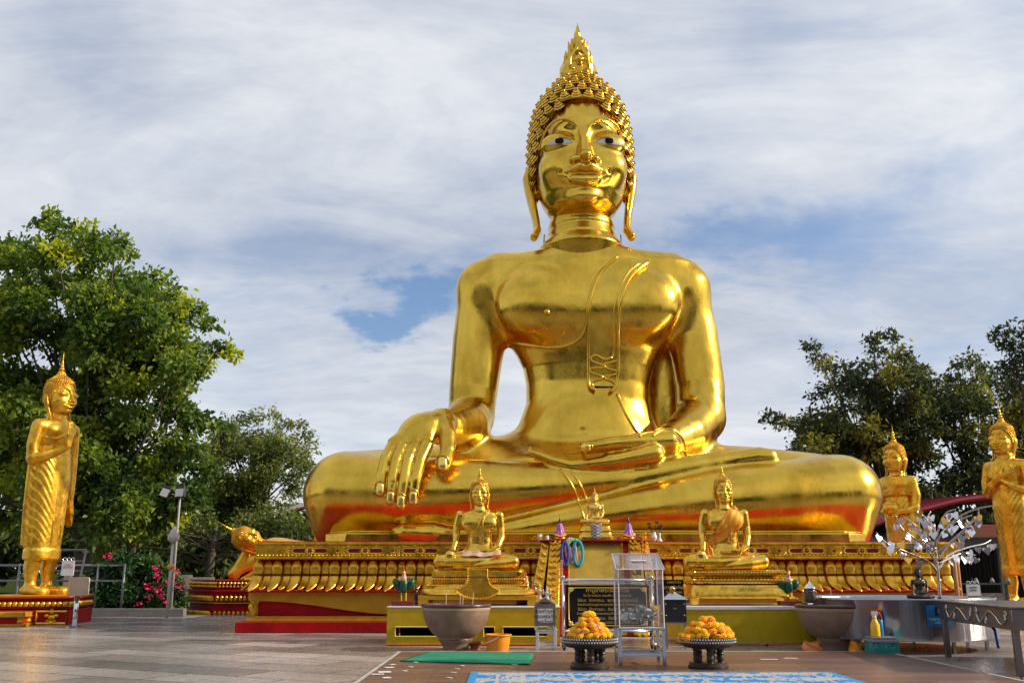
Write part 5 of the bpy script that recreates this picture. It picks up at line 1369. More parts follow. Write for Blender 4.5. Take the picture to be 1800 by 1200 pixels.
# ---- prayer board in a steel frame
def board():
    Yf = gy(1000,1141)+.05; x0, x1 = xat(990,1060,Yf), xat(1146,1060,Yf); zt, zb = zat(1019,Yf), zat(1108,Yf); cx = (x0+x1)/2
    t = thing('prayer_board', 'black and gold prayer text board in a steel tube frame between the two flower stands', 'sign', (cx, Yf, 0))
    m = MB(); r = .026
    m.tube([(x0,Yf,.09),(x0,Yf,zt),], r, 10); m.tube([(x1,Yf,.09),(x1,Yf,zt)], r, 10); m.tube([(x0,Yf,zt),(x1,Yf,zt)], r*1.15, 10); m.tube([(x0,Yf,zb),(x1,Yf,zb)], r, 10); m.tube([(x0,Yf,zt-.06),(x1,Yf,zt-.06)], .012, 8)
    for x in (x0, x1): m.tube([(x,Yf-.22,.10),(x,Yf+.22,.10)], r, 10)
    part('frame', m, CHROME, t, smooth=True)
    for x in (x0, x1):
        m = MB(); m.ball((x,Yf,zt+.05), .04); part('finial', m, CHROME, t, smooth=True)
        for y in (Yf-.2, Yf+.2): castor(t, x, y, .04)
    zp1, zp0 = zt-.085, zb+.04
    m = MB(); m.box((cx, Yf, (zp0+zp1)/2), (x1-x0-.09, .03, zp1-zp0)); part('panel', m, mat('glossy_black', (.008,.009,.014), .12), t)
    m = MB(); a, b = x0+.10, x1-.10; zl, zh = zp0+.05, zp1-.05; c = .09; y = Yf-.017
    m.tube([(a+c,y,zh),(b-c,y,zh),(b-c,y,zh-c*.4),(b,y,zh-c),(b,y,zl+c),(b-c,y,zl),(a+c,y,zl),(a,y,zl+c),(a,y,zh-c),(a+c,y,zh-c*.4),(a+c,y,zh)], .007, 5); part('gold_border', m, GTXT, t)
    for sx, xx in ((1,a),(-1,b)):
        for sz, z_ in ((-1,zh),(1,zl)):
            m = MB()
            for k, (p, q, r) in enumerate(((.02,.02,.03),(.06,.015,.022),(.015,.06,.022),(.10,.01,.014),(.01,.10,.014),(.05,.05,.02))): m.ball((xx+sx*p, y, z_+sz*q), (r,.008,r), n=8, m=5)
            part('corner_ornament', m, GTXT, t)
    H = zp1-zp0; w = x1-x0
    L = [('คำบูชาพระรัตนตรัย', .105, .165), ('โย โส ภะคะวา อะระหัง สัมมาสัมพุทโธ', .062, .27), ('อิมินา  สักกาเรนะ,  พุทธัง  อะภิปูชะยามิ', .073, .385), ('ข้าพเจ้าขอน้อมบูชาพระพุทธเจ้า ด้วยเครื่องสักการะนี้', .055, .475), ('อิมินา  สักกาเรนะ,  ธัมมัง  อะภิปูชะยามิ', .073, .59),
         ('ข้าพเจ้าขอน้อมบูชาพระธรรมเจ้า ด้วยเครื่องสักการะนี้', .055, .68), ('อิมินา  สักกาเรนะ,  สังฆัง  อะภิปูชะยามิ', .073, .795), ('ข้าพเจ้าขอน้อมบูชาพระสงฆ์เจ้า ด้วยเครื่องสักการะนี้', .055, .885)]
    for s, sz, f in L: text(t, 'text_line', s, sz, (cx, Yf-.019, zp1-H*f), GTXT)
board()
# ---- acrylic donation case
def case():
    Yf = gy(1130,1176); x0, x1 = xat(1087,1120,Yf), xat(1170,1120,Yf); d = .62; Yb = Yf+d; zt = zat(1103,Yf); cx = (x0+x1)/2
    t = thing('steel_stand', 'polished steel stand with four legs under the clear case of banknotes', 'stand', (cx, Yf+d/2, DECK_Z)); w = .05
    S2 = mat('mirror_steel', (.50,.52,.56), .16, 1.0)
    for X in (x0+w/2, x1-w/2):
        for Yq in (Yf+w/2, Yb-w/2): m = MB(); m.box((X, Yq, (DECK_Z+zt-.03)/2+.001), (w,w,zt-.03-DECK_Z)); part('leg', m, S2, t, bevel=.004)
    m = MB(); m.box((cx, Yf+d/2, zt-.014), (x1-x0+.01, d+.01, .03)); part('top_frame', m, S2, t, bevel=.003)
    zs = zat(1150,Yf)
    for Yq in (Yf+w/2, Yb-w/2): m = MB(); m.box((cx, Yq, zs), (x1-x0-2*w, .035, .04)); part('stretcher', m, S2, t)
    for X in (x0+w/2, x1-w/2): m = MB(); m.box((X, Yf+d/2, zs+.05), (.035, d-2*w, .04)); part('stretcher', m, S2, t)
    zt += .002; x0b, x1b = xat(1088,1050,Yf), xat(1166,1050,Yf); zf = zat(1001,Yf); zk = zat(1000, Yb)+.22
    AC = bpy.data.materials.new('clear_acrylic'); AC.use_nodes = True; nt = AC.node_tree; N = nt.nodes; N.remove(N['Principled BSDF'])
    tr = N.new('ShaderNodeBsdfTransparent'); tr.inputs[0].default_value = (.93,.93,.95,1); gl = N.new('ShaderNodeBsdfGlossy'); gl.inputs['Roughness'].default_value = .03; gl.inputs[0].default_value = (.9,.9,.95,1); df = N.new('ShaderNodeBsdfDiffuse'); df.inputs[0].default_value = (.6,.6,.65,1)
    fr = N.new('ShaderNodeFresnel'); fr.inputs[0].default_value = 1.45; m1 = N.new('ShaderNodeMixShader'); m2 = N.new('ShaderNodeMixShader'); m2.inputs[0].default_value = .05
    mh = N.new('ShaderNodeMath'); mh.operation = 'MULTIPLY'; mh.inputs[1].default_value = .5; nt.links.new(fr.outputs[0], mh.inputs[0]); nt.links.new(mh.outputs[0], m1.inputs[0]); nt.links.new(tr.outputs[0], m1.inputs[1]); nt.links.new(gl.outputs[0], m1.inputs[2]); nt.links.new(m1.outputs[0], m2.inputs[1]); nt.links.new(df.outputs[0], m2.inputs[2]); nt.links.new(m2.outputs[0], N['Material Output'].inputs[0])
    t = thing('donation_case', 'tall clear acrylic donation case with a sloping lid and banknotes heaped inside', 'donation box', (cx, Yf+d/2, zt)); e = .02; q = .006
    m = MB(); m.box(((x0b+x1b)/2, Yf+e, (zt+zf)/2), (x1b-x0b, q, zf-zt)); part('front_pane', m, AC, t)
    m = MB(); m.box(((x0b+x1b)/2, Yb-e, (zt+zk)/2), (x1b-x0b, q, zk-zt)); part('back_pane', m, AC, t)
    for X in (x0b, x1b): m = MB(); m.prism([(Yf+e+.005,zt),(Yb-e-.005,zt),(Yb-e-.005,zk),(Yf+e+.005,zf)], 'x', X-q/2, X+q/2); part('side_pane', m, AC, t)
    m = MB(); m.prism([(Yf-.01,zf+.003),(Yb,zk+.003),(Yb,zk+.012),(Yf-.01,zf+.012)], 'x', x0b-.03, x1b+.03); part('lid', m, AC, t)
    ED = mat('acrylic_edge', (.62,.58,.62), .2, spec=.8); c = (x0b, x1b)
    m = MB()
    for X in c: m.tube([(X,Yf+e,zt),(X,Yf+e,zf),(X,Yb-e,zk),(X,Yb-e,zt)], .009, 4)
    m.tube([(c[0]-.03,Yf-.01,zf+.008),(c[1]+.03,Yf-.01,zf+.008),(c[1]+.03,Yb,zk+.008),(c[0]-.03,Yb,zk+.008),(c[0]-.03,Yf-.01,zf+.008)], .009, 4); m.tube([(c[0],Yf+e,zt),(c[1],Yf+e,zt)], .009, 4); part('edge_beads', m, ED, t)
    m = MB(); m.box(((x0b+x1b)/2+.02, (Yf+Yb)/2, (zf+zk)/2+.02), (.22,.05,.012), rx=.3); part('coin_slot', m, ED, t)
    m = MB(); hx = x0b+.30
    m.box((hx, Yf+e-.012, zf-.03), (.07,.01,.09)); part('hasp', m, STEEL, t)
    NOTE = mat('green_banknote', (.34,.40,.34), .8, vscale=14, col2=(.56,.58,.50), bump=.3, bscale=40); NOTE2 = mat('grey_banknote', (.50,.50,.48), .8, vscale=14, col2=(.30,.33,.34))
    rr = np.random.default_rng(5)
    for i in range(60):
        m = MB(); x = rr.uniform(x0b+.10, x1b-.10); y = rr.uniform(Yf+.12, Yb-.12); hgt = .21*(1-abs((x-cx)/(x1b-x0b)*1.2))*rr.uniform(.1,1)+.03
        g = []; w_, l_ = .09, .15; a = rr.uniform(0, 6.28); b = rr.uniform(-.9,.9); cu = rr.uniform(-.05,.05); ph = rr.uniform(0,6)
        R = np.array(Matrix.Rotation(a,3,'Z') @ Matrix.Rotation(b,3,'X') @ Matrix.Rotation(rr.uniform(-.6,.6),3,'Y'))
        for u in np.linspace(-1,1,5): g.append([tuple(np.array([u*l_*.5, v*w_*.5, cu*(u*u-.5)+.012*sin(u*5+ph+v)]) @ R.T+np.array([x,y,zt+hgt+.05])) for v in np.linspace(-1,1,4)])
        m.grid(g); xx = np.concatenate(m.v); xx[:,2] = np.maximum(xx[:,2], zt+.008+.0005*i); xx[:,0] = np.clip(xx[:,0], x0b+.015, x1b-.015); xx[:,1] = np.clip(xx[:,1], Yf+e+.012, Yb-e-.012); m.v = [xx]
        solo('banknote', m, NOTE if i % 3 else NOTE2, 'crumpled banknote in the heap inside the clear donation case', 'banknote', 'banknotes heaped in the clear case', smooth=True)
case()
# ---- roofed steel donation box on a pole, second black sign
def pole_box():
    Yf = gy(1190,1141)+.1; x0, x1 = xat(1167,1080,Yf), xat(1207,1080,Yf); cx = (x0+x1)/2; w = x1-x0; Y = Yf+w/2; zb, zt = zat(1093,Yf), zat(1053,Yf); za = zat(1041,Yf)
    t = thing('donation_box', 'dark donation box with a pyramid steel roof and ball finial behind the clear case', 'donation box', (cx, Y, 0))
    SM = bpy.data.materials.new('smoked_acrylic'); SM.use_nodes = True; b = SM.node_tree.nodes['Principled BSDF']; b.inputs['Base Color'].default_value = (.02,.022,.03,1); b.inputs['Roughness'].default_value = .08
    m = MB(); m.box((cx, Y, (zb+zt)/2), (w,w,zt-zb)); part('box', m, SM, t, bevel=.006)
    m = MB(); v = [(cx-w*.60,Y-w*.60,zt),(cx+w*.60,Y-w*.60,zt),(cx+w*.60,Y+w*.60,zt),(cx-w*.60,Y+w*.60,zt),(cx,Y,za+.03)]; m.add(v, [(0,3,2,1),(0,1,4),(1,2,4),(2,3,4),(3,0,4)]); part('roof', m, STEEL, t, smooth=False)
    m = MB(); m.ball((cx,Y,za+.06), .055); part('finial', m, mat('brass', (.7,.45,.15), .2, 1), t, smooth=True)
    m = MB(); m.box((cx, Y, zb-.012), (w+.03,w+.03,.022)); part('tray', m, STEEL, t)
    for sx in (-1, 1): m = MB(); m.box((cx+sx*(w/2-.04), Yf+.04, zb/2-.012), (.04,.04,zb-.026)); part('leg', m, STEEL, t)
    for sx in (-1, 1):
        for z_ in (zb+.12, zt-.08): m = MB(); m.ball((cx+sx*(w/2-.04), Yf-.004, z_), .014, n=8, m=5); part('screw', m, CHROME, t, smooth=True)
    m = MB(); m.box((cx, Yf-.004, (zb+zt)/2+.04), (.06,.008,.018)); part('lock', m, CHROME, t)
    Y2 = TY+.35; x0, x1 = xat(1150,1040,Y2), xat(1202,1040,Y2); zb, zt = TZ+.003, zat(1018,Y2)
    t = thing('black_sign', 'small black sign with pale gold lettering standing on the table behind the roofed box', 'sign', ((x0+x1)/2, Y2, zb))
    m = MB(); m.box(((x0+x1)/2, Y2, (zb+zt)/2), (x1-x0,.03,zt-zb)); part('panel', m, MATS['glossy_black'], t, bevel=.004)
    H = zt-zb; xc = (x0+x1)/2
    for s, sz, f in (('ขอพรสำเร็จ', .06, .14), ('หลวงพ่อทันใจ', .085, .36), ('ไหว้พระขอพร', .06, .52), ('สาธุ สาธุ สาธุ', .06, .68)): text(t, 'text_line', s, sz, (xc+.1, Y2-.018, zt-H*f), GTXT)
pole_box()
# ---- flower stands
CARV = mat('carved_dark_wood', (.032,.021,.018), .38, bump=.5, bscale=40, vscale=9, col2=(.06,.042,.036), bdist=.006); SHELL = mat('shell_inlay', (.62,.62,.60), .3)
def flower_stand(px, yb, lab, labf, seed, wide):
    rr = np.random.default_rng(seed); Yf = gy(px, yb, DECK_Z); R0 = 35.0*MPP(1170, Yf); Y = Yf+R0; cx = xat(px,1170,Y); W = MPP(1140,Y)
    t = thing('flower_stand', lab, 'stand', (cx, Y, DECK_Z), 'carved offering stands'); zb = DECK_Z
    R0 = 35*W; z1 = zat(1166,Y-R0)-zb; zd = zat(1138,Y)-zb; zr = zat(1122,Y-49*W)-zb
    m = MB(); m.lathe([(R0*.97,0),(R0,.02),(R0,z1*.55),(R0*.93,z1*.7),(R0*.93,z1)], (cx,Y,zb), 40); part('base', m, CARV, t)
    for k in range(5):
        a = 2*pi*k/5+pi/2*3; lx, ly = cx+cos(a)*R0*.62, Y+sin(a)*R0*.62; h = zd-z1; r = 6.5*W
        m = MB(); m.lathe([(r,0),(r*.8,h*.08),(r*.95,h*.2),(r*1.05,h*.35),(r*.85,h*.5),(r*1.05,h*.62),(r*.85,h*.8),(r*1.1,h*.95),(r*1.1,h+.01)], (lx,ly,zb+z1-.002), 12); part('leg', m, CARV, t)
    Rd = 49*W
    m = MB(); m.lathe([(Rd*.60,zd),(Rd*.85,zd+.02),(Rd,zd+(zr-zd)*.45),(Rd,zr-.01),(Rd*.96,zr),(Rd*.92,zr-.02),(Rd*.9,zr-.03),(.001,zr-.03)], (cx,Y,zb), 56, cap=False); m.lathe([(.001,zd),(Rd*.60,zd)], (cx,Y,zb), 56, cap=False); d = part('dish', m, CARV, t)
    m = MB()
    for ring in (0, 1):
        for k in range(64):
            a = 2*pi*k/64+ring*.05; m.ball((cx+cos(a)*Rd*(1.0), Y+sin(a)*Rd*(1.0), zb+zd+(zr-zd)*(.62+.24*ring)), .011, n=6, m=4)
    part('shell_dots', m, SHELL, d)
    # marigold heap
    zt = zb+zr-.03
    fr = 7.6*W; k = 0; Hh = 40*W if not wide else 31*W; Rw = 34*W if not wide else 40*W
    off = 0 if not wide else 2*W
    spots = []
    for lay in range(9):
        z_ = lay*fr*1.15; rad = Rw*(1-(z_/(Hh))**(1.15 if not wide else 1.6))
        if z_ > Hh or rad < 0: break
        if lay == 8: break
        n = max(1, int(2*pi*rad/(fr*1.75)))
        for rad2 in ((rad,) if rad < fr*1.5 else (rad, rad-fr*1.5)):
            n = max(1, int(2*pi*max(rad2, .01)/(fr*1.8)))
            for j in range(n):
                a = 2*pi*(j+.5*(lay % 2))/n+rr.uniform(-.1,.1); spots.append((cx+off+cos(a)*rad2, Y+sin(a)*rad2*.9, zt+fr*.7+z_+rr.uniform(-.1,.25)*fr, fr*rr.uniform(.85,1.1)))
    spots.append((cx+off, Y, zt+Hh+fr*.3, fr))
    if wide: spots += [(cx-44*W, Y-22*W, zt+fr*.55, fr), (cx-38*W, Y-28*W, zt+fr*.4, fr*.9), (cx-47*W, Y-12*W, zt+fr*.7, fr*.9)]
    O2 = mat('marigold_yellow', (1.0,.50,.008), .7, bump=.3, bscale=70, vscale=20, col2=(1.0,.60,.02), bdist=.02)
    spots.sort(key=lambda q: q[1]); protos = []
    for (x, y, z_, r) in spots[:130]:
        if len(protos) < 4:
            m = MB(); m.ball((0,0,0), (r*.8,r*.8,r*.62), n=8, m=6)
            for ring, (q, kk, zz) in enumerate(((.95, 11, -.15), (.88, 10, .18), (.62, 8, .45), (.3, 5, .62))):
                for i in range(kk):
                    a = 2*pi*i/kk+ring*.5+len(protos); m.ball((cos(a)*q*r*.85, sin(a)*q*r*.85, zz*r), (r*.24,r*.24,r*.17), n=6, m=4)
            o = part('marigold', m, MARI if len(protos) % 2 else O2, None, True, False); protos.append(o)
        else: o = protos[int(rr.integers(4))].copy(); COL.objects.link(o)
        o.location = (x, y, z_); dx, dy = x-cx, y-Y; o.rotation_euler = (-dy/Rw*.9, dx/Rw*.9, rr.uniform(0,6)); tag(o, labf, 'flower', labf.replace('marigold head', 'marigold heads'))
    PT = mat('pink_white_ribbon', (.80,.45,.42), .6)
    for q in range(3):
        a = -pi/2+rr.uniform(-.9,.9); m = MB(); zz = zt+fr*1.3+rr.uniform(0,1)*Hh*.5; rad = Rw*(1-(zz-zt)/Hh*.8)+fr*.6
        for i in range(4): m.ball((cx+cos(a)*rad+.03*i-.05, Y+sin(a)*rad, zz+.02*sin(i*2)), (.022,.02,.016), n=6, m=4)
        solo('jasmine_tassel', m, PT, 'pinkish white jasmine tassel tucked into the ' + ('low wide' if wide else 'tall') + ' marigold heap', 'tassel', 'tassels in the '+('wide' if wide else 'tall')+' heap', smooth=True)
flower_stand(1037, 1177, 'carved dark wood stand holding the tall heap of marigolds left of the clear case', 'orange marigold head in the tall heap left of the clear case', 3, False)
flower_stand(1245, 1176, 'carved dark wood stand holding the low wide heap of marigolds right of the clear case', 'orange marigold head in the wide heap right of the clear case', 8, True)
# ---- mats and tape marks on the deck
def green_mat():
    z = DECK_Z+.014; a, b, c, d = G(752,1145,z), G(938,1147,z), G(931,1166,z), G(703,1160,z)
    m = MB(); n = 24; g = []
    for i in range(9):
        t = i/8; g.append([tuple((a+(b-a)*s)*(1-t)+(d+(c-d)*s)*t+np.array([0,0,.006*sin(s*23+t*4)*(1 if s > .9 else .25)])) for s in np.linspace(0,1,n)])
    m.grid([r[::-1] for r in g]); gm = mat('green_carpet', (.006,.24,.13), .95, bump=.8, bscale=90, vscale=1.1, col2=(.004,.16,.085), bdist=.01)
    o = solo('green_mat', m, gm, 'worn emerald green carpet mat on the deck before the left bowl', 'mat', smooth=True); so = o.modifiers.new('t', 'SOLIDIFY'); so.thickness = .012
green_mat()
def rug():
    z = DECK_Z+.006; a, b = G(828,1181,z), G(1462,1181,z); y0 = 4.0; w = b[0]-a[0]
    m = MB(); m.box(((a[0]+b[0])/2, (a[1]+y0)/2, z+.003), (w, a[1]-y0, .012))
    rm = bpy.data.materials.new('blue_patterned_rug'); rm.use_nodes = True; nt = rm.node_tree; N = nt.nodes; L = nt.links; B = N['Principled BSDF']; B.inputs['Roughness'].default_value = .9
    tc = N.new('ShaderNodeTexCoord'); sp = N.new('ShaderNodeSeparateXYZ'); L.new(tc.outputs['Object'], sp.inputs[0])
    def M(op, a_, b_=0.0, cl=False):
        n = N.new('ShaderNodeMath'); n.operation = op; n.use_clamp = cl
        for i, s in enumerate((a_, b_)):
            if hasattr(s, 'is_linked'): L.new(s, n.inputs[i])
            else: n.inputs[i].default_value = s
        return n.outputs[0]
    hl = (a[1]-y0)/2
    ex = M('SUBTRACT', w/2, M('ABSOLUTE', sp.outputs[0])); ey = M('SUBTRACT', hl, M('ABSOLUTE', sp.outputs[1])); ed = M('MINIMUM', ex, ey)
    vo = N.new('ShaderNodeTexVoronoi'); vo.inputs['Scale'].default_value = 2.4; L.new(tc.outputs['Object'], vo.inputs[0]); no = N.new('ShaderNodeTexNoise'); no.inputs['Scale'].default_value = 7; no.inputs['Detail'].default_value = 4; no.inputs['Distortion'].default_value = 2.0; L.new(tc.outputs['Object'], no.inputs[0])
    wv = N.new('ShaderNodeTexWave'); wv.wave_type = 'RINGS'; wv.inputs['Scale'].default_value = 1.2; wv.inputs['Distortion'].default_value = 6; wv.inputs['Detail'].default_value = 3; mpp = N.new('ShaderNodeMapping'); mpp.inputs['Scale'].default_value = (1,.45,1); L.new(tc.outputs['Object'], mpp.inputs[0]); L.new(mpp.outputs[0], wv.inputs[0])
    L.new(mpp.outputs[0], no.inputs[0]); no.inputs['Scale'].default_value = 5; pat = M('GREATER_THAN', M('ADD', M('MULTIPLY', wv.outputs[1], .16), no.outputs[0]), .56)
    mx = N.new('ShaderNodeMix'); mx.data_type = 'RGBA'; L.new(pat, mx.inputs[0]); mx.inputs[6].default_value = (.008,.17,.47,1); mx.inputs[7].default_value = (.36,.37,.36,1)
    pk = M('GREATER_THAN', no.outputs[0], .63); m3 = N.new('ShaderNodeMix'); m3.data_type = 'RGBA'; L.new(pk, m3.inputs[0]); L.new(mx.outputs[2], m3.inputs[6]); m3.inputs[7].default_value = (.34,.20,.14,1)
    band = M('LESS_THAN', ed, .10); band2 = M('MULTIPLY', M('GREATER_THAN', ed, .34), M('LESS_THAN', ed, .38)); bb = M('MAXIMUM', band, 0.0)
    m4 = N.new('ShaderNodeMix'); m4.data_type = 'RGBA'; L.new(bb, m4.inputs[0]); L.new(m3.outputs[2], m4.inputs[6]); m4.inputs[7].default_value = (.012,.22,.52,1)
    m5 = N.new('ShaderNodeMix'); m5.data_type = 'RGBA'; L.new(band2, m5.inputs[0]); L.new(m4.outputs[2], m5.inputs[6]); m5.inputs[7].default_value = (.40,.36,.32,1); L.new(m5.outputs[2], B.inputs[0])
    solo('patterned_rug', m, rm, 'bright blue patterned rug spread on the timber deck in the foreground', 'rug', bevel=.004)
rug()
TAPE = mat('white_tape', (.70,.68,.66), .6)
k = 0
for (x, y, w, h, rz) in ((664,1184,22,3,.1),(684,1172,16,3,.5),(676,1180,22,5,.2),(690,1167,10,2,.6),(803,1174,3,2,.9),(797,1181,4,3,.8),(790,1190,5,3,.8),(813,1169,6,2,.6),(731,1163,5,2,.8),(722,1171,6,2,.8),(712,1178,7,2,.7),(904,1167,3,3,.7),(900,1173,5,2,.6),(1352,1158,30,2,0),(1390,1156,24,2,.05),(680,1190,14,4,.3)):
    p = G(x, y, DECK_Z+.004); s = MPP(y, p[1]); m = MB(); m.box((p[0], p[1], p[2]), (w*s, h*s*4.5, .003), rz=rz)
    solo('paper_scrap' if w > 9 else 'tape_mark', m, TAPE, 'white scrap of paper or tape lying on the timber deck', 'paper scrap', 'white scraps on the deck'); k += 1
# ---- roosters, vases, cups, garlands
def rooster(px, yb, Y, H, lab, flip=1):
    zb = TZ+.002; cx = xat(px, yb, Y)
    t = thing('rooster_figurine', lab, 'figurine', (cx, Y, zb)); GR_ = mat('dark_green_feathers', (.012,.10,.05), .35, .2, bump=.6, bscale=60, vscale=20, col2=(.004,.03,.018), bdist=.006); RD = mat('comb_red', (.60,.02,.015), .4); WH = mat('neck_white', (.62,.55,.45), .5, vscale=25, col2=(.55,.12,.06)); YL = mat('leg_yellow', (.65,.40,.03), .5)
    h = H; b = .12*h
    m = MB(); m.box((cx,Y,zb+b/2), (.62*h,.34*h,b)); part('base', m, mat('maroon_base', (.16,.02,.015), .4), t, bevel=.01)
    for s in (-1, 1): m = MB(); m.cyl((cx+s*.06*h,Y,zb+b), (cx+s*.06*h,Y,zb+b+.22*h), .022*h, 8); part('leg', m, YL, t)
    S = SDF(); S.ell((cx,Y,zb+.50*h), (.14*h,.17*h,.19*h), .02); S.cap((cx,Y-.05*h,zb+.60*h), (cx,Y-.06*h,zb+.78*h), .10*h, .05*h, .05*h); v, f = S.mesh((cx-.3*h,Y-.4*h,zb+.2*h), (cx+.3*h,Y+.4*h,zb+h), .02*h)
    o = link('body', mesh_np('body', v-root_loc(t), f, GR_, smooth=True), t)
    for s in (-1, 1):
        m = MB(); m.ball((cx+s*.19*h, Y+.03*h, zb+.55*h), (.11*h,.16*h,.18*h), n=14, m=10, rot=rotm('Y', s*.45)); part('wing', m, GR_, t, smooth=True)
    m = MB(); m.lathe([(.095*h,.64*h),(.07*h,.74*h),(.045*h,.82*h),(.04*h,.86*h),(.015*h,.90*h)], (cx,Y-.06*h,zb), 12); part('neck', m, WH, t, smooth=True)
    m = MB(); m.ball((cx,Y-.07*h,zb+.86*h), (.045*h,.05*h,.05*h)); m.cyl((cx,Y-.10*h,zb+.86*h), (cx,Y-.17*h,zb+.85*h), .018*h, 6, r2=.003); part('head', m, WH, t, smooth=True)
    m = MB()
    for q in range(4): m.ball((cx,Y-.09*h+q*.03*h,zb+.92*h+.03*h*sin(q*1.1)), (.012*h,.022*h,.04*h), n=8, m=5)
    m.ball((cx,Y-.12*h,zb+.81*h), (.02*h,.015*h,.035*h), n=8, m=5); part('comb', m, RD, t, smooth=True)
    m = MB()
    for q in range(5): m.tube(smooth_poly([(cx+(q-2)*.03*h,Y+.12*h,zb+.5*h),(cx+(q-2)*.05*h,Y+.30*h,zb+.72*h),(cx+(q-2)*.06*h,Y+.40*h,zb+.55*h)], 5), .02*h, 6)
    part('tail', m, GR_, t, smooth=True)
rooster(709, 1062, TY+.45, 65*MPP(1040,TY+.4), 'green and black rooster figurine at the left end of the left table')
rooster(1388, 1064, TY+.55, 62*MPP(1040,TY+.4), 'green rooster figurine with a red comb beside the orange sashed Buddha plinth')
rooster(925, 1060, TY+.9, 56*MPP(1040,TY+.4), 'small rooster figurine at the right end of the left table')
def small_things():
    PORC = mat('white_porcelain', (.75,.72,.72), .2, coat=.5); DK = mat('dark_petals', (.10,.015,.02), .6); STM = mat('dark_stem', (.02,.05,.015), .6); GLASS = mat('cloudy_glass', (.55,.57,.60), .15)
    Y = ALT_Y+.1; W = MPP(945, Y); z0 = PTOP+.034; YQ = FRY+.25
    for i, (px, lab, hh, rr_) in enumerate(((1150,'round white porcelain vase of dark red flowers left of the slim one', 16, 5.5),(1160,'slim white porcelain vase with a flared foot right of the round one', 15, 4.8))):
        cx = xat(px,950,YQ); t = thing('porcelain_vase', lab, 'vase', (cx, YQ, z0)); W = MPP(945, YQ)
        m = MB()
        if i == 0: m.lathe([(2.5*W,0),(3*W,1*W),(5.5*W,6*W),(5.2*W,9*W),(3*W,12.5*W),(2.6*W,14*W),(3.4*W,16*W),(2.8*W,16*W),(2.2*W,14*W)], (cx,YQ,z0), 24)
        else: m.lathe([(4.8*W,0),(4.6*W,1*W),(2.2*W,4.5*W),(1.4*W,8*W),(1.9*W,11*W),(1.3*W,13*W),(1.7*W,15*W)], (cx,YQ,z0), 24)
        part('vase_body', m, PORC, t, smooth=True)
        rg = np.random.default_rng(i+3)
        for q in range(5 if i == 0 else 3):
            a = rg.uniform(-1,1); tx, tz = cx+a*(10 if i == 0 else 4)*W, z0+(22+rg.uniform(0,12))*W
            m = MB(); m.tube(smooth_poly([(cx,YQ,z0+14*W),((cx+tx)/2,YQ,z0+20*W),(tx,YQ+rg.uniform(-.05,.05),tz)], 4), .35*W, 5)
            for lf in range(4): m.ball((cx+(tx-cx)*(.4+.15*lf)+rg.uniform(-1,1)*2*W, YQ, z0+(17+3*lf)*W), (1.8*W,.6*W,.9*W), n=6, m=4)
            s = part('flower_stem', m, STM, t, smooth=True)
            m = MB()
            for pt_ in range(6): aa = pt_*pi/3; m.ball((tx+cos(aa)*1.3*W, YQ-.01, tz+sin(aa)*1.3*W), (1.1*W,.8*W,1.1*W), n=6, m=4)
            m.ball((tx,YQ-.02,tz), 1.1*W, n=6, m=4); part('flower', m, DK, s, smooth=True)
    for px, lab, w_, h_ in ((949,'frosted drinking glass on the frieze left of the altar block',4.5,12),(962,'smaller clear drinking glass next to the frosted one',3.2,10)):
        cx = xat(px,955,YQ); m = MB(); W = MPP(945, YQ); m.lathe([(w_*.8*W,0),(w_*W,h_*W),(w_*.9*W,h_*W),(w_*.7*W,1*W),(.001,1*W)], (cx,YQ,z0+.002), 20, cap=False); solo('drinking_glass', m, GLASS, lab, 'glass', smooth=True)
    m = MB(); W = MPP(945, YQ)
    for i in range(9): marigold(m, (xat(936+i*2.2,955,YQ-.12), YQ-.14+.02*(i % 2), z0+.045+.03*(i % 3)), 2.6*W)
    solo('marigold_cluster', m, MARI, 'cluster of yellow marigolds lying in front of the drinking glasses', 'flowers', smooth=True)
    cx = xat(1116,950,Y); m = MB(); W = MPP(945, Y); m.lathe([(1.7*W,0),(1.9*W,8*W),(.8*W,10*W),(.8*W,12.5*W)], (cx,Y,ALT_Z+.002), 14); solo('blue_bottle', m, mat('blue_plastic', (.03,.22,.60), .3), 'small blue capped water bottle by the right purple figurine', 'bottle', smooth=True)
    m = MB(); cx = xat(1087,950,Y)
    for i in range(6): a = i*1.05; m.ball((cx+cos(a)*2*W, Y-.02, ALT_Z+2.5*W+sin(a)*2*W), (1.9*W,1.5*W,1.9*W), n=8, m=5)
    m.ball((cx,Y-.05,ALT_Z+2.5*W), 1.6*W, n=8, m=5); solo('lotus_bud', m, mat('pink_petals', (.72,.14,.26), .6), 'pink lotus bud on the red altar slab right of the tiny Buddha', 'flower', smooth=True)
    # garlands hanging over the altar top
    cols = [('pink and white', (.85,.10,.40), (.85,.85,.85)), ('green', (.16,.60,.08), (.20,.65,.12)), ('teal blue', (.01,.30,.50), (.02,.38,.60)), ('deep blue', (.02,.06,.35), (.03,.10,.42))]
    defs = [(1003, 946, 8, 40, 0), (1010, 942, 11, 30, 1), (1016, 950, 8, 42, 2), (993, 952, 6, 40, 3)]
    for (px, yt, rx, dy, ci) in defs:
        nm, c1, c2 = cols[ci]; yy = ALT_Y-.28-.05*ci; W = MPP(960, yy); cx = xat(px, 960, yy); zt = zat(yt, yy); m = MB(); pts = []
        for i in range(25):
            a = 2*pi*i/24; pts.append((cx+sin(a)*rx*W, yy+.03*cos(a), zt-dy*W*.5+cos(a)*dy*W*.5*(1 if ci != 1 else .6)))
        m.tube(pts, 2.6*W, 8)
        t = solo('flower_garland', m, mat('garland_'+nm.split()[0], c1, .7, bump=.6, bscale=60, vscale=9, col2=c2, bdist=.01), nm+' flower garland looped over the top of the altar block', 'garland', smooth=True)
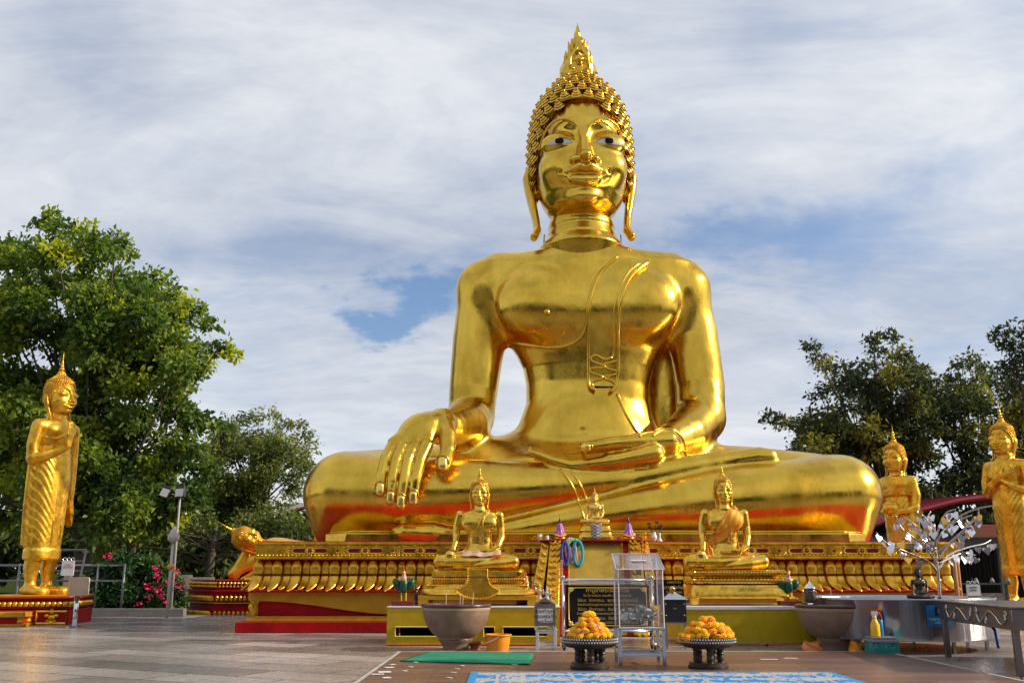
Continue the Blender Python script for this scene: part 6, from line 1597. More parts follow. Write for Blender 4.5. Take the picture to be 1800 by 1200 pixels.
    for px, lab in ((1001,'pink tasselled jasmine strand hanging left of the white one'),(1012,'white jasmine strand with tassels hanging below the garlands')):
        yy = ALT_Y-.40; W = MPP(975, yy); cx = xat(px, 960, yy); m = MB()
        for q in (-1, 0, 1):
            for i in range(12): m.ball((cx+q*(.5+i*.16)*W*1.2, yy-.01*q, zat(962,yy)-i*2.0*W), (1.1*W,1.0*W,1.0*W), n=6, m=4)
        solo('jasmine_strand', m, mat('jasmine_white', (.80,.72,.68), .7, vscale=14, col2=(.82,.45,.45)) if px > 1005 else mat('jasmine_pink', (.75,.15,.30), .7), lab, 'garland', smooth=True)
    m = MB(); yy = ALT_Y-.25; rg = np.random.default_rng(9); W = MPP(960, yy)
    for i in range(36): marigold(m, (xat(1126+rg.uniform(0,10)+(i/36)*4,960,yy), yy+rg.uniform(-.08,.06), zat(936+i/36*46,yy)), 2.4*W*rg.uniform(.7,1.1))
    solo('marigold_garland', m, MARI, 'thick marigold garland hanging down the right corner of the altar block', 'garland', smooth=True)
    m = MB(); yy = ALT_Y-.9; W = MPP(1020, yy)
    for i in range(30): m.ball((xat(986+sin(i*1.7)*2,1000,yy), yy-.05, zat(985+i*1.2,yy)), (1.6*W,1.5*W,1.4*W), n=6, m=4)
    solo('yellow_garland', m, mat('yellow_beads', (.75,.55,.04), .6, vscale=8, col2=(.45,.10,.45)), 'yellow and violet garland hanging on the left balustrade', 'garland', smooth=True)
    # figurines crowding the right end of the left table
    rg = np.random.default_rng(4); colz = [((.5,.03,.02),'red'),((.02,.15,.08),'green'),((.55,.42,.30),'tan'),((.03,.03,.04),'black'),((.5,.5,.5),'white'),((.35,.2,.05),'bronze')]
    for i in range(6):
        x = xat(935+i*6.5,1050,TY+.75); yy = TY+.62+.12*(i % 2); h = rg.uniform(24,38)*MPP(1040,yy); c, nm = colz[i]; M_ = mat('figurine_'+nm, c, .4)
        t = thing('offering_figurine', 'small %s dancer figurine in the crowd at the right end of the left table' % nm, 'figurine', (x, yy, TZ+.002), 'dancer figurines on the left table')
        m = MB(); m.lathe([(.17*h,0),(.18*h,.05*h),(.10*h,.10*h),(.14*h,.30*h),(.07*h,.50*h),(.11*h,.66*h),(.03*h,.74*h)], (x,yy,TZ+.002), 12); part('body', m, M_, t, smooth=True)
        m = MB(); m.ball((x,yy,TZ+.80*h), (.06*h,.06*h,.075*h), n=8, m=6); m.lathe([(.06*h,.84*h),(.03*h,.92*h),(.004,1.02*h)], (x,yy,TZ), 8); part('head', m, GOLD_S if i % 2 else MATS['figurine_white'] if 'figurine_white' in MATS else M_, t, smooth=True)
        for s in (-1, 1): m = MB(); m.tube([(x+s*.09*h,yy,TZ+.62*h),(x+s*.20*h,yy-.04*h,TZ+.55*h),(x+s*.17*h,yy-.1*h,TZ+.72*h)], .025*h, 6); part('arm', m, M_, t, smooth=True)
    # dark small figure beside the left rooster
    x = xat(731,1050,TY+.5); t = thing('bronze_figurine', 'slim dark bronze figurine beside the left rooster', 'figurine', (x, TY+.5, TZ+.002)); m = MB(); h = 34*MPP(1045,TY+.5)
    m.lathe([(.16*h,0),(.17*h,.06*h),(.09*h,.12*h),(.13*h,.4*h),(.08*h,.6*h),(.12*h,.7*h),(.04*h,.78*h)], (x,TY+.5,TZ+.002), 12); part('body', m, BRONZE, t, smooth=True); m = MB(); m.ball((x,TY+.5,TZ+.84*h), .07*h, n=10, m=7); m.lathe([(.06*h,.88*h),(.01*h,1.05*h)], (x,TY+.5,TZ), 8); part('head', m, BRONZE, t, smooth=True)
small_things()
# ================================================================ right side: steel basin, steel bench, money tree
def basin():
    Yf = gy(1640,1152); Yc = Yf+1.75; zr = zat(1053, Yf-.02); cx = xat(1640,1100,Yf+.3); R = 1.66
    zb = zat(1129, Yf)
    t = thing('steel_basin', 'wide round stainless steel basin on legs behind the right bowl', 'basin', (cx, Yc, 0))
    ST2 = mat('brushed_steel_drum', (.42,.42,.46), .20, 1.0, bump=.55, bscale=2.2, stretch=(1,1,.02), bdist=.05, rvar=.08, vscale=5)
    m = MB(); n = 72; m.lathe([(R*.985,zb),(R,zb+.03),(R,zr-.03),(R+.02,zr),(R-.03,zr+.004),(R-.05,zr-.05),(R-.06,zb+.1),(.001,zb+.1)], (cx,Yc,0), n, cap=False, sy=.98); part('drum', m, ST2, t, smooth=True)
    m = MB(); m.lathe([(R-.07,zr-.07),(.001,zr-.065)], (cx,Yc,0), 64, cap=False); part('dark_water', m, mat('dark_water', (.015,.017,.02), .06), t)
    for k in range(8):
        a = 2*pi*k/8+.25; m = MB(); m.box((cx+cos(a)*R*.86, Yc+sin(a)*R*.86, zb/2), (.05,.05,zb)); part('leg', m, STEEL, t)
    # blue notice on the drum
    n = thing('blue_notice', 'blue notice with a small dark picture stuck on the side of the steel basin', 'notice', (cx, Yc-R, zb))
    a0 = -pi/2+.03; g = []; z0, z1 = zat(1101,Yf), zat(1063,Yf)
    g = [[(cx+cos(a0+s*.13)*(R+.012), Yc+sin(a0+s*.13)*(R+.012)*.98, z0+(z1-z0)*t_) for s in np.linspace(-1,1,7)] for t_ in (0, .5, 1)]
    m = MB(); m.grid(g); part('card', m, mat('notice_blue', (.012,.13,.32), .4), n)
    g = [[(cx+cos(a0+s*.045)*(R+.018), Yc+sin(a0+s*.045)*(R+.018)*.98, z0+(z1-z0)*(.5+.46*t_)) for s in np.linspace(-1,1,5)] for t_ in (0, 1)]
    m = MB(); m.grid(g); part('picture', m, mat('notice_dark', (.01,.015,.03), .4), n)
    m = MB(); m.ball((cx+cos(a0)*(R+.02), Yc+sin(a0)*(R+.02)*.98, z0+(z1-z0)*.70), (.03,.01,.05), n=8, m=6); m.ball((cx+cos(a0)*(R+.02), Yc+sin(a0)*(R+.02)*.98, z0+(z1-z0)*.82), (.016,.01,.02), n=8, m=6); part('figure', m, mat('notice_gold', (.3,.22,.12), .5), n)
    for q in range(2): text(n, 'notice_text', ('ทำบุญ สะเดาะเคราะห์','เสริมบารมี')[q], .045, (cx+cos(a0)*(R+.02), Yc-(R+.02)*.98-.004, z0+(z1-z0)*(.30-.17*q)), mat('notice_lettering', (.35,.5,.6), .5))
    return cx, Yc, R, zr
BX, BY, BR, BZ = basin()
def bench():
    A = np.array([xat(1653,1102,16.4), 16.4]); zt = zat(1056,16.4)
    Bp = np.array([xat(1783,1120,13.3), 13.3]); zt2 = zat(1066,13.3); ztm = (zt+zt2)/2; zb = ztm-.30
    t = thing('steel_bench', 'long steel offering table with a scrollwork front at the right edge', 'table', ((A[0]+Bp[0])/2, (A[1]+Bp[1])/2, 0))
    ST = mat('matt_steel', (.30,.27,.26), .34, .9, bump=.08, bscale=40, vscale=3, col2=(.23,.20,.19), rvar=.1, bdist=.003)
    d = (Bp-A)/np.linalg.norm(Bp-A); nrm = np.array([d[1], -d[0]]);  nrm = nrm if nrm[0] < 0 else -nrm
    L_ = np.linalg.norm(Bp-A); ang = atan2(d[1], d[0]); Wd = 2.2
    C = (A+Bp)/2-nrm*Wd/2
    def fr(u, w, z): q = A+d*u+nrm*w; return (float(q[0]), float(q[1]), z)
    q = np.array(C)
    m = MB(); m.box((q[0], q[1], (zb+ztm)/2-.01), (L_, Wd, ztm-zb-.02), rz=ang); part('apron', m, ST, t, bevel=.01)
    m = MB(); m.box((q[0], q[1], ztm-.006), (L_+.05, Wd+.05, .03), rz=ang); part('top', m, mat('scuffed_steel_top', (.26,.27,.29), .3, .9, vscale=6, col2=(.16,.16,.17)), t, bevel=.006)
    for u in (.06, L_-.10):
        for w in (-.06, -Wd+.08):
            m = MB(); p = fr(u, w, 0); m.box((p[0], p[1], zb/2+.02), (.085,.085,zb+.04), rz=ang); part('leg', m, ST, t, bevel=.005)
    m = MB(); p = fr(L_+.02, -.45, zb-.02); m.box((p[0]+.3, p[1]-.02, zb+.17), (.62,.04,.2)); part('end_rail', m, ST, t, bevel=.005)
    # scrollwork
    def curl(u0, z0, r, turns, s, start):
        return [(u0+cos(start+s*turns*2*pi*i/22)*r*(1-i/26), z0+sin(start+s*turns*2*pi*i/22)*r*(1-i/26)) for i in range(23)]
    zc = (zb+ztm)/2-.01; wave = [(.10,.03),(.22,-.08),(.40,.0),(.62,.085),(.85,.02),(1.05,-.08),(1.22,.0)]
    k = L_/3.15
    for off, sg in ((.35, 1), (1.72, 1)):
        m = MB(); w = [(off+a*k, zc+b) for a, b in wave]; m.tube([fr(a, .018, b) for a, b in [(q[0], q[1]) for q in smooth_poly([(a, b, 0) for a, b in w], 6)]], .011, 6); part('scroll', m, CHROME, t, smooth=True)
        for (u0, z0, r, tn, s, st) in ((off+.10*k, zc+.075, .055, 1.2, 1, -pi/2), (off+.46*k, zc-.05, .06, 1.2, -1, pi/2), (off+1.25*k, zc+.06, .06, 1.2, -1, -pi/2)):
            m = MB(); m.tube([fr(a, .018, b) for a, b in curl(u0, z0, r, tn, s, st)], .009, 6); part('scroll', m, CHROME, t, smooth=True)
    # tap and blue hose
    h = thing('drain_tap', 'drain tap with a short blue hose under the scrollwork table', 'tap', fr(1.0, -.5, zb))
    m = MB(); m.tube([fr(.75,-.45,zb+.03), fr(.85,-.45,zb-.05), fr(1.05,-.45,zb-.05), fr(1.15,-.45,zb-.10)], .022, 8); m.box(fr(1.0,-.45,zb-.02), (.10,.04,.03)); part('valve', m, BLACK, h, smooth=True)
    m = MB(); m.tube([fr(1.15,-.45,zb-.09), fr(1.18,-.45,zb-.22), fr(1.22,-.45,zb-.36)], .02, 8); part('hose', m, mat('blue_hose', (.01,.12,.50), .4), h, smooth=True)
    return fr, ztm
bench()
# ---- money tree
def money_tree():
    bx, bz = xat(1652,1050,BY+.2), BZ-.04; Yt = BY+.2; W = MPP(970, Yt)
    t = thing('money_tree', 'metal wish tree hung with silver and gold heart shaped leaves on the steel basin', 'wish tree', (bx, Yt, bz))
    BR_ = mat('silver_branch', (.50,.47,.46), .35, .8, bump=.3, bscale=40, bdist=.004); SV = mat('silver_leaf', (.80,.80,.86), .22, .95); GL = mat('gold_leaf', (.85,.48,.10), .25, .95)
    def q(x, y, dy=0.0): return P(x, y, Yt+dy)
    rg = np.random.default_rng(11)
    m = MB(); trunk = smooth_poly([q(1652,1052),q(1650,1020),q(1648,995),q(1645,965,.05),(q(1642,920,.1))], 5); m.tube(trunk, list(np.linspace(3.2,1.6,len(trunk))*W), 8)
    tr = part('trunk', m, BR_, t, smooth=True)
    br = [[(1648,1005),(1630,985),(1590,968),(1560,955),(1540,935)], [(1647,990),(1625,960),(1600,940),(1583,925),(1575,905)], [(1646,975),(1632,945),(1612,925),(1590,908)], [(1645,960),(1640,930),(1618,900),(1612,892)], [(1648,985),(1668,955),(1695,930),(1715,912),(1720,900)],
          [(1650,1000),(1668,975),(1700,962),(1730,955),(1742,948)], [(1645,945),(1655,915),(1665,900),(1680,895)], [(1648,970),(1675,950),(1690,940),(1700,925)], [(1650,990),(1690,972),(1715,975)], [(1644,940),(1630,915),(1636,898)], [(1646,955),(1660,930),(1690,912),(1708,905)], [(1646,965),(1620,950),(1570,945)]]
    tips = []
    for i, b in enumerate(br):
        dd = rg.uniform(-.7,.7); pts = smooth_poly([q(x, y, dd*j/len(b)) for j, (x, y) in enumerate(b)], 5)
        m = MB(); m.tube(pts, list(np.linspace(2.0,.8,len(pts))*W), 6); part('branch', m, BR_, t, smooth=True)
        for j in np.linspace(len(pts)*.35, len(pts)-1, 7): tips.append(np.array(pts[int(j)]))
    hs = [(0,-1.15),(.45,-.55),(.85,0),(.92,.42),(.62,.72),(.28,.66),(0,.40),(-.28,.66),(-.62,.72),(-.92,.42),(-.85,0),(-.45,-.55)]
    prot = []
    for i, p in enumerate(tips):
        r = 7.2*W*rg.uniform(.8,1.2)
        if len(prot) < 3:
            m = MB(); m.prism([(a*r, b*r) for a, b in hs], 'y', -.004, .004); o = part('leaf', m, SV if len(prot) != 1 else GL, t, smooth=False, world=False); prot.append(o)
        else: o = prot[int(rg.choice([0,0,1,2]))].copy(); COL.objects.link(o)
        dz = r*1.4; o.location = Vector(p+np.array([rg.uniform(-1,1)*.05, rg.uniform(-1,1)*.08, -dz]))-Vector(root_loc(t)); o.rotation_euler = (rg.uniform(-.5,.5), rg.uniform(-.6,.6), rg.uniform(-1.1,1.1))
money_tree()
# ---- dark little Buddha on the basin rim
def dark_buddha():
    Y = BY-BR*.70; cx = xat(1617,1040,Y); zb = BZ-.06; W = MPP(1020, Y)
    m = MB(); m.lathe([(.27,0),(.28,.03),(.24,.06)], (cx,Y,zb), 24)
    t = thing('bronze_buddha_statue', 'small dark bronze seated Buddha on the rim of the steel basin', 'statue', (cx, Y, zb)); part('base', m, BRONZE, t)
    u = 47*W/640; pl = [(SEAT_LO[0]*u+np.array((cx, Y, zb+.06)), SEAT_LO[1])]
    add_head(t, pl, (cx, Y-.0, zb+.06+590*u), 68*u, False, zs=.9, gold=BRONZE, eyes=False); v, f = join_np(pl); link('body', mesh_np('body', v-root_loc(t), f, BRONZE, smooth=True), t)
dark_buddha()
def urn():
    cx, Y, R, H = PR; x = xat(1423,1055,Y+.05); W = MPP(1040, Y); z0 = H*.83
    t = thing('glass_urn', 'silver lidded glass candle urn standing in the right bowl', 'urn', (x, Y, z0)); G_ = mat('tinted_glass', (.10,.085,.07), .08, .3); h = zat(1020,Y)-z0
    m = MB(); m.lathe([(6.5*W,0),(6*W,h*.12),(4*W,h*.2),(6.5*W,h*.28)], (x,Y,z0), 20); part('foot', m, CHROME, t, smooth=True)
    m = MB(); m.lathe([(6.5*W,h*.28),(9.5*W,h*.42),(10*W,h*.62),(9.5*W,h*.74)], (x,Y,z0), 20); part('glass', m, G_, t, smooth=True)
    m = MB(); m.lathe([(11.5*W,h*.74),(11*W,h*.77),(6*W,h*.86),(4*W,h*.90),(1.2*W,h*.94),(1.8*W,h*.97),(.2*W,h)], (x,Y,z0), 20); part('lid', m, CHROME, t, smooth=True)
    for s in (-1, 1): m = MB(); m.tube([(x+s*9.5*W,Y,z0+h*.70),(x+s*12.5*W,Y,z0+h*.60),(x+s*9.5*W,Y,z0+h*.45)], .5*W, 5); part('handle', m, CHROME, t, smooth=True)
urn()
def crate():
    Y = gy(1548,1153)+.25; x0, x1 = xat(1526,1140,Y), xat(1574,1140,Y); z1 = zat(1119,Y-.2); W = MPP(1130,Y)
    t = thing('plastic_crate', 'teal and grey lidded plastic crate beside the right bowl', 'crate', ((x0+x1)/2, Y, 0)); zt = z1*.72
    m = MB(); m.box(((x0+x1)/2, Y, zt/2), (x1-x0-.03,.42,zt)); part('box', m, mat('teal_plastic', (.01,.22,.21), .4), t, bevel=.01)
    m = MB(); m.box(((x0+x1)/2, Y, zt+.02), (x1-x0,.46,.05)); m.box(((x0+x1)/2, Y, (zt+.045+z1)/2), (x1-x0-.05,.40,z1-zt-.05)); part('lid', m, mat('grey_plastic', (.25,.25,.27), .45), t, bevel=.01)
    text(t, 'lettering', 'RATEX', .14, ((x0+x1)/2-.08, Y-.214, zt*.50), mat('pale_lettering', (.10,.36,.34), .5)); text(t, 'symbol', '6', .16, (x1-.12, Y-.214, zt*.45), MATS['pale_lettering'])
    x = xat(1538,1100,Y); t = thing('spray_bottle', 'yellow spray bottle with a red and white trigger on the crate', 'bottle', (x, Y, z1)); b = 8*W
    m = MB(); m.lathe([(b,0),(b*1.02,b*.2),(b,b*2.4),(b*.55,b*3.4),(b*.4,b*3.8)], (x,Y,z1), 20); part('bottle', m, mat('yellow_plastic', (.85,.50,.01), .3), t, smooth=True)
    m = MB(); m.lathe([(b*.45,b*3.8),(b*.5,b*4.2),(b*.4,b*4.4)], (x,Y,z1), 14); m.box((x+b*.1,Y,z1+b*4.9), (b*1.3,b*.6,b*.9)); part('nozzle', m, WHITE, t)
    m = MB(); m.box((x+b*.5,Y,z1+b*5.5), (b*1.8,b*.5,b*.4)); m.tube([(x+b*.9,Y,z1+b*5.2),(x+b*1.5,Y,z1+b*4.4),(x+b*1.6,Y,z1+b*3.7)], b*.13, 6); part('trigger', m, mat('red_plastic', (.6,.015,.02), .35), t)
    x = xat(1549,1100,Y); m = MB(); m.lathe([(b*.9*.5,0),(b*.5,b*.2),(b*.5,b*3.4),(b*.4,b*3.5)], (x,Y+.02,z1+.002), 16); solo('blue_tube', m, mat('blue_plastic', ()), 'slim blue tube standing on the crate right of the spray bottle', 'bottle', smooth=True)
crate()
def small_sign(px, yb, yt, Y, w, lab, txt, mt=None):
    x = xat(px, yb, Y); W = MPP(yb, Y); z0, z1 = zat(yb, Y), zat(yt, Y)
    t = thing('paper_sign', lab, 'sign', (x, Y, z0)); m = MB(); m.box((x, Y, (z0+z1)/2), (w*W,.02,z1-z0)); part('card', m, WHITE, t)
    m = MB()
    for s in (-1, 0, 1):
        c = x+s*w*.32*W; m.tube([(c+cos(a)*w*.13*W, Y, z1+w*.12*W+sin(a)*w*.12*W) for a in np.linspace(-.5, 5.2, 14)], w*.03*W, 5)
    m.cyl((x,Y,z1+w*.2*W), (x,Y,z1+w*.5*W), w*.03*W, 6, r2=.002); part('scroll_top', m, CHROME, t)
    text(t, 'lettering', txt, w*.18*W, (x, Y-.013, z1-(z1-z0)*.32), mt or DTXT, line=1.1)
small_sign(1712, 1046, 1027, BY+.5, 24, 'small white sign with a curled metal top on the far rim of the basin', 'จุดเทียน\nบูชาพระ')
def pole(px, yb, yt, Y, r, lab, mt, name='post', cat='post'):
    x = xat(px, yb, Y); z0 = max(0, zat(yb, Y)); z1 = zat(yt, Y); m = MB(); m.lathe([(r,0),(r,z1-z0),(r*.8,z1-z0+.02)], (x,Y,z0), 12); solo(name, m, mt, lab, cat, smooth='auto')
WOODP = mat('orange_brown_wood', (.42,.20,.07), .5, vscale=9, col2=(.30,.13,.05))
pole(1686, 1075, 985, 22.6, .05, 'orange brown post rising behind the leaves of the wish tree', WOODP); pole(1692, 1075, 970, 24.5, .045, 'thin brown post right beside the orange brown post', WOODP)
def low_rack():
    Y = 25.5; x0, x1 = xat(1660,1060,Y), xat(1772,1060,Y); z1 = zat(1027,Y); GM = mat('green_black_steel', (.02,.06,.05), .5)
    t = thing('steel_rack', 'low dark green steel rack behind the basin at the right', 'rack', ((x0+x1)/2, Y, 0))
    for x in (x0, (x0*.6+x1*.4), x1): m = MB(); m.box((x, Y, z1/2), (.06,.06,z1)); part('post', m, GM, t)
    m = MB(); m.box(((x0+x1)/2, Y, z1+.02), (x1-x0+.1,.3,.04)); part('top', m, GM, t)
    m = MB(); m.box(((x0+x1)/2, Y+.1, z1*.55), (x1-x0,.04,.5)); part('panel', m, mat('grey_stone_panel', (.20,.19,.17), .7, vscale=3, col2=(.30,.28,.25)), t)
    rg = np.random.default_rng(2)
    for i in range(5): m = MB(); x = x0+.9+i*.42; m.lathe([(.05,0),(.06,.05),(.03,.10),(.02,.13)], (x,Y+.02,z1+.042), 10); solo('offering_jar', m, mat('jar_grey', (.2,.2,.2), .4), 'small grey jar in the row on the dark green rack', 'jar', 'jars on the dark green rack', smooth=True)
low_rack()
# ---- pavilion with a red arched roof
def pavilion():
    Y = 34.5; z_ = lambda y, Yq=Y: zat(y, Yq, 1650)
    x0, x1 = xat(1520,950,Y), xat(1850,950,Y)
    t = thing('pavilion', 'open pavilion with an arched red corrugated roof behind the standing statues on the right', 'building', ((x0+x1)/2, Y+3, 0))
    RF = mat('red_corrugated_roof', (.30,.03,.05), .45, .1, vscale=1.5, col2=(.22,.02,.035))
    prof = [(1520,925),(1560,908),(1600,896),(1640,886),(1680,876),(1720,870),(1760,868),(1800,868),(1850,874)]
    pts = smooth_poly([(xat(x,y,Y), 0, zat(y,Y)) for x, y in prof], 10); m = MB(); g = []
    for j in range(2):
        row = []
        for p in pts:
            for k in range(2): row.append((p[0], Y+j*7, p[2]+(.04 if (len(row) % 4) < 2 else 0)))
        g.append(row)
    nrow = len(g[0]); fine = []
    L0 = np.array([p for p in pts])
    xs = np.linspace(L0[0,0], L0[-1,0], 240); zs = np.interp(xs, L0[:,0], L0[:,2])+.035*np.sin(np.arange(240)*pi/2)
    m.grid([[(x, Y+7*j, z+.25*j) for x, z in zip(xs, zs)] for j in (0, 1)]); o = part('roof', m, RF, t, smooth=False); so = o.modifiers.new('t', 'SOLIDIFY'); so.thickness = .03
    m = MB(); m.tube([(p[0], Y-.02, p[2]-.10) for p in pts], .09, 6); part('fascia', m, RF, t)
    # white truss under the arch
    m = MB(); W_ = mat('white_steel', (.55,.57,.62), .4)
    ch = [(1664,925),(1690,905),(1720,893),(1750,888),(1800,886)]; c2 = smooth_poly([(xat(x,y,Y+.3),Y+.3,zat(y,Y+.3)) for x, y in ch], 4); m.tube(c2, .035, 6)
    low = [(xat(x,925,Y+.3), Y+.3, zat(925,Y+.3)) for x in (1664,1690,1720,1750,1800)]
    m.tube(low, .03, 6)
    for i in range(len(low)): m.tube([low[i], c2[min(i*4, len(c2)-1)]], .025, 5)
    part('truss', m, W_, t)
    m = MB(); DG = mat('dark_corrugated', (.05,.05,.055), .5, bump=.8, bscale=8, stretch=(1,1,1), bdist=.05)
    xs = np.linspace(xat(1500,940,Y-1.5), xat(1850,940,Y-1.5), 200)
    m.grid([[(x, Y-1.5+3.4*j, zat(962,Y-1.5)+1.0*j+.03*sin(i*pi/2)) for i, x in enumerate(xs)] for j in (0, 1)]); o = part('lower_roof', m, DG, t, smooth=False); so = o.modifiers.new('t', 'SOLIDIFY'); so.thickness = .03
    m = MB(); m.box(((xat(1672,1000,Y+1)+x1)/2, Y+2.2, z_(1000)), (x1-xat(1672,1000,Y+1), .1, 3.2)); part('dark_wall', m, mat('black_curtain', (.006,.006,.007), .95, spec=.1, bump=.3, bscale=2, stretch=(6,1,.2), bdist=.1), t)
    m = MB(); m.box((xat(1735,933,Y-.2), Y-.2, z_(933)), (xat(1765,933,Y)-xat(1708,933,Y), .06, .45)); part('sign_board', m, mat('rusty_board', (.20,.12,.09), .7, vscale=2, col2=(.30,.08,.04)), t)
    for x in (1668, 1760, 1845): m = MB(); m.box((xat(x,1000,Y+.2), Y+.2, zat(925,Y)/2), (.14,.14,zat(925,Y))); part('post', m, mat('grey_post', (.12,.12,.12), .6), t)
    m = MB(); m.box(((x0+x1)/2, Y+5, zat(960,Y)/2), (x1-x0-1, .12, zat(960,Y))); part('back_wall', m, mat('dark_wall_grey', (.035,.035,.035), .8), t)
pavilion()
# ================================================================ left side
def balustrade():
    Y = 37.0; x0, x1 = xat(118,1060,Y), xat(372,1060,Y); CR = mat('cream_stucco', (.62,.52,.42), .7, bump=.2, bscale=10, vscale=2, col2=(.52,.42,.33)); z = lambda y: zat(y, Y, 400)
    t = thing('balustrade', 'cream stone balustrade with turned balusters behind the pink flowering bush', 'balustrade', ((x0+x1)/2, Y, 0))
    zb, z1, z2, z3 = 0, z(1058), z(1024), z(1014)
    m = MB(); m.box(((x0+x1)/2, Y, z1/2), (x1-x0, .5, z1)); part('base', m, CR, t, bevel=.02)
    m = MB(); m.box(((x0+x1)/2, Y, (z2+z3)/2), (x1-x0, .42, z3-z2)); part('rail', m, CR, t, bevel=.03)
    n = 60; pr = None; st = (x1-x0)/n
    for i in range(n):
        x = x0+(i+.5)*st
        if i % 12 == 0: m = MB(); m.box((x, Y, (z1+z3)/2+.03), (.36,.46,z3-z1+.12)); part('pier', m, CR, t, bevel=.02); continue
        if pr is None:
            h = z2-z1; m = MB(); m.lathe([(.10,0),(.10,h*.08),(.05,h*.14),(.10,h*.36),(.09,h*.48),(.045,h*.78),(.08,h*.88),(.10,h*.93),(.10,h)], (x,Y,z1), 10); pr = part('baluster', m, CR, t, smooth=True); xp = x
        else: c = pr.copy(); COL.objects.link(c); c.location.x += x-xp
    m = MB(); yk = gy(240,1083); a, b = xat(150,1083,yk), xat(322,1083,yk); m.box(((a+b)/2, yk+.15, .12), (b-a,.3,.24)); solo('planter_kerb', m, mat('grey_kerb_stone', (.14,.13,.13), .6, vscale=3, col2=(.2,.19,.18)), 'low grey stone kerb in front of the pink flowering bush', 'kerb', bevel=.02)
balustrade()
def rails():
    Y = 31.2; T = mat('grey_rail', (.22,.22,.23), .4, .6); t = thing('rail_fence', 'thin grey tube rail fence behind the standing Buddha at the far left', 'fence', (xat(80,1040,Y), Y, 0))
    x0, x1 = xat(-80,1040,Y), xat(215,1040,Y)
    for y in (993, 1020): m = MB(); m.cyl((x0,Y,zat(y,Y,0)), (x1,Y,zat(y,Y,0)), .035, 8); part('rail', m, T, t, smooth=True)
    for x in np.linspace(x0+.3, x1, 7): m = MB(); m.cyl((x,Y,0), (x,Y,zat(990,Y,0)), .04, 8); part('post', m, T, t, smooth=True)
rails()
def left_rack():
    Y = LY+1.6; a, b = xat(93,1000,Y), xat(142,1000,Y); z0, z1 = zat(1050,Y,100), zat(966,Y,100); T = MATS['grey_rail']
    t = thing('ladder_rack', 'tube ladder rack behind the donation box at the far left', 'rack', ((a+b)/2, Y, 0))
    for x in (a, b): m = MB(); m.tube([(x,Y-.3,0),(x+.1,Y,z1)], .035, 8); part('upright', m, T, t, smooth=True)
    for y in (966, 986, 1003, 1020, 1036): m = MB(); z_ = zat(y,Y,100); f = z_/z1; m.cyl((a+.1*f,Y-.3+.3*f,z_), (b+.1*f,Y-.3+.3*f,z_), .03, 8); part('rung', m, T, t, smooth=True)
    small_sign(118, 1011, 985, LY-2.1, 22, 'white paper sign with a curled metal top above the donation box at the far left', 'ทำบุญ\nค่าน้ำ ค่าไฟ', mat('red_lettering', (.45,.12,.04), .6))
    Yb = LY-2.3; x0, x1 = xat(104,1030,Yb), xat(153,1030,Yb); zb, zt = zat(1047,Yb,100), zat(1014,Yb,100); cx = (x0+x1)/2
    t = thing('donation_box', 'square steel donation box with a white notice on one side beside the left red pedestal', 'donation box', (cx, Yb, 0))
    m = MB(); s = (x1-x0)*.62; rz = radians(32); m.box((cx, Yb+.3, (zb+zt)/2), (s, s, zt-zb), rz=rz); part('box', m, mat('warm_steel_box', (.38,.30,.25), .35, .8, vscale=4, col2=(.3,.24,.2)), t, bevel=.01)
    R = np.array(rotm('Z', rz)); p = np.array([s/2+.008, 0, 0]) @ R.T; m = MB(); m.box((cx+p[0], Yb+.3+p[1], (zb+zt)/2), (.01, s*.9, (zt-zb)*.9), rz=rz); part('notice', m, WHITE, t)
    text(t, 'lettering', 'Donation box\nตู้บริจาค\nขอเชิญร่วมทำบุญ\nบูรณะองค์พระ', .085, (cx+p[0]*1.03, Yb+.3+p[1]*1.03, zt-.16), MATS['red_lettering'], rz=rz+pi/2, line=1.1)
    m = MB(); m.cyl((cx, Yb+.3, 0), (cx, Yb+.3, zb), .06, 12); part('pole', m, CHROME, t, smooth=True)
    m = MB(); m.lathe([(.22,0),(.22,.03),(.08,.05)], (cx, Yb+.3, 0), 20); part('foot', m, STEEL, t)
left_rack()
def lights():
    Y = 31.0; x = xat(306,1000,Y); z1 = zat(868,Y,306); t = thing('floodlight_pole', 'slim pole with two black floodlights beside the big trees on the left', 'street lamp', (x, Y, 0))
    m = MB(); m.lathe([(.045,0),(.035,z1),(.02,z1+.02)], (x,Y,0), 10); part('pole', m, mat('pale_pole', (.35,.35,.35), .5), t, smooth=True)
    m = MB(); a, b = xat(292,868,Y), xat(322,868,Y); m.cyl((a,Y,z1-.05), (b,Y,z1-.05), .03, 8); part('crossbar', m, BLACK, t)
    for x_, rr in ((xat(294,866,Y), .5), (xat(319,866,Y), -.1)):
        m = MB(); m.box((x_, Y-.1, z1+.06), (.30,.22,.34), ry=rr*.6, rx=-.3); h = part('floodlight', m, BLACK, t, bevel=.02)
        m = MB(); m.box((x_, Y-.235, z1+.03), (.24,.02,.26), ry=rr*.6, rx=-.3); part('lens', m, mat('lamp_glass', (.35,.37,.38), .1), h)
    x = xat(300,1000,Y-1); Y -= 1; t = thing('lotus_post', 'white post topped with a white lotus bud lamp beside the floodlight pole', 'lamp post', (x, Y, 0)); z1 = zat(950,Y,300)
    m = MB(); m.lathe([(.05,0),(.04,z1)], (x,Y,0), 12); part('pole', m, mat('white_post', (.50,.48,.45), .5), t, smooth=True)
    m = MB(); m.lathe([(.08,0),(.16,.08),(.17,.18),(.10,.34),(.01,.50)], (x,Y,z1-.05), 16); part('bud', m, mat('white_post', ()), t, smooth=True); m = MB(); m.lathe([(.09,0),(.13,.08),(.08,.16)], (x,Y,zat(1000,Y,300)), 12); part('orange_collar', m, mat('orange_collar', (.75,.32,.05), .5), t, smooth=True)
lights()
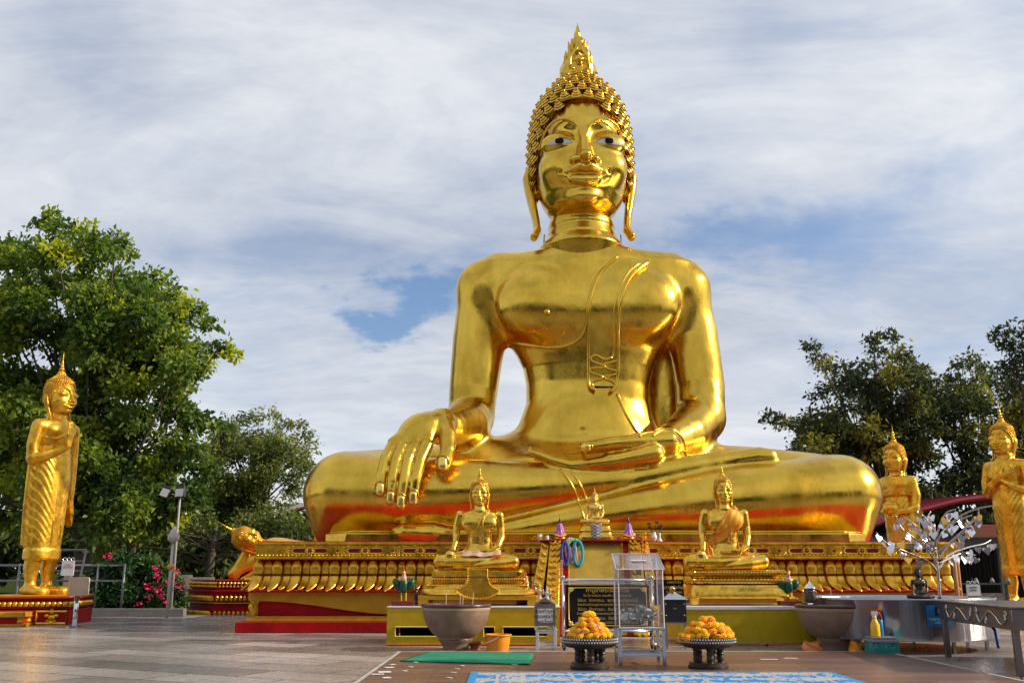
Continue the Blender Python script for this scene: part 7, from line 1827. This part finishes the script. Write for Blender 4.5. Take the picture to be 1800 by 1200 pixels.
def hut():
    Y = 44.0; x0, x1 = xat(492,880,Y), xat(575,880,Y); t = thing('hut', 'small grey roofed hut with a red ridge behind the left knee of the giant', 'building', ((x0+x1)/2, Y, 0)); z0, z1 = zat(905,Y,530), zat(872,Y,530)
    m = MB(); m.box(((x0+x1)/2+1, Y+2, z0/2), (x1-x0+1, 3, z0)); part('wall', m, mat('dark_wall_grey', ()), t)
    m = MB(); xs = np.linspace(x0, x1+2, 60); m.grid([[(x, Y-.3+3*j, z0+(x-x0)*.25+1.6*j*.4+.03*sin(i*pi/2)) for i, x in enumerate(xs)] for j in (0, 1)]); o = part('roof', m, mat('grey_roof_sheet', (.25,.25,.24), .5), t, smooth=False); so = o.modifiers.new('t', 'SOLIDIFY'); so.thickness = .03
    m = MB(); m.tube([(x0,Y-.35,z0),(x1+2,Y-.35,z0+(x1+2-x0)*.25)], .08, 6); part('ridge', m, MATS['red_corrugated_roof'], t)
hut()
# ================================================================ trees and bushes
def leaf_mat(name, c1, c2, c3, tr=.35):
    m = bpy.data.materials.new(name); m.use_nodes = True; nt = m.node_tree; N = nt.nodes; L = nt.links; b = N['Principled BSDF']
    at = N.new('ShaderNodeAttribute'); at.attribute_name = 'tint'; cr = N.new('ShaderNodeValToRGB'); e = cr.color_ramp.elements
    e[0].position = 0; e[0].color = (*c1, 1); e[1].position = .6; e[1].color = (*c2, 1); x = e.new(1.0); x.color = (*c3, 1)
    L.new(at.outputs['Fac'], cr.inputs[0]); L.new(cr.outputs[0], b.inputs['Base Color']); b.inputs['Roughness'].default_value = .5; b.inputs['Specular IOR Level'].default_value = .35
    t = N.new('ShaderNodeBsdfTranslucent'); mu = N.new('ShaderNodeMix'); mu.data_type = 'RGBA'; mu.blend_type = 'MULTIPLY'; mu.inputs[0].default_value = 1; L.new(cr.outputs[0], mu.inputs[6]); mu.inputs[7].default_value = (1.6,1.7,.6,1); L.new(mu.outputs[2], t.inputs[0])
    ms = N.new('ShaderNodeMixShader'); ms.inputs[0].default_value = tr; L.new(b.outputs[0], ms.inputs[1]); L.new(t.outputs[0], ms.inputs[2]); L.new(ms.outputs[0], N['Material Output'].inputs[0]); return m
BARK = mat('bark', (.09,.07,.055), .9, bump=.8, bscale=12, vscale=5, col2=(.05,.038,.03), bdist=.03)
def leaves_np(pos, nrm, size, rg, asp=.55, tints=None):
    """folded pointed leaves: 2 quads each along a drooping midrib"""
    n = len(pos)
    a = rg.normal(size=(n, 3)); a[:, 2] -= .55; a += nrm*.9; a /= np.linalg.norm(a, axis=1)[:, None]         # midrib
    b = np.cross(a, rg.normal(size=(n, 3))); b /= np.linalg.norm(b, axis=1)[:, None]+1e-9
    c = np.cross(a, b)
    s = size*rg.uniform(.65, 1.3, n)[:, None]; w = s*asp
    p0 = pos; p1 = pos+a*s*.45+b*w*.5+c*w*.18; p2 = pos+a*s; p3 = pos+a*s*.45-b*w*.5+c*w*.18; pm = pos+a*s*.5
    V = np.stack([p0, p1, p2, pm, p3], 1).reshape(-1, 3)
    i = np.arange(n)[:, None]*5
    F = np.concatenate([np.concatenate([i, i+1, i+2, i+3], 1), np.concatenate([i, i+3, i+2, i+4], 1)], 0)
    T = np.repeat(tints if tints is not None else rg.uniform(0, 1, n), 5)
    return V, F, T
def crown(clumps, dens, size, rg, flat=.8, tip=.35, bright=None):
    """clumps: (x,y,z,r). twigs spray outwards from each clump and carry tufts of leaves"""
    pos = []; nr = []; ti = []
    for (x, y, z, r) in clumps:
        ct = rg.uniform(.0, .55) if bright is None else bright(x, y, z, rg)
        nt = max(8, int(dens*r*r))
        d = rg.normal(size=(nt, 3)); d[:, 2] = d[:, 2]*.9+.15; d /= np.linalg.norm(d, axis=1)[:, None]
        L_ = r*(.55+tip*rg.uniform(0, 1, nt)**2+.35*rg.uniform(0, 1, nt))
        lv = 14
        t = rg.uniform(.35, 1.0, (nt, lv))**.7
        dr = np.zeros((nt, lv, 3)); dr[..., 2] = -.18*r*t**2*(1-np.abs(d[:, 2:3]))
        q = np.array([x, y, z])+d[:, None, :]*(L_[:, None, None]*t[..., None])*np.array([1, 1, flat])+dr+rg.normal(size=(nt, lv, 3))*size*.55
        pos.append(q.reshape(-1, 3)); nr.append(np.repeat(d, lv, 0)); tt = np.clip(ct+rg.normal(size=nt)*.16, 0, 1); ti.append(np.clip(np.repeat(tt, lv)+rg.normal(size=nt*lv)*.10, 0, 1))
    return np.concatenate(pos), np.concatenate(nr), np.concatenate(ti)
def tree(lab, base, clumps, lm, rg, dens=26, size=.26, trunk_r=.35, group=None, name='leafy_tree', cat='tree', fork=.35, tip=.45, bright=None, asp=.6):
    t = thing(name, lab, cat, base, group)
    m = MB(); b = np.array(base, float); cl = np.array(clumps); cen = cl[:, :3].mean(0); top = np.array([cen[0], cen[1], cl[:, 2].max()])
    fk = b+(cen-b)*fork; fk[2] = max(b[2]+1.2, b[2]+(cl[:, 2].min()-b[2])*.9+.3) if cl[:, 2].min() > 2 else b[2]+(cen[2]-b[2])*fork
    trk = smooth_poly([b, b*.55+fk*.45+rg.normal(size=3)*.08, fk, fk*.45+cen*.55, cen+(top-cen)*.5], 5)
    m.tube(trk, list(trunk_r*np.linspace(1, .25, len(trk))**.9), 10)
    part('trunk', m, BARK, t, smooth=True)
    m = MB()
    for c in (cl if len(cl) < 45 else cl[::2]):
        s0 = np.array(trk[int(rg.integers(len(trk)//3, len(trk)*3//4))]); e = c[:3]; mid = (s0+e)/2+np.array([0, 0, .12*np.linalg.norm(e-s0)])*rg.uniform(-.6, 1)
        L_ = np.linalg.norm(e-s0); pts = smooth_poly([s0, mid, e], 4); m.tube(pts, list(trunk_r*.19*min(1, L_/3)*np.linspace(1, .25, len(pts))), 6)
        for k in range(5):
            d = rg.normal(size=3); d /= np.linalg.norm(d); m.tube([tuple(e), tuple(e+d*c[3]*.8)], [trunk_r*.06, trunk_r*.015], 4)
    part('limbs', m, BARK, t, smooth=True)
    pos, nr, ti = crown(clumps, dens, size, rg, tip=tip, bright=bright)
    V, F, T = leaves_np(pos-np.array(base), nr, size, rg, asp, ti)
    me = mesh_np('crown', V, F, lm); at = me.attributes.new('tint', 'FLOAT', 'POINT')
    if len(at.data) == len(T): at.data.foreach_set('value', T.astype(np.float32))
    link('crown', me, t); return t
def C(lst, rg, jit=.8):
    """clumps given as photo x, y, radius in px, depth"""
    out = []
    for (x, y, r, Y) in lst: p = P(x, y, Y); out.append((p[0], p[1], p[2], r*MPP(y, Y)))
    return out
LM_L = leaf_mat('sunlit_foliage', (.03,.07,.018), (.13,.20,.03), (.42,.45,.03), .42); LM_M = leaf_mat('olive_foliage', (.045,.07,.02), (.15,.18,.045), (.28,.28,.08), .40)
LM_D = leaf_mat('dark_foliage', (.02,.034,.016), (.07,.09,.03), (.28,.26,.04), .32); LM_B = leaf_mat('bush_foliage', (.012,.04,.014), (.04,.11,.035), (.12,.2,.05), .25)
rg = np.random.default_rng(21)
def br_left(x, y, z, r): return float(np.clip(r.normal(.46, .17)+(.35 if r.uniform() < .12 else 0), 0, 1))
def outline(pts, inner, Y0, Y1, rmin, rmax, n, rg):
    """edge clumps along the crown's outline plus filling clumps inside the polygon"""
    L_ = []
    for (x, y, r) in pts: L_.append((x, y, r, rg.uniform(Y0, Y1)))
    xs = [p[0] for p in inner]; ys = [p[1] for p in inner]; k = 0
    def inside(x, y):
        c = False; j = len(inner)-1
        for i in range(len(inner)):
            if (inner[i][1] > y) != (inner[j][1] > y) and x < (inner[j][0]-inner[i][0])*(y-inner[i][1])/(inner[j][1]-inner[i][1])+inner[i][0]: c = not c
            j = i
        return c
    while k < n:
        x, y = rg.uniform(min(xs), max(xs)), rg.uniform(min(ys), max(ys))
        if inside(x, y): L_.append((x, y, rg.uniform(rmin, rmax), rg.uniform(Y0, Y1))); k += 1
    return L_
# big tree on the left
edge = [(82,385,22),(110,405,26),(150,402,18),(160,425,24),(205,420,20),(225,445,16),(60,450,30),(20,455,34),(-20,450,30),(270,490,24),(295,512,20),(320,530,22),(345,545,18),(362,570,13),(300,560,26),(345,615,22),(385,610,16),(405,622,12),(355,640,20),(330,665,24),(300,690,26),(325,720,26),(350,740,24),(382,745,16),(340,790,28),(360,830,24)]
inner = [(-60,470),(60,430),(120,430),(200,450),(260,520),(310,580),(320,660),(310,740),(330,800),(330,900),(250,930),(100,930),(-60,930)]
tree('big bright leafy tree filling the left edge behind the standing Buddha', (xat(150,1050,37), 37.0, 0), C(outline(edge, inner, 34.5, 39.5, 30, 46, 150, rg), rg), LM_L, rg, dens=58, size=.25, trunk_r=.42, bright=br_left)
edge = [(400,745,18),(430,738,18),(455,730,16),(478,726,14),(500,740,16),(522,745,14),(535,765,16),(548,785,12),(545,820,18),(520,860,24),(500,890,20),(390,780,26),(370,820,24)]
inner = [(380,760),(480,745),(530,790),(535,850),(500,900),(380,920),(340,880)]
tree('smaller olive green tree between the big left tree and the left knee of the giant', (xat(455,1000,48), 48.0, 0), C(outline(edge, inner, 45, 50, 20, 32, 52, rg), rg), LM_M, rg, dens=56, size=.22, trunk_r=.3, tip=.5, asp=.4, bright=lambda x, y, z, r: r.uniform(.15, .85))
inner = [(150,900),(340,900),(560,905),(560,960),(330,960),(150,965)]
tree('low dark tree in the gap behind the reclining Buddha', (xat(370,1000,42), 42.0, 0), C(outline([], inner, 41, 47, 22, 32, 34, rg), rg), LM_M, rg, dens=30, size=.24, trunk_r=.25, bright=lambda x, y, z, r: r.uniform(0, .5))
tree('slim tree with bare crossing limbs behind the white balustrade', (xat(230,1000,43), 43.0, 0), C([(220,880,30,43),(260,860,32,44),(180,900,26,43),(300,900,28,42),(240,930,24,42)], rg), LM_L, rg, dens=16, size=.24, trunk_r=.22, bright=lambda x, y, z, r: r.uniform(0, .5))
# right side
def sunlit_tops(x, y, z, r): return float(np.clip(r.normal(.22, .12)+max(0, r.uniform(-1, 1))*.55*(1.9 if 6.0 < z < 10.5 else .45), 0, 1))  # sunlit yellow of the tops painted into the leaf tint by height
rg = np.random.default_rng(5)
edge = [(1425,608,11),(1440,625,16),(1455,645,18),(1475,650,16),(1535,595,10),(1545,615,14),(1570,592,9),(1568,620,18),(1590,625,14),(1550,645,22),(1605,650,12),(1355,735,10),(1380,742,13),(1400,745,16),(1420,738,14),(1480,680,24),(1440,690,18),(1500,660,20),(1400,790,16),(1385,803,12),(1430,770,22),(1520,640,14),(1620,660,14),(1640,670,16)]
inner = [(1440,700),(1500,665),(1600,660),(1640,690),(1640,960),(1560,960),(1540,830),(1450,800),(1410,770)]
tree('dark tree with upright shoots behind the right knee of the giant', (xat(1580,1000,40), 40.0, 0), C(outline(edge, inner, 38, 43, 24, 36, 56, rg), rg), LM_D, rg, dens=46, size=.24, trunk_r=.35, bright=sunlit_tops, asp=.45, tip=.55)
edge = [(1690,640,18),(1710,630,14),(1670,660,18),(1735,650,20),(1655,690,20),(1720,665,22),(1760,680,22)]
inner = [(1640,690),(1700,660),(1860,650),(1860,960),(1600,960)]
tree('broad dark tree behind the statue with crossed hands at the right', (xat(1720,1000,42), 42.0, 0), C(outline(edge, inner, 39, 45, 26, 38, 66, rg), rg), LM_D, rg, dens=42, size=.24, trunk_r=.35, bright=sunlit_tops, asp=.45, tip=.5)
tree('tall dark tree leaning in at the top of the right edge', (xat(1850,1000,36), 36.0, 0), C([(1760,588,14,36),(1780,600,16,36),(1795,590,18,36),(1800,620,24,36),(1780,640,18,36),(1830,600,40,36),(1820,660,40,36),(1790,690,24,36.5),(1850,720,50,36.5),(1840,800,50,36)], rg), LM_D, rg, dens=22, size=.25, trunk_r=.3, bright=lambda x, y, z, r: r.uniform(0, .3), asp=.4, tip=.6)
# far greenery closing the horizon
for i, (x0, x1, Y, yt, lab) in enumerate(((-260,560,62,930,'far off mass of trees closing the horizon on the left'),(1480,2100,60,930,'far off mass of trees closing the horizon on the right'))):
    cl = []
    for k in range(80 if i == 0 else 50):
        x = rg.uniform(x0, x1); r = rg.uniform(40, 60); cl.append((x, rg.uniform(yt, 1002), r, Y+rg.uniform(-2, 4)))
    pos, nr, ti = crown(C(cl, rg), 5, .55, rg); V, F, T = leaves_np(pos, nr, .6, rg, .6, ti*.6)
    me = mesh_np('distant_trees', V, F, LM_D if i else LM_M); at = me.attributes.new('tint', 'FLOAT', 'POINT')
    if len(at.data) == len(T): at.data.foreach_set('value', T.astype(np.float32))
    tag(link('distant_trees', me), lab, 'trees', None, 'stuff')
cl = [(x, -27+rg.uniform(-2,2), z, rg.uniform(2.2,3.4)) for x in np.arange(-60, 62, 3.0) for z in (1.6, 5.2, 8.6, 11.6+rg.uniform(-2,1.5))]
pos, nr, ti = crown(cl, 7, .8, rg); V, F, T = leaves_np(pos, nr, .75, rg, .7, ti)
me = mesh_np('distant_trees', V, F, LM_D); at = me.attributes.new('tint', 'FLOAT', 'POINT'); at.data.foreach_set('value', T.astype(np.float32))
tag(link('distant_trees', me), 'dark belt of trees across the plaza mirrored in the gold of the giant statue', 'trees', None, 'stuff')
# bougainvillea bush
rg = np.random.default_rng(31)
YB = gy(240,1083)+1.3
cl = [(x, y, r, YB+rg.uniform(-.6,.8)) for x, y, r in ((180,1010,20),(210,1000,24),(240,1000,26),(270,1005,24),(295,1020,20),(305,1040,16),(180,1040,24),(215,1040,28),(250,1045,28),(280,1055,22),(195,1065,18),(235,1068,20),(270,1075,14),(225,985,14),(260,990,14),(168,1030,12),(312,1060,12),(170,1060,16))]
bt = tree('dark green bush with magenta flowers beside the far left pedestal', (xat(235,1083,YB), YB, 0), C(cl, rg), LM_B, rg, dens=420, size=.17, trunk_r=.06, name='flowering_bush', cat='bush', bright=lambda x, y, z, r: r.uniform(0, .8), tip=.4, asp=.5)
MAG = mat('magenta_bracts', (.72,.015,.13), .6)
for (x, y, n_) in ((276,997,14),(276,1013,12),(276,1037,14),(300,1015,16),(296,1026,8),(262,1030,10),(263,1048,8),(284,1045,7),(318,1030,8),(190,977,10),(286,1050,5),(244,1060,5),(310,1000,5)):
    p = P(x, y, YB-1.1); V, F, T = leaves_np(p+rg.normal(size=(n_*2, 3))*.06-np.array(bt.location), rg.normal(size=(n_*2, 3)), .085, rg, .9); link('flower_cluster', mesh_np('flower_cluster', V, F, MAG), bt)
m = MB(); m.tube(smooth_poly([P(160,1000,YB-.6), P(185,985,YB-.8), P(215,970,YB-1)], 5), .012, 5); part('bare_shoot', m, BARK, bt, smooth=True)
